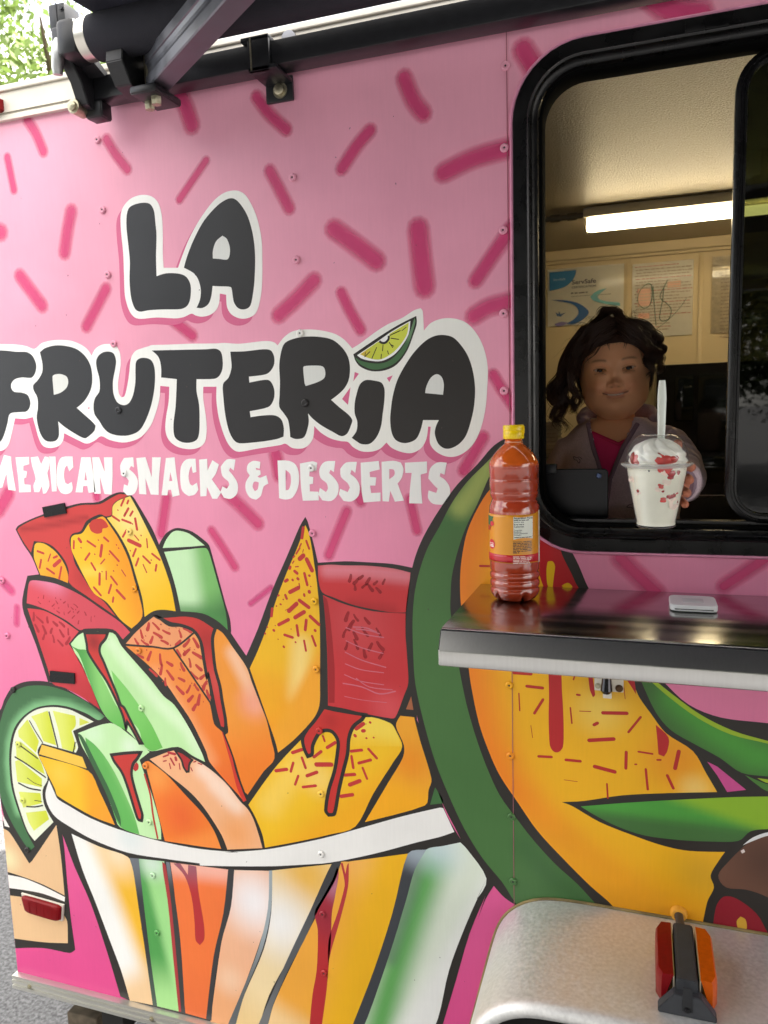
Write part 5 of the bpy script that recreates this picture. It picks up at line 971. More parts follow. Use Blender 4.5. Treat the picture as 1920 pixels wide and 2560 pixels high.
def words(w, h, seed):
    """small print too fine to read: a line of word-length strokes -> (verts, faces)"""
    r_ = random.Random(seed); V, Fq, x = [], [], 0.
    while x < w:
        l = min(r_.uniform(.9, 4.2) * h, w - x); k = len(V); V += [(x, 0), (x + l, 0), (x + l, h * r_.uniform(.5, .8)), (x, h * r_.uniform(.5, .8))]; Fq.append((k, k + 1, k + 2, k + 3)); x += l + h * .5
    return np.array(V), Fq
def lprint(deg, z, w, h, col, lift, parent, seed):
    V, Fq = words(w, h, seed); V = V + [math.radians(deg) * LR, z]; o = mesh_obj('small_print', wrap(V, lift), Fq, M_LBL, parent, cols=np.tile(np.r_[lin(col), 1], (len(V), 1))); o['kind'] = 'stuff'; return o
lab = lpatch('label', [-178, yz(1637), 66, yz(1637), 66, yz(1060), -178, yz(1060)], (224, 148, 18), .0002, bot)
for z0, z1 in ((1068, 1058), (1642, 1630)): lpatch('label_border', [-178, yz(z0), 70, yz(z0), 70, yz(z1), -178, yz(z1)], (236, 226, 214), .0004, lab)
lpatch('label_border', [66, yz(1640), 74, yz(1640), 74, yz(1050), 66, yz(1050)], (236, 230, 222), .0004, lab)
lpatch('label_red_band', [-178, yz(1629), 66, yz(1629), 66, yz(1528), -178, yz(1528)], (196, 26, 44), .0004, lab)
lpatch('nutrition_panel', [-2, yz(1352), 43.5, yz(1352), 43.5, yz(1102), -2, yz(1102)], (228, 232, 220), .0006, lab)
ww = math.radians(44) * LR
ltext('Nutrition Facts', -1, yz(1128), .0046, (24, 24, 24), .0008, lab, .00009, ww)
for py, s, sz, w_ in ((1167, 'Serving size', .0026, .5), (1220, 'Calories', .0042, .5), (1258, 'Total Fat', .0026, .4), (1275, 'Sodium', .0026, .35), (1293, 'Total Carbohydrate', .0026, .7), (1311, 'Protein', .0026, .35)):
    ltext(s, -1, yz(py), sz, (34, 34, 34), .0008, lab, .00005, ww * w_)
for k, (py, w_) in enumerate(((1146, .8), (1192, .5), (1336, .95))): lprint(-1, yz(py), ww * w_, .0018, (60, 60, 58), .0008, lab, k)
for py, h in ((1172, 5), (1316, 4), (1226, 1.4), (1243, 1), (1261, 1), (1279, 1), (1297, 1)): lpatch('panel_rule', [-1, yz(py + h), 42.5, yz(py + h), 42.5, yz(py), -1, yz(py)], (26, 26, 26), .0008, lab)
ltext('Ingredients:', -3, yz(1385), .0026, (70, 44, 14), .0008, lab, .00005, ww * .45); lprint(19, yz(1385), ww * .5, .0022, (92, 60, 20), .0008, lab, 9)
for k in range(1, 8): lprint(-3, yz(1385 + 17.5 * k), ww * (1. if k < 7 else .3), .0022, (92, 60, 20), .0008, lab, 10 + k)
for k in range(5): lprint(-3, yz(1554 + 17.5 * k), ww * (.6, .95, .9, .8, .85)[k], .0024, (236, 200, 190), .0008, lab, 20 + k)
lpatch('label_emblem', [-84, yz(1105), -52, yz(1112), -56, yz(1150), -50, yz(1200), -60, yz(1226), -70, yz(1215), -84, yz(1212)], (40, 110, 64), .0006, lab, True)
lpatch('label_emblem', [-62, yz(1168), -52, yz(1172), -50, yz(1200), -58, yz(1222), -66, yz(1205)], (214, 50, 56), .0008, lab, True)
lpatch('label_emblem', [-84, yz(1218), -76, yz(1218), -76, yz(1250), -72, yz(1250), -72, yz(1220), -64, yz(1220), -66, yz(1262), -74, yz(1276), -84, yz(1270)], (206, 52, 30), .001, lab)
lpatch('label_badge', [-72 + 12 + 12.5 * math.cos(a) - 0, yz(1425) + .0078 * math.sin(a)] if 0 else [q for a in np.linspace(0, 2 * math.pi, 18)[:-1] for q in (-60 + 12 * math.cos(a), yz(1425) + .0078 * math.sin(a))], (206, 40, 52), .0006, lab)
for k, (py, h_) in enumerate(((1418, .0022), (1440, .0030), (1458, .0030))): lprint(-69, yz(py), math.radians(17) * LR, h_, (244, 226, 220), .0008, lab, 30 + k)

# --- card reader
crd = empty('card_reader', (.0775, -.1015, SZ + .0006)); tag(crd, 'small square white card reader with a slot, lying on the shelf', 'card reader')
M_WP = mat('white plastic', (232, 233, 233), .35, noise=.02)
def rslab(name, w, d, z0, z1, r, m, parent, inset=.0012):
    bm = bmesh.new(); rr = []
    for s, z in ((inset, z0), (0, z0 + inset), (0, z1 - inset), (inset, z1)):
        W_ = dict(x0=-w/2 + s, x1=w/2 - s, z0=-d/2 + s, z1=d/2 - s, r=r - s); rr.append([bm.verts.new((a, b, z)) for a, b in rrect(0, W_, 6)])
    for a, b in zip(rr, rr[1:]):
        for i in range(len(a)): bm.faces.new((a[i], a[(i + 1) % len(a)], b[(i + 1) % len(a)], b[i]))
    bm.faces.new(rr[0][::-1]); bm.faces.new(rr[-1]); return bm_obj(name, bm, m, parent, smooth=True)
rslab('reader_body', .066, .066, .0012, .0105, .011, M_WP, crd)
rslab('reader_foot', .058, .058, 0, .0014, .009, mat('grey rubber', (120, 122, 124), .7), crd, .0003)
boxo('card_slot', -.0265, .0265, -.0334, -.0300, .0040, .0053, mat('slot dark', (20, 20, 20), .6), crd)
rslab('reader_mark', .030, .026, .01048, .01062, .003, mat('pale grey print', (206, 208, 209), .4), crd, .00004)

# --- dessert cup
CX, CY, CZ0, CZ1 = .0229, -.120, 1.5715, 1.6665
cup = empty('dessert_cup', (CX, CY, CZ0)); cup.scale = (1.05, 1.05, 1.0); tag(cup, 'clear plastic cup of strawberries and cream under a domed lid, held out of the window', 'cup')
mcl = bpy.data.materials.new('clear plastic'); mcl.use_nodes = True; t = mcl.node_tree; t.nodes.clear()
o_ = t.nodes.new('ShaderNodeOutputMaterial'); tr = t.nodes.new('ShaderNodeBsdfTransparent'); tr.inputs[0].default_value = (.955, .96, .955, 1); gl = t.nodes.new('ShaderNodeBsdfGlossy'); gl.inputs['Roughness'].default_value = .045
fr = t.nodes.new('ShaderNodeFresnel'); fr.inputs[0].default_value = 1.5; mx = t.nodes.new('ShaderNodeMixShader'); fresnel_fix(t, fr); t.links.new(fr.outputs[0], mx.inputs[0]); t.links.new(tr.outputs[0], mx.inputs[1]); t.links.new(gl.outputs[0], mx.inputs[2]); dfw = t.nodes.new('ShaderNodeBsdfDiffuse'); dfw.inputs[0].default_value = (.9, .9, .88, 1); mx2 = t.nodes.new('ShaderNodeMixShader'); mx2.inputs[0].default_value = .03; t.links.new(mx.outputs[0], mx2.inputs[1]); t.links.new(dfw.outputs[0], mx2.inputs[2]); t.links.new(mx2.outputs[0], o_.inputs[0])
H = CZ1 - CZ0
M_CREAM = mat('strawberry cream', (250, 248, 230), .35, noise=.07, nscale=28)
M_RIM = mat('whitened lid rim', (236, 238, 236), .12, alpha=.38, coat=.6)
rad_at = lambda z: np.interp(z, [0, .004, .009, .018, H - .018, H - .004, H], [.0262, .0268, .0264, .0285, .0392, .0412, .0425])
latheo('cream', [(.0225, .0028)] + [(rad_at(z) - .0009, z) for z in np.linspace(.0035, H - .006, 14)] + [(.034, H - .004)], M_CREAM, cup, 56)
latheo('cup_wall', [(.0225, .0006), (.0255, 0), (.0268, .0012), (.0268, .0055), (.0258, .0065), (.0258, .0085), (.0268, .0100), (.0285, .018), (.0392, H - .018), (.0397, H - .0172), (.0393, H - .0160), (.0412, H - .004), (.0418, H - .002), (.0432, H)], mcl, cup, 64, capb=False, capt=False)
bm = bmesh.new()
rings = lathe(bm, [(.0424, H - .0085), (.0440, H - .0080), (.0445, H - .0040), (.0478, H - .0032), (.0484, H - .0012), (.0478, H + .0002), (.0440, H + .0006), (.0436, H + .0026), (.0424, H + .0034), (.0416, H + .006), (.0402, H + .016), (.0372, H + .0255), (.0322, H + .034), (.0260, H + .0395), (.0215, H + .0412), (.0205, H + .0404), (.0190, H + .0398), (.0120, H + .0402)], 64)
bm_obj('dome_lid', bm, mcl, cup, smooth=True)
# cup lid rim: whitish ring, its sheen put into the colour
latheo('lid_bead', [(.0446, H - .0060), (.0466, H - .0048), (.0482, H - .0026), (.0486, H - .0010), (.0478, H + .0006), (.0446, H + .0010)], M_RIM, cup, 64, capb=False, capt=False)
# whipped cream: a piped swirl
bm = bmesh.new(); rings = []; nz, na = 26, 96
for i in range(nz):
    t_ = i / (nz - 1); z = H - .002 + .0375 * t_; r0 = .0385 * math.sqrt(max(0, 1 - (max(0, t_ - .12) / .88) ** 2.0)) * (.93 + .07 * (1 - t_)); ring = []
    for k in range(na):
        a = 2 * math.pi * k / na; ph = a * 9 + t_ * 7.5
        rr = r0 * (1 + .085 * (abs(math.cos(ph / 2)) ** .6 - .6) + .03 * math.sin(a * 4 + t_ * 21) + .02 * math.sin(a * 23 + t_ * 31)); zz = z + .0022 * math.sin(ph + 1) * (1 - t_ * .6)
        cut = max(0., math.cos(a + 1.15)) ** 3 * max(0, 1 - t_ / .42)            # strawberries show below the cream at the front
        cut2 = max(0., math.cos(a + 2.75)) ** 8 * max(0, 1 - t_ / .45)
        rr *= 1 - .26 * cut - .24 * cut2
        ring.append(bm.verts.new((rr * math.cos(a), rr * math.sin(a), zz)))
    rings.append(ring)
for a, b in zip(rings, rings[1:]):
    for k in range(na): bm.faces.new((a[k], a[(k + 1) % na], b[(k + 1) % na], b[k]))
bm.faces.new(rings[0][::-1]); bm.faces.new(rings[-1])
bm_obj('whipped_cream', bm, mat('whipped cream', (251, 250, 238), .5, noise=.03, nscale=80, bump=.4, bscale=160), cup, smooth=True)
M_STR = mat('strawberry', (160, 14, 26), .22, noise=.35, nscale=120, coat=.5, bump=.3, bscale=260); M_STP = mat('strawberry flesh', (206, 58, 52), .3, noise=.25, nscale=90, coat=.3)
def blob(name, c, r, sq, m, parent, seed, rot=(0, 0, 0), amp=.18):
    bm = bmesh.new(); bmesh.ops.create_icosphere(bm, subdivisions=3, radius=1); rg = random.Random(seed); k1 = [rg.uniform(-3, 3) for _ in range(9)]
    Mx = Matrix.Translation(c) @ Matrix.Rotation(rot[2], 4, 'Z') @ Matrix.Rotation(rot[1], 4, 'Y') @ Matrix.Rotation(rot[0], 4, 'X')
    for v in bm.verts:
        q = v.co; f_ = 1 + amp * math.sin(q.x * k1[0] * 1.5 + k1[1]) * math.sin(q.y * k1[2] * 1.5 + k1[3]) + amp * .6 * math.sin(q.z * k1[4] * 2 + k1[5]); v.co = Mx @ Vector((q.x * f_ * r * sq[0], q.y * f_ * r * sq[1], q.z * f_ * r * sq[2]))
    return bm_obj(name, bm, m, parent, smooth=True)
def around(deg, r, z): a = R(deg); return (r * math.cos(a), r * math.sin(a), z)
blob('strawberry_piece', around(-70, .029, H + .007), .0125, (1.15, .6, .75), M_STP, cup, 1, (0, 0, R(20)))
blob('strawberry_piece', around(-52, .030, H + .0075), .010, (1, .7, .7), M_STP, cup, 2, (0, 0, R(38)))
blob('strawberry_piece', around(-158, .032, H + .0085), .0085, (.7, .9, 1.05), M_STR, cup, 3)
blob('strawberry_piece', around(-140, .031, H + .006), .0085, (.9, .8, .8), M_STP, cup, 4)
blob('strawberry_piece', around(-88, .031, H + .0125), .0060, (1, .6, .6), M_STR, cup, 14)
blob('strawberry_piece', around(-66, .031, H + .0125), .0055, (1, .6, .6), M_STR, cup, 15)
# bits of fruit showing through the wall of the cup: angle, height, size
for k, (px, py, s, mm) in enumerate(((775, 1335, 7.5, M_STP), (690, 1340, 5, M_STP), (805, 1400, 7, M_STR), (815, 1440, 5, M_STR), (905, 1390, 4.5, M_STR), (695, 1560, 4.5, M_STP), (705, 1620, 4.2, M_STR), (410, 1640, 4, M_STR), (725, 1755, 4.6, M_STP), (850, 1700, 5.4, M_STR), (800, 1715, 4, M_STR), (900, 1670, 2.6, M_STP), (908, 1795, 2.4, M_STR), (550, 1355, 1.6, M_DARK), (780, 1552, 1.3, M_DARK))):
    z = H - (py - 1245) * .0001065 + .003; dx = (px - 648) * .0001055; rr = rad_at(z) - .0012; a = math.asin(max(-.97, min(.97, dx / rr)))
    blob('strawberry_bit' if mm is not M_DARK else 'seed', (rr * math.sin(a), -rr * math.cos(a), z), s * .00075, (1, .28 if s > 2 else .6, 1.05), mm, cup, 40 + k, (0, 0, a), .35)
M_SMR = mat('pink smear', (247, 228, 214), .35)
for k, (px, py, s) in enumerate(((760, 1500, 9), (830, 1740, 11), (690, 1590, 7), (420, 1650, 6), (860, 1830, 9), (330, 1460, 8), (790, 1370, 11))):
    z = H - (py - 1245) * .0001065 + .003; dx = (px - 648) * .0001055; rr = rad_at(z) - .0013; a = math.asin(max(-.97, min(.97, dx / rr)))
    blob('fruit_smear', (rr * math.sin(a), -rr * math.cos(a), z), s * .00075, (1, .10, 1.2), M_SMR, cup, 90 + k, (0, 0, a), .4)
latheo('lid_edge', [(.0205, H + .0402), (.0218, H + .0412), (.0232, H + .0408)], M_RIM, cup, 48, capb=False, capt=False)
# --- spoon in the cup
sp = empty('plastic_spoon', (CX + .004, CY, CZ0 + .02)); tag(sp, 'white plastic spoon standing upright in the dessert cup', 'spoon')
bm = bmesh.new(); rows = []
for z, w, th in ((-.0, .006, .002), (.03, .0045, .002), (.085, .0047, .0022), (.12, .0052, .0024), (.150, .0058, .0026), (.168, .0062, .0026), (.182, .0055, .0024), (.192, .0045, .0022), (.1945, .0040, .0018)):
    x = .0006 * math.sin(z * 20) + .002 * (z / .19); rows.append([bm.verts.new((x + a * w, b * th, z)) for a, b in ((-1, -1), (-.72, -1), (-.55, .1), (.55, .1), (.72, -1), (1, -1), (1, 1), (-1, 1))])
for a, b in zip(rows, rows[1:]):
    for k in range(8): bm.faces.new((a[k], a[(k + 1) % 8], b[(k + 1) % 8], b[k]))
bm.faces.new(rows[0]); bm.faces.new(rows[-1]); bm_obj('handle', bm, mat('white spoon plastic', (236, 240, 232), .3), sp, smooth=True)
blob('bowl', (0, 0, -.004), .010, (1, .3, 1.1), MATS['white spoon plastic'], sp, 5, amp=0.)

# --- tablet on the inner ledge
boxo('inner_ledge', -.9, 1.1, .056, .150, 1.470, 1.488, mat('grey ledge', (90, 88, 84), .5), trailer, .002)
tab = empty('tablet', (-.115, .085, 1.4885)); tag(tab, 'dark blue tablet seen from behind, standing inside the window corner', 'tablet')
def upslab(name, x0, x1, z0, z1, r, y0, y1, m, parent, ins=.001):
    bm = bmesh.new(); rr = []
    for s, y in ((ins, y0), (0, y0 + ins), (0, y1 - ins), (ins, y1)):
        rr.append([bm.verts.new((a, y, b)) for a, b in rrect(s, dict(x0=x0, x1=x1, z0=z0, z1=z1, r=r), 6)])
    for a, b in zip(rr, rr[1:]):
        for i in range(len(a)): bm.faces.new((a[i], a[(i + 1) % len(a)], b[(i + 1) % len(a)], b[i]))
    bm.faces.new(rr[0]); bm.faces.new(rr[-1][::-1]); return bm_obj(name, bm, m, parent, smooth=True)
tb = upslab('tablet_back', -.098, .0615, .006, .1535, .008, -.0030, .0030, mat('midnight blue case', (7, 9, 15), .3, .3, noise=.05), tab, .0012)
latheo('camera_lens', [(.0052, -.0030), (.0050, -.0042), (.0042, -.0044), (.0036, -.0034)], mat('lens ring', (70, 82, 110), .2, .8), tb, 24, (.0455, 0, .1415), 'Y', capb=False)
latheo('microphone_hole', [(.001, -.0030), (.001, -.0033)], M_DARK, tb, 10, (.026, 0, .1395), 'Y')
bm = bmesh.new(); box(bm, -.036, .036, -.02, .03, 0, .006, .002); box(bm, -.03, .03, .004, .010, .005, .05, .002); bm_obj('tablet_stand', bm, M_BLK, tab, smooth=True)
boxo('clip', -.050, -.028, -.007, .007, .146, .1625, M_BLK, tab, .0015)

# --- fluorescent fitting
fx = empty('tube_light', (.45, 1.15, 2.335)); tag(fx, 'lit fluorescent tube in a white housing under the trailer ceiling', 'light')
def fp(o): o.parent = fx; o.matrix_parent_inverse = Matrix.Translation((-.45, -1.15, -2.335)); return o
M_FXW = mat('fitting white enamel', (214, 206, 184), .4)
fp(boxo('housing', -.1700, 1.05, 1.105, 1.195, 2.3095, 2.3365, M_FXW, None, .002))
fp(boxo('tube_lens', -.1610, 1.045, 1.128, 1.172, 2.2760, 2.3000, mat('lit tube', (255, 244, 214), .4, emit=(255, 234, 190), estr=5.0), None, .010, 4))
fp(boxo('socket', 1.0455, 1.052, 1.124, 1.176, 2.2745, 2.3092, M_FXW, None, .001))
fp(boxo('end_cap', -.1690, -.1612, 1.124, 1.176, 2.2745, 2.3092, M_FXW, None, .001))
cd = tubeo('conduit', [(-1.38, 1.14, 2.322), (-.171, 1.14, 2.322)], .008, mat('grey conduit', (120, 114, 100), .5), trailer, 14)
for x in (-.24, -.19): tubeo('conduit_coupling', [(x - .028, 1.14, 2.322), (x, 1.14, 2.322)], .0112, mat('grey conduit'), cd, 14)

# --- notices on the far wall
def T5(px, py): return (-.34 + (px - 85) * .000503, 2.2721 - (py - 495 + (px - 85) * .0823) * .0005156)
M_PAP = mat('laminated paper', (243, 240, 230), .3, noise=.03, nscale=30, coat=.25, bump=.15, bscale=14)
NY = 1.7155
def notice(name, x0, x1, z0, z1, lab_, m=None):
    bm = bmesh.new(); vs = [];  nx = 8
    for i in range(nx + 1):
        x = x0 + (x1 - x0) * i / nx; w_ = .0022 * math.sin(math.pi * i / nx); vs.append((bm.verts.new((x, NY - w_, z0)), bm.verts.new((x, NY - w_ - .001, z1))))
    for a, b in zip(vs, vs[1:]): bm.faces.new((a[0], b[0], b[1], a[1]))
    bmesh.ops.solidify(bm, geom=bm.faces[:], thickness=-.0008)
    o = bm_obj(name, bm, m or M_PAP, None, smooth=True); tag(o, lab_, 'notice'); return o
def nshape(name, pts, col, parent, y=NY - .0048, sm=True):
    P = np.array([T5(a, b) for a, b in np.array(pts, float).reshape(-1, 2)]); P = smooth_loop(P, 70, 4) if sm else P
    V, Fc = fill_mesh([P]); return mesh_obj(name, [(a, y, b) for a, b in V], [q[::-1] for q in Fc], mat('print ' + str(col), col, .4), parent)
def ntext(s, px, py, size, col, parent, w=None, bold=0., slope=0):
    V, Fq = text_pts(s, size, bold); x, z = T5(px, py)
    if w: V[:, 0] *= w / V[:, 0].max()
    return mesh_obj('printed_text', np.c_[V[:, 0] + x, np.full(len(V), NY - .0050), V[:, 1] + z], Fq, mat('print ' + str(col), col, .4), parent)
def nprint(px, py, w, h, col, parent, seed):
    V, Fq = words(w, h, seed); x, z = T5(px, py); o = mesh_obj('small_print', np.c_[V[:, 0] + x, np.full(len(V), NY - .0050), V[:, 1] + z], Fq, mat('print ' + str(col), col, .4), parent); o['kind'] = 'stuff'; return o
n1 = notice('notice', -.343, -.066, 2.061, 2.272, 'white notice with blue swooshes and certification lettering on the back wall')
nshape('blue_corner', [95,515,290,497,285,530,255,580,200,620,95,647], (52, 118, 168), n1)
nshape('blue_swoosh', [100,712,200,712,300,730,365,770,382,800,350,840,280,880,215,880,270,850,305,810,300,770,260,738,180,722], (44, 92, 150), n1)
nshape('teal_swoosh', [510,625,450,640,405,670,395,690,420,715,500,735,605,748,600,725,520,718,460,705,445,688,460,665], (104, 168, 176), n1)
nshape('violet_tail', [130,885,180,868,230,872,200,890,150,900], (150, 138, 190), n1)
nshape('star_mark', [140,800,160,812,165,790,175,812,215,800,185,822,180,830,150,825], (92, 120, 160), n1, sm=False)
ntext('ServSafe', 258, 600, .022, (86, 82, 92), n1, .088, .0004); ntext('CERTIFICATION', 258, 628, .010, (92, 90, 96), n1, .088, .0002); nprint(252, 668, .062, .007, (128, 124, 120), n1, 1)
ntext('ServSafe', 122, 575, .011, (190, 210, 222), n1, .045); nprint(252, 688, .08, .003, (150, 146, 138), n1, 2); nprint(440, 675, .05, .004, (170, 166, 156), n1, 3)
n2 = notice('notice', -.0365, .172, 2.001, 2.2655, 'paper notice with a big handwritten 98 on the back wall')
for k in range(22):
    py = 470 + 21 * k; w_ = .19 if k % 5 else .15
    nprint(705 + (k % 3) * 6, py + 14, w_ if k < 17 else .12, .0048, (186, 168, 152) if k % 4 else (200, 148, 136), n2, 50 + k)
nshape('pink_block', [725,630,815,625,815,745,730,750], (214, 168, 146), n2, NY - .0044, False); nshape('pink_block', [930,580,1020,570,1020,612,930,620], (214, 168, 146), n2, NY - .0044, False); nshape('pink_block', [735,800,810,795,810,835,735,840], (210, 160, 140), n2, NY - .0044, False)
def pen(pts, col, w_, parent, nm='handwriting'):
    P = np.array([T5(a, b) for a, b in np.array(pts, float).reshape(-1, 2)]); P = smooth_loop(P, 100, 6, False)
    tubeo(nm, [(a, NY - .0052, b) for a, b in P], w_, mat('pen green', col, .5), parent, 6)
pen([825,640,820,600,790,595,750,630,728,690,740,740,775,762,810,740,826,690,832,610,840,720,856,880], (60, 98, 76), .0013, n2)
pen([930,565,905,620,882,670,890,700,930,730,958,770,945,830,900,850,880,830,885,780,900,690,905,620], (60, 98, 76), .0013, n2)
pen([825,925,880,890,960,820,1020,750,1060,690], (96, 120, 100), .0008, n2)
n3 = notice('notice', .2345, .46, 2.002, 2.2675, 'crinkled plastic sleeve notice at the end of the row, next to the sliding sash', mat('crinkled sleeve', (206, 194, 168), .12, noise=.15, nscale=60, coat=1., bump=1., bscale=40))
for k in range(18): nprint(1285, 540 + 24 * k, .14 + .02 * (k % 3), .005, (160, 142, 122), n3, 80 + k)
# --- black oven against the far wall
ov = empty('wall_oven', (.6, 1.5, .5)); tag(ov, 'tall black oven with glass doors standing along the back wall', 'oven')
def op(o): o.parent = ov; o.matrix_parent_inverse = Matrix.Translation((-.6, -1.5, -.5)); return o
M_OVB = mat('black enamel', (10, 10, 11), .25, noise=.1, nscale=20)
op(boxo('oven_body', .045, 1.2, 1.30, 1.698, .5005, 1.8770, M_OVB, None, .004))
for x0, x1, z0, z1 in ((.10, .155, 1.70, 1.842), (.168, .60, 1.60, 1.845), (.06, .60, 1.50, 1.585)): op(boxo('glass_door', x0, x1, 1.290, 1.2995, z0, z1, mat('dark door glass', (16, 20, 20), .08), None, .002))
op(boxo('door_handle', .155, .62, 1.272, 1.284, 1.4610, 1.4665, M_STEEL, None, .001)); op(boxo('lower_panel', .06, .60, 1.290, 1.2995, 1.0, 1.455, mat('charcoal panel', (18, 17, 16), .35), None, .002))
# --- stacks of clear cups by the window post
for k, (x, y, h_, r_) in enumerate(((-.205, .47, .17, .034), (-.262, .50, .15, .036))):
    cs_ = empty('cup_stack', (x * 1.0, y, 1.56)); tag(cs_, ('taller stack of nested plastic cups behind the girl', 'shorter stack of nested plastic cups by the wall behind the window post')[k], 'cup stack')
    pf = []
    for j in range(int(h_ / .009)): z = j * .009; pf += [(r_ * .93, z), (r_, z + .006), (r_ * 1.04, z + .0065), (r_ * 1.04, z + .0085)]
    latheo('cups', pf, mat('milky cup plastic', (176, 170, 150), .25, noise=.2, nscale=30), cs_, 28)
boxo('side_counter', -1.36, -.165, .40, .75, .50, 1.5595, mat('steel counter', (150, 146, 136), .3, .6, noise=.1), trailer, .003)
# ------------------------------------------------------------------ the girl at the window
girl = empty('person', (-.05, .30, .83)); tag(girl, 'smiling child in a mauve hoodie and pink shirt, one arm reaching out of the window', 'person')
def gp(o): o.parent = girl; o.matrix_parent_inverse = Matrix.Translation((.05, -.30, -.83)); return o
HO = Vector((-.0485, .2035, 1.8190))        # between the eyes
HM = Matrix.Translation(HO) @ Matrix.Rotation(R(2.0), 4, 'Z') @ Matrix.Rotation(R(-3.0), 4, 'Y') @ Matrix.Rotation(R(3.5), 4, 'X')
HMa = np.array(HM)
def h2w(P): P = np.asarray(P, float); return P @ HMa[:3, :3].T + HMa[:3, 3]
G = lambda x, z, cx, cz, sx, sz: np.exp(-((x - cx) / sx) ** 2 - ((z - cz) / sz) ** 2)
def sstep(t): t = np.clip(t, 0, 1); return t * t * (3 - 2 * t)
def head_shape(D):
    """unit directions -> head surface in head coordinates (x right, y back, z up)"""
    x, y, z = D[:, 0].copy(), D[:, 1].copy(), D[:, 2].copy()
    k = (np.abs(x) ** 2.3 + np.abs(y) ** 2.3 + np.abs(z) ** 2.2) ** (-1 / 2.25); x, y, z = x * k, y * k, z * k
    X, Y, Z = x * .0628, y * .080 + .072, np.where(z > 0, z * .0850, z * .1015)
    low = np.clip(-Z / .09, 0, 1); X *= 1 - .05 * low ** 3; X *= 1 + .045 * np.exp(-((Z + .035) / .028) ** 2) + .13 * np.exp(-((Z + .066) / .022) ** 2)
    Y = np.where(Y > .07, .07 + (Y - .07) * (1 - .45 * low), Y); X *= 1 - .06 * np.clip(Z / .09, 0, 1) ** 2
    fr = sstep((.062 - Y) / .05)
    d = np.zeros_like(X); ax = np.abs(X)
    d += .0042 * G(X, Z, 0, -.006, .0070, .013) + .0150 * G(X, Z, 0, -.0235, .0072, .0075) + .0062 * G(ax, Z, .0105, -.0270, .0046, .0046) - .0052 * G(X, Z, 0, -.0350, .009, .0042)
    d += -.0066 * G(ax, Z, .0265, .0015, .0125, .0085) + .0022 * G(ax, Z, .027, .0175, .018, .007) + .0028 * G(ax, Z, .0265, -.0085, .012, .0042)
    d += .0120 * G(ax, Z, .0335, -.0300, .0165, .0165) + .0046 * G(X, Z, 0, -.0455, .022, .014)
    mz = -.0464 + 8. * X ** 2
    d += .0026 * np.exp(-((Z - mz - .0042) / .0032) ** 2) * sstep((.021 - ax) / .010) + .0036 * np.exp(-((Z - mz + .0050) / .0040) ** 2) * sstep((.018 - ax) / .010)
    d += -.0042 * np.exp(-((Z - mz) / .0014) ** 2) * sstep((.0250 - ax) / .004) - .0030 * G(ax, Z, .0262, -.0405, .0035, .0045)
    d += .0052 * G(X, Z, 0, -.0790, .0150, .0110) - .0020 * G(X, Z, 0, -.0620, .014, .0050) - .0020 * np.exp(-((ax - .0165 - .35 * (-.026 - Z)) / .0032) ** 2) * np.exp(-((Z + .034) / .009) ** 2)
    Y -= d * fr
    return np.c_[X, Y, Z]
def lid(P):
    """signed inside-ness of the eye openings (1 inside)"""
    x, z = np.abs(P[:, 0]) - .0262, P[:, 2]; zc = .0004 + .08 * x
    up, dn = .0036 * (1 - (x / .0128) ** 2), -.0024 * (1 - (x / .0128) ** 2)
    return (np.abs(x) < .0128) & (z - zc < up) & (z - zc > dn), z - zc - up, x
bm = bmesh.new(); bmesh.ops.create_icosphere(bm, subdivisions=7, radius=1); D = np.array([v.co[:] for v in bm.verts]); FH = [tuple(v.index for v in f_.verts) for f_ in bm.faces]; bm.free()
HP = head_shape(D); ins, du, ex = lid(HP); front = HP[:, 1] < .03
eye_y = HP[np.argmin((HP[:, 0] - .0262) ** 2 + HP[:, 2] ** 2 + 9 * (HP[:, 1] > .05)), 1]
HP[ins & front, 1] += .0055
edge = front & ~ins & (np.abs(ex) < .0135) & (du > 0) & (du < .003); HP[edge, 1] -= .0009
# skin colour: pigment, with shade painted into the mouth line, nostrils and lid creases
SK = lin((230, 170, 128)); HC = np.tile(SK, (len(HP), 1)); X, Z, ax = HP[:, 0], HP[:, 2], np.abs(HP[:, 0])
def tint(mask, c):
    global HC
    mask = (mask * front)[:, None]; HC = HC * (1 - mask) + lin(c) * mask
tint(.30 * G(ax, Z, .034, -.030, .016, .014), (206, 116, 90)); tint(.35 * G(X, Z, 0, -.026, .010, .009), (196, 120, 92))
mz = -.0464 + 8. * X ** 2
lipm = np.clip(np.exp(-((Z - mz - .0030) / .0030) ** 2) * sstep((.0225 - ax) / .006) + np.exp(-((Z - mz + .0046) / .0040) ** 2) * sstep((.0195 - ax) / .007), 0, 1)
tint(.42 * lipm, (176, 92, 82)); tint(.9 * np.exp(-((Z - mz) / .0013) ** 2) * sstep((.0250 - ax) / .003), (54, 26, 22))
tint(.8 * np.exp(-((Z - mz + .0003) / .0012) ** 2) * sstep((.0160 - ax) / .004), (224, 210, 196))
bz = .0175 + .0022 - 9.0 * (ax - .029) ** 2 * 1.2 - .02 * (ax - .026)
tint(.62 * np.exp(-((Z - bz) / .0021) ** 2) * sstep((ax - .0110) / .006) * sstep((.0450 - ax) / .010), (44, 28, 22))
tint(.9 * np.exp(-((du - .0004) / .0010) ** 2) * (np.abs(ex) < .0125), (32, 20, 17)); tint(.5 * np.exp(-((du + .0083) / .0008) ** 2) * (np.abs(ex) < .0105), (92, 54, 42)); tint(.35 * np.exp(-((du - .0040) / .0008) ** 2) * (np.abs(ex) < .0115), (112, 70, 52))
tint(.4 * G(ax, Z, .0062, -.0318, .0028, .0016), (52, 28, 22))
M_SKIN = colmat('skin', .48, .35, bump=.06, bscale=900, sss=.12)
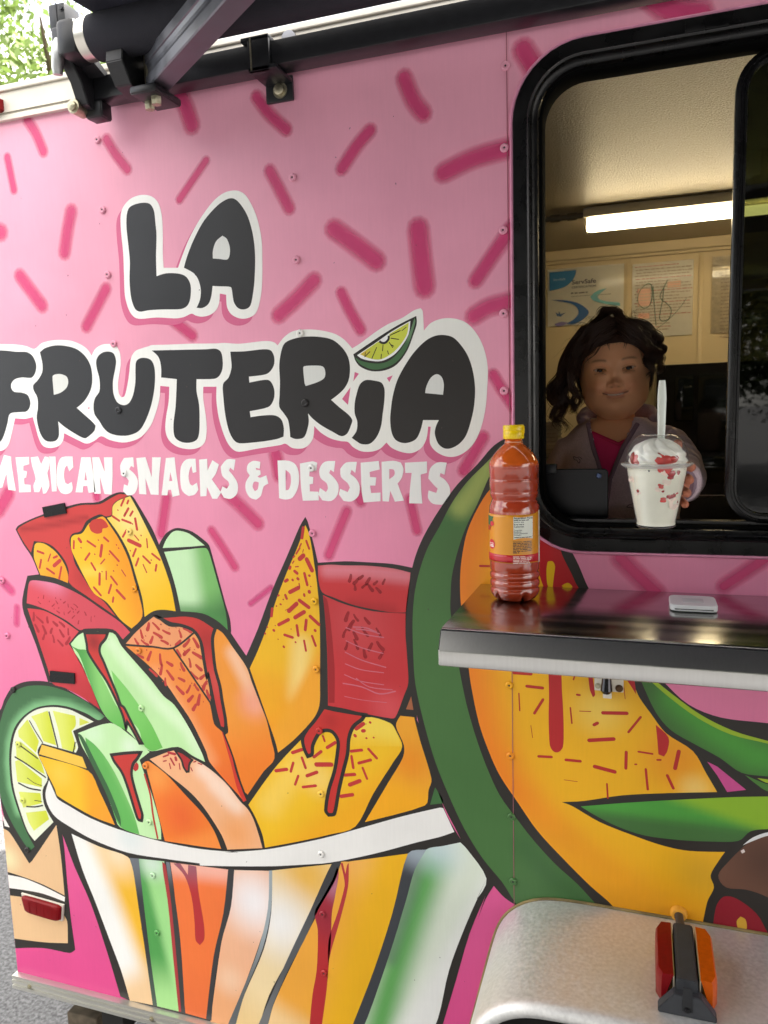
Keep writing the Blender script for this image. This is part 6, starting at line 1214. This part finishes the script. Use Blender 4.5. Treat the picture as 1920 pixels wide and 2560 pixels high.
# head, neck, and ears as one surface: neck and ears overlap into the head
head = gp(mesh_obj('body', h2w(HP), FH, M_SKIN, None, smooth=True, cols=np.c_[HC, np.ones(len(HC))]))
def skin_tube(name, pts, rad, n=24, parent=None):
    bm = bmesh.new(); tube(bm, pts, rad, n); V, Fq = remesh(bm, .004, 2); return mesh_obj(name, V, Fq, M_SKIN, parent, smooth=True, cols=np.tile(np.r_[SK, 1], (len(V), 1)))
gp(skin_tube('neck', [h2w([(0, .085, -.050)])[0], h2w([(0, .088, -.085)])[0], (-.050, .295, 1.700), (-.050, .300, 1.660)], [.040, .036, .038, .060]))
for s in (-1, 1):
    bm = bmesh.new(); bmesh.ops.create_icosphere(bm, subdivisions=3, radius=1)
    for v in bm.verts:
        q = v.co; r_ = math.hypot(q.y, q.z); v.co = Vector(h2w([(s * (.0610 + .004 * q.x + .006 * max(0, q.y)), .078 + .0125 * q.y, -.012 + .0235 * q.z)])[0])
    e_ = bm_obj('ear', bm, M_SKIN, None, smooth=True); gp(e_)
ME = colmat('eye', .05, .22)
for s in (-1, 1):
    n1_, n2_ = 40, 32; V, C = [], []; rE = .0118
    for i in range(n1_ + 1):
        th = math.pi * i / n1_
        for k in range(n2_):
            a = 2 * math.pi * k / n2_; V.append((s * .0262 + rE * math.sin(th) * math.cos(a), eye_y + .0012 + rE - rE * math.cos(th), rE * math.sin(th) * math.sin(a) + .0004))
            dg_ = math.degrees(th); C.append(np.r_[lin((14, 9, 8)) if dg_ < 16 else (lin((40, 22, 14)) if dg_ < 28 else lin((172, 158, 146))), 1])
    Fq = [(i * n2_ + k, (i + 1) * n2_ + k, (i + 1) * n2_ + (k + 1) % n2_, i * n2_ + (k + 1) % n2_) for i in range(n1_) for k in range(n2_)]
    gp(mesh_obj('eye', h2w(V), Fq, ME, None, smooth=True, cols=np.array(C)))

# --- hair
rg = np.random.default_rng(11)
M_HAIR = bpy.data.materials.new('dark brown hair'); M_HAIR.use_nodes = True; b = M_HAIR.node_tree.nodes['Principled BSDF']; b.inputs['Base Color'].default_value = (*lin((56, 36, 26)), 1); b.inputs['Roughness'].default_value = .42; b.inputs['Specular IOR Level'].default_value = .45
def scalp(th, ph, off=0.):
    """th: from crown, ph: 0 = face, + = her left"""
    d = np.array([[math.sin(th) * math.sin(ph), -math.sin(th) * math.cos(ph), math.cos(th)]]); P = head_shape(d)[0]; n = P - np.array([0, .072, 0]); n /= np.linalg.norm(n); return P + n * off
STR = []
def wavy(P, amp, freq, ph, sd):
    P = smooth_loop(np.array(P, float), 200, 5, False); n = len(P); T = np.gradient(P, axis=0); T /= np.linalg.norm(T, axis=1)[:, None] + 1e-9
    u_ = np.cross(T, sd); u_ /= np.linalg.norm(u_, axis=1)[:, None] + 1e-9; v_ = np.cross(T, u_); t = np.linspace(0, 1, n); e = np.clip((t - .25) / .5, 0, 1)[:, None]
    return P + e * amp * (u_ * np.sin(t * freq + ph)[:, None] + v_ * np.cos(t * freq + ph)[:, None] * .6)
hl = lambda ph: 1.02 if abs(ph) < .25 else np.interp(abs(ph), [.25, .6, .95, 1.3, 1.75, 2.4, 3.2], [1.02, 1.12, 1.32, 1.62, 1.92, 2.15, 2.2])       # hairline, radians from the crown
for k in range(2300):        # cap of hair combed from the crown parting
    ph = rg.uniform(-math.pi, math.pi); th1 = hl(ph) * rg.uniform(.90, 1.06); th0_ = rg.uniform(.05, .5) * th1
    side = 1 if ph > .12 else -1; pts = []
    for t in np.linspace(0, 1, 6):
        th = th0_ + (th1 - th0_) * t; sw = ph + side * .25 * t * (1 - abs(ph) / 3.2) + rg.normal(0, .02); pts.append(scalp(th, sw, .0045 + .0075 * math.sin(math.pi * min(1, t * 1.05)) * rg.uniform(.4, 1.2) + rg.uniform(0, .003)))
    STR.append((wavy(pts, rg.uniform(.0005, .0022), rg.uniform(6, 14), rg.uniform(0, 6), [0, 1, .3]), rg.uniform(.0005, .0010)))
def L(px, py, y): return np.array([(px - 778) * .000213, y, (735 - py) * .000213])      # drawn over the face, head coordinates
def lock(guide, n, spread, amp, fr, w=(.0004, .0009), tip=1.3):
    """a wavy lock: its strands share one wave, so it reads as a curl"""
    g_ = np.array(guide, float); m = len(g_); p0 = rg.uniform(0, 6.28); f0 = fr * rg.uniform(.93, 1.07)
    for k in range(n):
        o1, o2 = rg.normal(0, 1, 3), rg.normal(0, 1, 3); pts = []
        for i in range(m):
            t = i / (m - 1); pts.append(g_[i] + (o1 * (1 - t) + (.6 * o1 + .5 * o2) * t) * spread * (.9 + (tip - .9) * t) * np.array([1, 1.2, .8]))
        P = wavy(pts, amp * rg.uniform(.85, 1.12), f0 * rg.uniform(.98, 1.02), p0 + rg.normal(0, .16), [0, 1, .2]); P = P[:max(6, int(len(P) * rg.uniform(.84, 1.)))]
        STR.append((P, rg.uniform(*w)))
# her right side: long loose waves; her left side: shorter curls; a twisted tuft on top
for dx, dy, yy, n in ((0, 0, 0, 60), (38, -10, -.004, 55), (-30, 20, .008, 45), (70, 30, .004, 55), (20, 60, .014, 50)):
    lock([L(560+dx,330+dy,.02+yy), L(450+dx,430+dy,.015+yy), L(365+dx,560+dy,.03+yy), L(290+dx,720+dy,.045+yy), L(235+dx,860+dy,.05+yy), L(225+dx,1000+dy,.05+yy), L(265+dx,1110+dy,.05+yy), L(255+dx,1230+dy,.05+yy)], n, .0026, .0115, 21)
for dx, dy, yy, n in ((0, 0, 0, 60), (-34, 10, .012, 60), (24, -20, -.004, 50), (-60, -10, .02, 45)):
    lock([L(590+dx,340+dy,.005+yy), L(500+dx,450+dy,.008+yy), L(440+dx,600+dy,.016+yy), L(410+dx,760+dy,.03+yy), L(395+dx,900+dy,.04+yy), L(420+dx,1030+dy,.045+yy), L(400+dx,1120+dy,.045+yy)], n, .0028, .0080, 18)
for dx, dy, yy, n in ((0, 0, 0, 60), (-30, 20, -.012, 60), (30, -14, .012, 55), (-60, 50, -.016, 50), (10, 40, .02, 50), (52, 30, .028, 40)):
    lock([L(900+dx*.5,320+dy,.03+yy), L(1010+dx,370+dy,.03+yy), L(1095+dx,450+dy,.03+yy), L(1140+dx,560+dy,.035+yy), L(1130+dx,680+dy,.04+yy), L(1100+dx*.6,800+dy,.04+yy)], n, .0028, .0095, 22)
lock([L(900,400,-.006), L(990,470,-.002), L(1050,560,.008), L(1075,660,.02)], 90, .0038, .002, 8)
for dy, n in ((0, 80), (42, 50), (-36, 80), (78, 16)):
    lock([L(800,330+dy,.004), L(710,375+dy,-.003), L(610,430+dy,-.004), L(525,520+dy,.003), L(470,630+dy,.015)], n, .0050, .0052, 12)
    lock([L(830,320+dy,.004), L(910,385+dy,-.004), L(990,475+dy,-.001), L(1055,585+dy,.010)], n, .0046, .0050, 12)
lock([L(620,420,.01), L(670,320,.03), L(715,245,.045), L(770,200,.05), L(825,215,.05), L(830,280,.05), L(780,300,.05)], 150, .0042, .003, 10, tip=1.)
lock([L(900,360,.03), L(860,290,.045), L(800,215,.055), L(730,205,.055), L(690,260,.055), L(720,310,.05)], 130, .0042, .003, 10, tip=1.)
lock([L(560,400,.03), L(600,340,.04), L(680,280,.05), L(780,260,.055)], 120, .005, .002, 8)
for k in range(60):       # fly-away hairs
    ph = rg.choice([-1, 1]) * rg.uniform(.9, 2.4); a = scalp(rg.uniform(.3, 1.1), ph, .012); d = (a - np.array([0, .072, -.02])); d /= np.linalg.norm(d); dr = rg.normal(0, .012, 3)
    STR.append((wavy([a, a + d * .008 + dr * .4, a + d * .016 + dr * 1.0 + [0, 0, -.006], a + d * .018 + dr * 1.6 + [0, 0, -.018]], .0015, 9, rg.uniform(0, 6), [0, 1, .3]), rg.uniform(.00014, .00026)))
for k in range(34):       # wisps across the hairline
    ph = rg.uniform(-.9, .9); h_ = hl(ph); s1 = rg.choice([-1, 1]); STR.append((wavy([scalp(h_ * t, ph + s1 * .55 * (t - .75), .006 + .003 * math.sin(t * 9)) for t in np.linspace(.75, rg.uniform(1.0, 1.13), 5)], .0012, rg.uniform(4, 9), rg.uniform(0, 6), [0, 1, .3]), rg.uniform(.0003, .0007)))
cu = bpy.data.curves.new('hair', 'CURVE'); cu.dimensions = '3D'; cu.bevel_depth = 1.; cu.bevel_resolution = 0; cu.use_fill_caps = False
for P, w_ in STR:
    P = h2w(P); s_ = cu.splines.new('POLY'); s_.points.add(len(P) - 1); s_.points.foreach_set('co', np.c_[P, np.ones(len(P))].ravel()); t = np.linspace(0, 1, len(P)); s_.points.foreach_set('radius', w_ * np.minimum(1, .35 + 3 * t) * np.clip((1.05 - t) * 2.2, .25, 1))
tmp = bpy.data.objects.new('tmp', cu); COL.objects.link(tmp); bpy.context.view_layer.update(); hm = evalmesh(tmp); bpy.data.objects.remove(tmp); hm.materials.clear(); hm.materials.append(M_HAIR)
for p in hm.polygons: p.use_smooth = True
hair = bpy.data.objects.new('hair', hm); COL.objects.link(hair); gp(hair); hair['kind'] = 'stuff'
# close-fitting under layer so that the scalp never shows
V, Fq = [], []; nt_, np_ = 24, 64
for i in range(nt_ + 1):
    for k in range(np_):
        ph = -math.pi + 2 * math.pi * k / np_; V.append(scalp(.001 + hl(ph) * .985 * i / nt_, ph, .0035 + .006 * (1 - (i / nt_) ** 4)))
for i in range(nt_):
    for k in range(np_): Fq.append((i * np_ + k, i * np_ + (k + 1) % np_, (i + 1) * np_ + (k + 1) % np_, (i + 1) * np_ + k))
o = mesh_obj('hair_under_layer', h2w(V), Fq, M_HAIR, None, smooth=True); gp(o)

# --- clothes
def ell_loft(bm, rings, n=36):
    rows = []
    for (cx, cy, z, rx, ry, sq) in rings:
        ring = []
        for k in range(n):
            a = 2 * math.pi * k / n; c_, s_2 = math.cos(a), math.sin(a); kk = (abs(c_) ** sq + abs(s_2) ** sq) ** (-1 / sq); ring.append(bm.verts.new((cx + rx * c_ * kk, cy + ry * s_2 * kk, z)))
        rows.append(ring)
    for a, b in zip(rows, rows[1:]):
        for k in range(n): bm.faces.new((a[k], a[(k + 1) % n], b[(k + 1) % n], b[k]))
    bm.faces.new(rows[0][::-1]); bm.faces.new(rows[-1])
TX = -.045; UP = .012
def torso_rings(g_): return [(TX, .310, 1.20, .098 + g_, .075 + g_, 2.4), (TX, .310, 1.34, .102 + g_, .078 + g_, 2.4), (TX, .308, 1.46, .108 + g_, .080 + g_, 2.5), (TX, .305, 1.57, .113 + g_, .079 + g_, 2.5), (TX, .303, 1.635 + UP, .110 + g_, .072 + g_, 2.4), (TX, .303, 1.672 + UP, .098 + g_, .062 + g_, 2.3), (TX, .303, 1.700 + UP, .072 + g_, .052 + g_, 2.2), (TX, .303, 1.716 + UP, .050 + g_, .046 + g_, 2.)]
SHL, ELB, WRI = Vector((.052, .282, 1.665)), Vector((.0655, .115, 1.622)), Vector((.0560, -.006, 1.625))
bm = bmesh.new(); ell_loft(bm, torso_rings(.010))
tube(bm, [(-.03, .300, 1.655), SHL, SHL.lerp(ELB, .5) + Vector((.006, 0, -.004)), ELB, ELB.lerp(WRI, .55), WRI, WRI + Vector((0, -.004, 0))], [.050, .046, .043, .040, .036, .0315, .028], 24)
tube(bm, [(-.08, .302, 1.655), (-.135, .300, 1.655), (-.168, .296, 1.58), (-.182, .285, 1.46), (-.165, .235, 1.37)], [.046, .044, .042, .038, .034], 24)
V, Fq = remesh(bm, .0045, 6, .5)
# folds
def nz3(P, s, ph): return np.sin(P[:, 0] * s * 1.3 + ph) * np.sin(P[:, 2] * s + 1.7 * ph + np.sin(P[:, 1] * s * .8)) + .5 * np.sin(P[:, 1] * s * 1.9 + P[:, 2] * s * .7 + ph)
tmpm = bpy.data.meshes.new('t'); tmpm.from_pydata([tuple(v) for v in V], [], Fq); tmpm.update(); NRM = np.array([v.normal[:] for v in tmpm.vertices]); bpy.data.meshes.remove(tmpm)
armw = np.clip((V[:, 0] - .03) / .02, 0, 1) * np.clip((.29 - V[:, 1]) / .04, 0, 1)
V = V + NRM * ((.0011 * nz3(V, 60, .4) + .0009 * nz3(V, 110, 1.3))[:, None]) + NRM * (armw * (.0036 * np.sin(V[:, 1] * 150 + V[:, 2] * 60 + 2 * np.sin(V[:, 0] * 60)) + .0014 * np.sin(V[:, 1] * 310 + V[:, 0] * 90)))[:, None]
# the zip is open at the throat: V-shaped gap
VX = np.array([(-.104, 1.745), (-.006, 1.745), (-.030, 1.680), (-.0545, 1.612), (-.062, 1.560), (-.0665, 1.612), (-.086, 1.672)])
fm = V[np.array([q[:3] for q in Fq])].mean(1); cutf = inside(fm[:, [0, 2]], VX) & (fm[:, 1] < .30)
Fk = [q for q, c_ in zip(Fq, cutf) if not c_]
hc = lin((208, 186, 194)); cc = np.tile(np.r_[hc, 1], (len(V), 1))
M_HOOD = colmat('mauve sweat cloth', .9, .2, bump=.5, bscale=700, noise=.12, nscale=350)
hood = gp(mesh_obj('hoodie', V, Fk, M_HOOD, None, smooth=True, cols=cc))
md = hood.modifiers.new('thick', 'SOLIDIFY'); md.thickness = .003; md.offset = -1
# lapels along the opening, zip tape and small line prints
def yfront(x, z):
    k = np.argmin((V[:, 0] - x) ** 2 + (V[:, 2] - z) ** 2 + 4 * (V[:, 1] > .30)); return V[k, 1]
for side in ([(-.100, 1.718), (-.088, 1.672), (-.068, 1.612), (-.0632, 1.560), (-.0625, 1.50)], [(-.006, 1.716), (-.032, 1.672), (-.0550, 1.612), (-.0608, 1.560), (-.0610, 1.50)]):
    gp(tubeo('zip_edge', [(x, yfront(x, z) - .001, z) for x, z in side], [.0045, .0045, .004, .0035, .003], mat('mauve rib', (140, 116, 130), .9, bump=.5, bscale=500), None, 10))
hd = bmesh.new(); hp = []
for a in np.linspace(-118, 118, 17): hp.append((TX + .068 * math.sin(R(a)), .312 - .062 * -math.cos(R(a)) * 1.0 if 0 else .312 + .062 * math.cos(R(a)), 1.727 + .014 * math.cos(R(a)) - .002))
tube(hd, hp, [.006, .010, .014, .018] + [.021] * 9 + [.018, .014, .010, .006], 16); Vh, Fh = remesh(hd, .004, 3); Vh = Vh + .0014 * np.c_[nz3(Vh, 120, .2), nz3(Vh, 130, 1.), nz3(Vh, 110, 2.)]
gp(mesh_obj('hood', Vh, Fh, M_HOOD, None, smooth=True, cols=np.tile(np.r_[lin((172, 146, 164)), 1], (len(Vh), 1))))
bm = bmesh.new(); ell_loft(bm, torso_rings(.0035)); Vs, Fs = remesh(bm, .006, 3)
bm = bmesh.new(); ell_loft(bm, torso_rings(.0008)); Vb, Fb = remesh(bm, .006, 3); kz = [q for q in Fb if Vb[list(q)][:, 2].min() > 1.58]
gp(mesh_obj('chest', Vb, kz, M_SKIN, None, smooth=True, cols=np.tile(np.r_[SK, 1], (len(Vb), 1))))
cz = Vs[np.array([q[:3] for q in Fs])].mean(1); Fs = [q for q, c_ in zip(Fs, cz) if not (c_[2] > 1.678 + .45 * abs(c_[0] - TX - .004) and c_[1] < .33) and not c_[2] > 1.712]
gp(mesh_obj('shirt', Vs, Fs, colmat('pink jersey', .85, .2, bump=.3, bscale=600), None, smooth=True, cols=np.tile(np.r_[lin((230, 60, 120)), 1], (len(Vs), 1))))
gp(tubeo('shirt_collar', [(TX + .004 + x_, min(Vs[np.argmin((Vs[:, 0] - TX - .004 - x_) ** 2 + (Vs[:, 2] - 1.678 - .45 * abs(x_)) ** 2 + 4 * (Vs[:, 1] > .3)), 1], .30) - .001, 1.678 + .45 * abs(x_)) for x_ in np.linspace(-.05, .05, 13)], .0035, mat('pink rib', (206, 44, 98), .85), None, 8))
for x0, z0, sd_ in ((-.118, 1.650, 1), (-.135, 1.598, 2), (-.098, 1.590, 3), (.018, 1.655, 4), (.02, 1.60, 5), (-.015, 1.56, 6), (-.13, 1.54, 7)):
    r2 = random.Random(sd_); pts = []
    for k in range(9): a = k * .85; r_ = .0095 * (.6 + .4 * math.sin(k * 2.1 + sd_)); pts.append((x0 + r_ * math.cos(a), z0 + r_ * math.sin(a)))
    P = smooth_loop(np.array(pts), 200, 3, False); gp(tubeo('line_print', [(a, yfront(a, b) - .0006, b) for a, b in P], .0006, mat('print plum', (84, 64, 86), .9), None, 5))
# cuff, lower body and legs (below the sill), step stool
gp(tubeo('cuff', [WRI + Vector((0, .012, 0)), WRI + Vector((-.001, -.004, 0)), WRI + Vector((-.002, -.016, 0))], [.0325, .0300, .0265], mat('mauve rib'), None, 24))
bm = bmesh.new(); ell_loft(bm, [(TX, .31, 1.08, .095, .075, 2.3), (TX, .31, 1.16, .102, .080, 2.3), (TX, .31, 1.26, .100, .078, 2.3)])
for s in (-1, 1): tube(bm, [(TX + s * .045, .31, 1.16), (TX + s * .050, .305, 1.02), (TX + s * .052, .305, .90), (TX + s * .052, .31, .85)], [.060, .050, .040, .036], 20); tube(bm, [(TX + s * .052, .33, .858), (TX + s * .054, .26, .850), (TX + s * .055, .22, .846)], [.028, .026, .018], 14)
Vl, Fl = remesh(bm, .007, 3); gp(mesh_obj('leggings', Vl, Fl, mat('plum leggings', (62, 44, 66), .85), None, smooth=True))
st = empty('step_stool', (TX, .31, .5)); tag(st, 'low grey step stool the child stands on behind the counter', 'stool')
boxo('step', -.16, .16, -.13, .13, .295, .3220, mat('stool grey', (130, 130, 132), .5), st, .006)
for sx in (-1, 1):
    for sy in (-1, 1): boxo('leg', sx * .13 - .014, sx * .13 + .014, sy * .10 - .014, sy * .10 + .014, .0004, .2945, MATS['stool grey'], st, .003)

# --- the hand round the cup
HB = Vector((CX, CY, 0))
def onc(deg, r, z): a = R(deg); return Vector((CX + r * math.cos(a), CY + r * math.sin(a), z))
bm = bmesh.new()
tube(bm, [(-.03, .300, 1.655), SHL, ELB, WRI + Vector((0, .03, 0)), WRI, Vector((.0540, -.030, 1.627)), Vector((.0520, -.050, 1.630)), Vector((.0500, -.066, 1.632))], [.030, .030, .026, .021, .0205, .0205, .0195, .013], 20)
tube(bm, [Vector((.052, -.040, 1.650)), Vector((.054, -.058, 1.648)), Vector((.056, -.072, 1.646))], [.013, .013, .010], 16); tube(bm, [Vector((.050, -.040, 1.612)), Vector((.052, -.058, 1.612)), Vector((.053, -.070, 1.613))], [.013, .013, .010], 16)
for z0, z1, rt, fr_, tipd in ((1.653, 1.6585, .0415, .0068, -6), (1.638, 1.6400, .0392, .0069, -8), (1.624, 1.6205, .0365, .0064, -7), (1.611, 1.6035, .0342, .0056, 2)):
    tube(bm, [Vector((.0535, -.060, z0)), onc(47, rt + .0155, (z0 + z1) / 2 + .001), onc(27, rt + .0105, z1 + .0008), onc(10, rt + .0072, z1 + .0002), onc(tipd, rt + .0052, z1), onc(tipd - 4, rt + .0046, z1)], [fr_ * 1.12, fr_ * 1.12, fr_ * 1.05, fr_ * .98, fr_ * .86, fr_ * .55], 14)
tube(bm, [Vector((.046, -.050, 1.646)), Vector((.0490, -.064, 1.666)), Vector((.0515, -.076, 1.682)), Vector((.0530, -.084, 1.693)), Vector((.0532, -.086, 1.697))], [.0105, .0092, .0080, .0070, .0045], 14)
Vq, Fq = remesh(bm, .0013, 3, .5)
gp(mesh_obj('hand', Vq, Fq, M_SKIN, None, smooth=True, cols=np.tile(np.r_[lin((190, 118, 92)), 1], (len(Vq), 1))))

# one body: head, ears, neck, chest and the reaching arm with its hand are a single mesh
VV, FF, CC, k0 = [], [], [], 0
for o in [q for q in girl.children if q.name.split('.')[0] in ('body', 'ear', 'neck', 'chest', 'hand')]:
    me = o.data; n = len(me.vertices); co = np.empty(n * 3); me.vertices.foreach_get('co', co); VV.append(co.reshape(-1, 3)); FF += [tuple(i + k0 for i in p.vertices) for p in me.polygons]
    if 'Col' in me.color_attributes:
        c = np.empty(n * 4); me.color_attributes['Col'].data.foreach_get('color', c); CC.append(c.reshape(-1, 4))
    else: CC.append(np.tile(np.r_[SK * .9, 1], (n, 1)))
    k0 += n; bpy.data.objects.remove(o)
gp(mesh_obj('body', np.vstack(VV), FF, M_SKIN, None, smooth=True, cols=np.vstack(CC)))
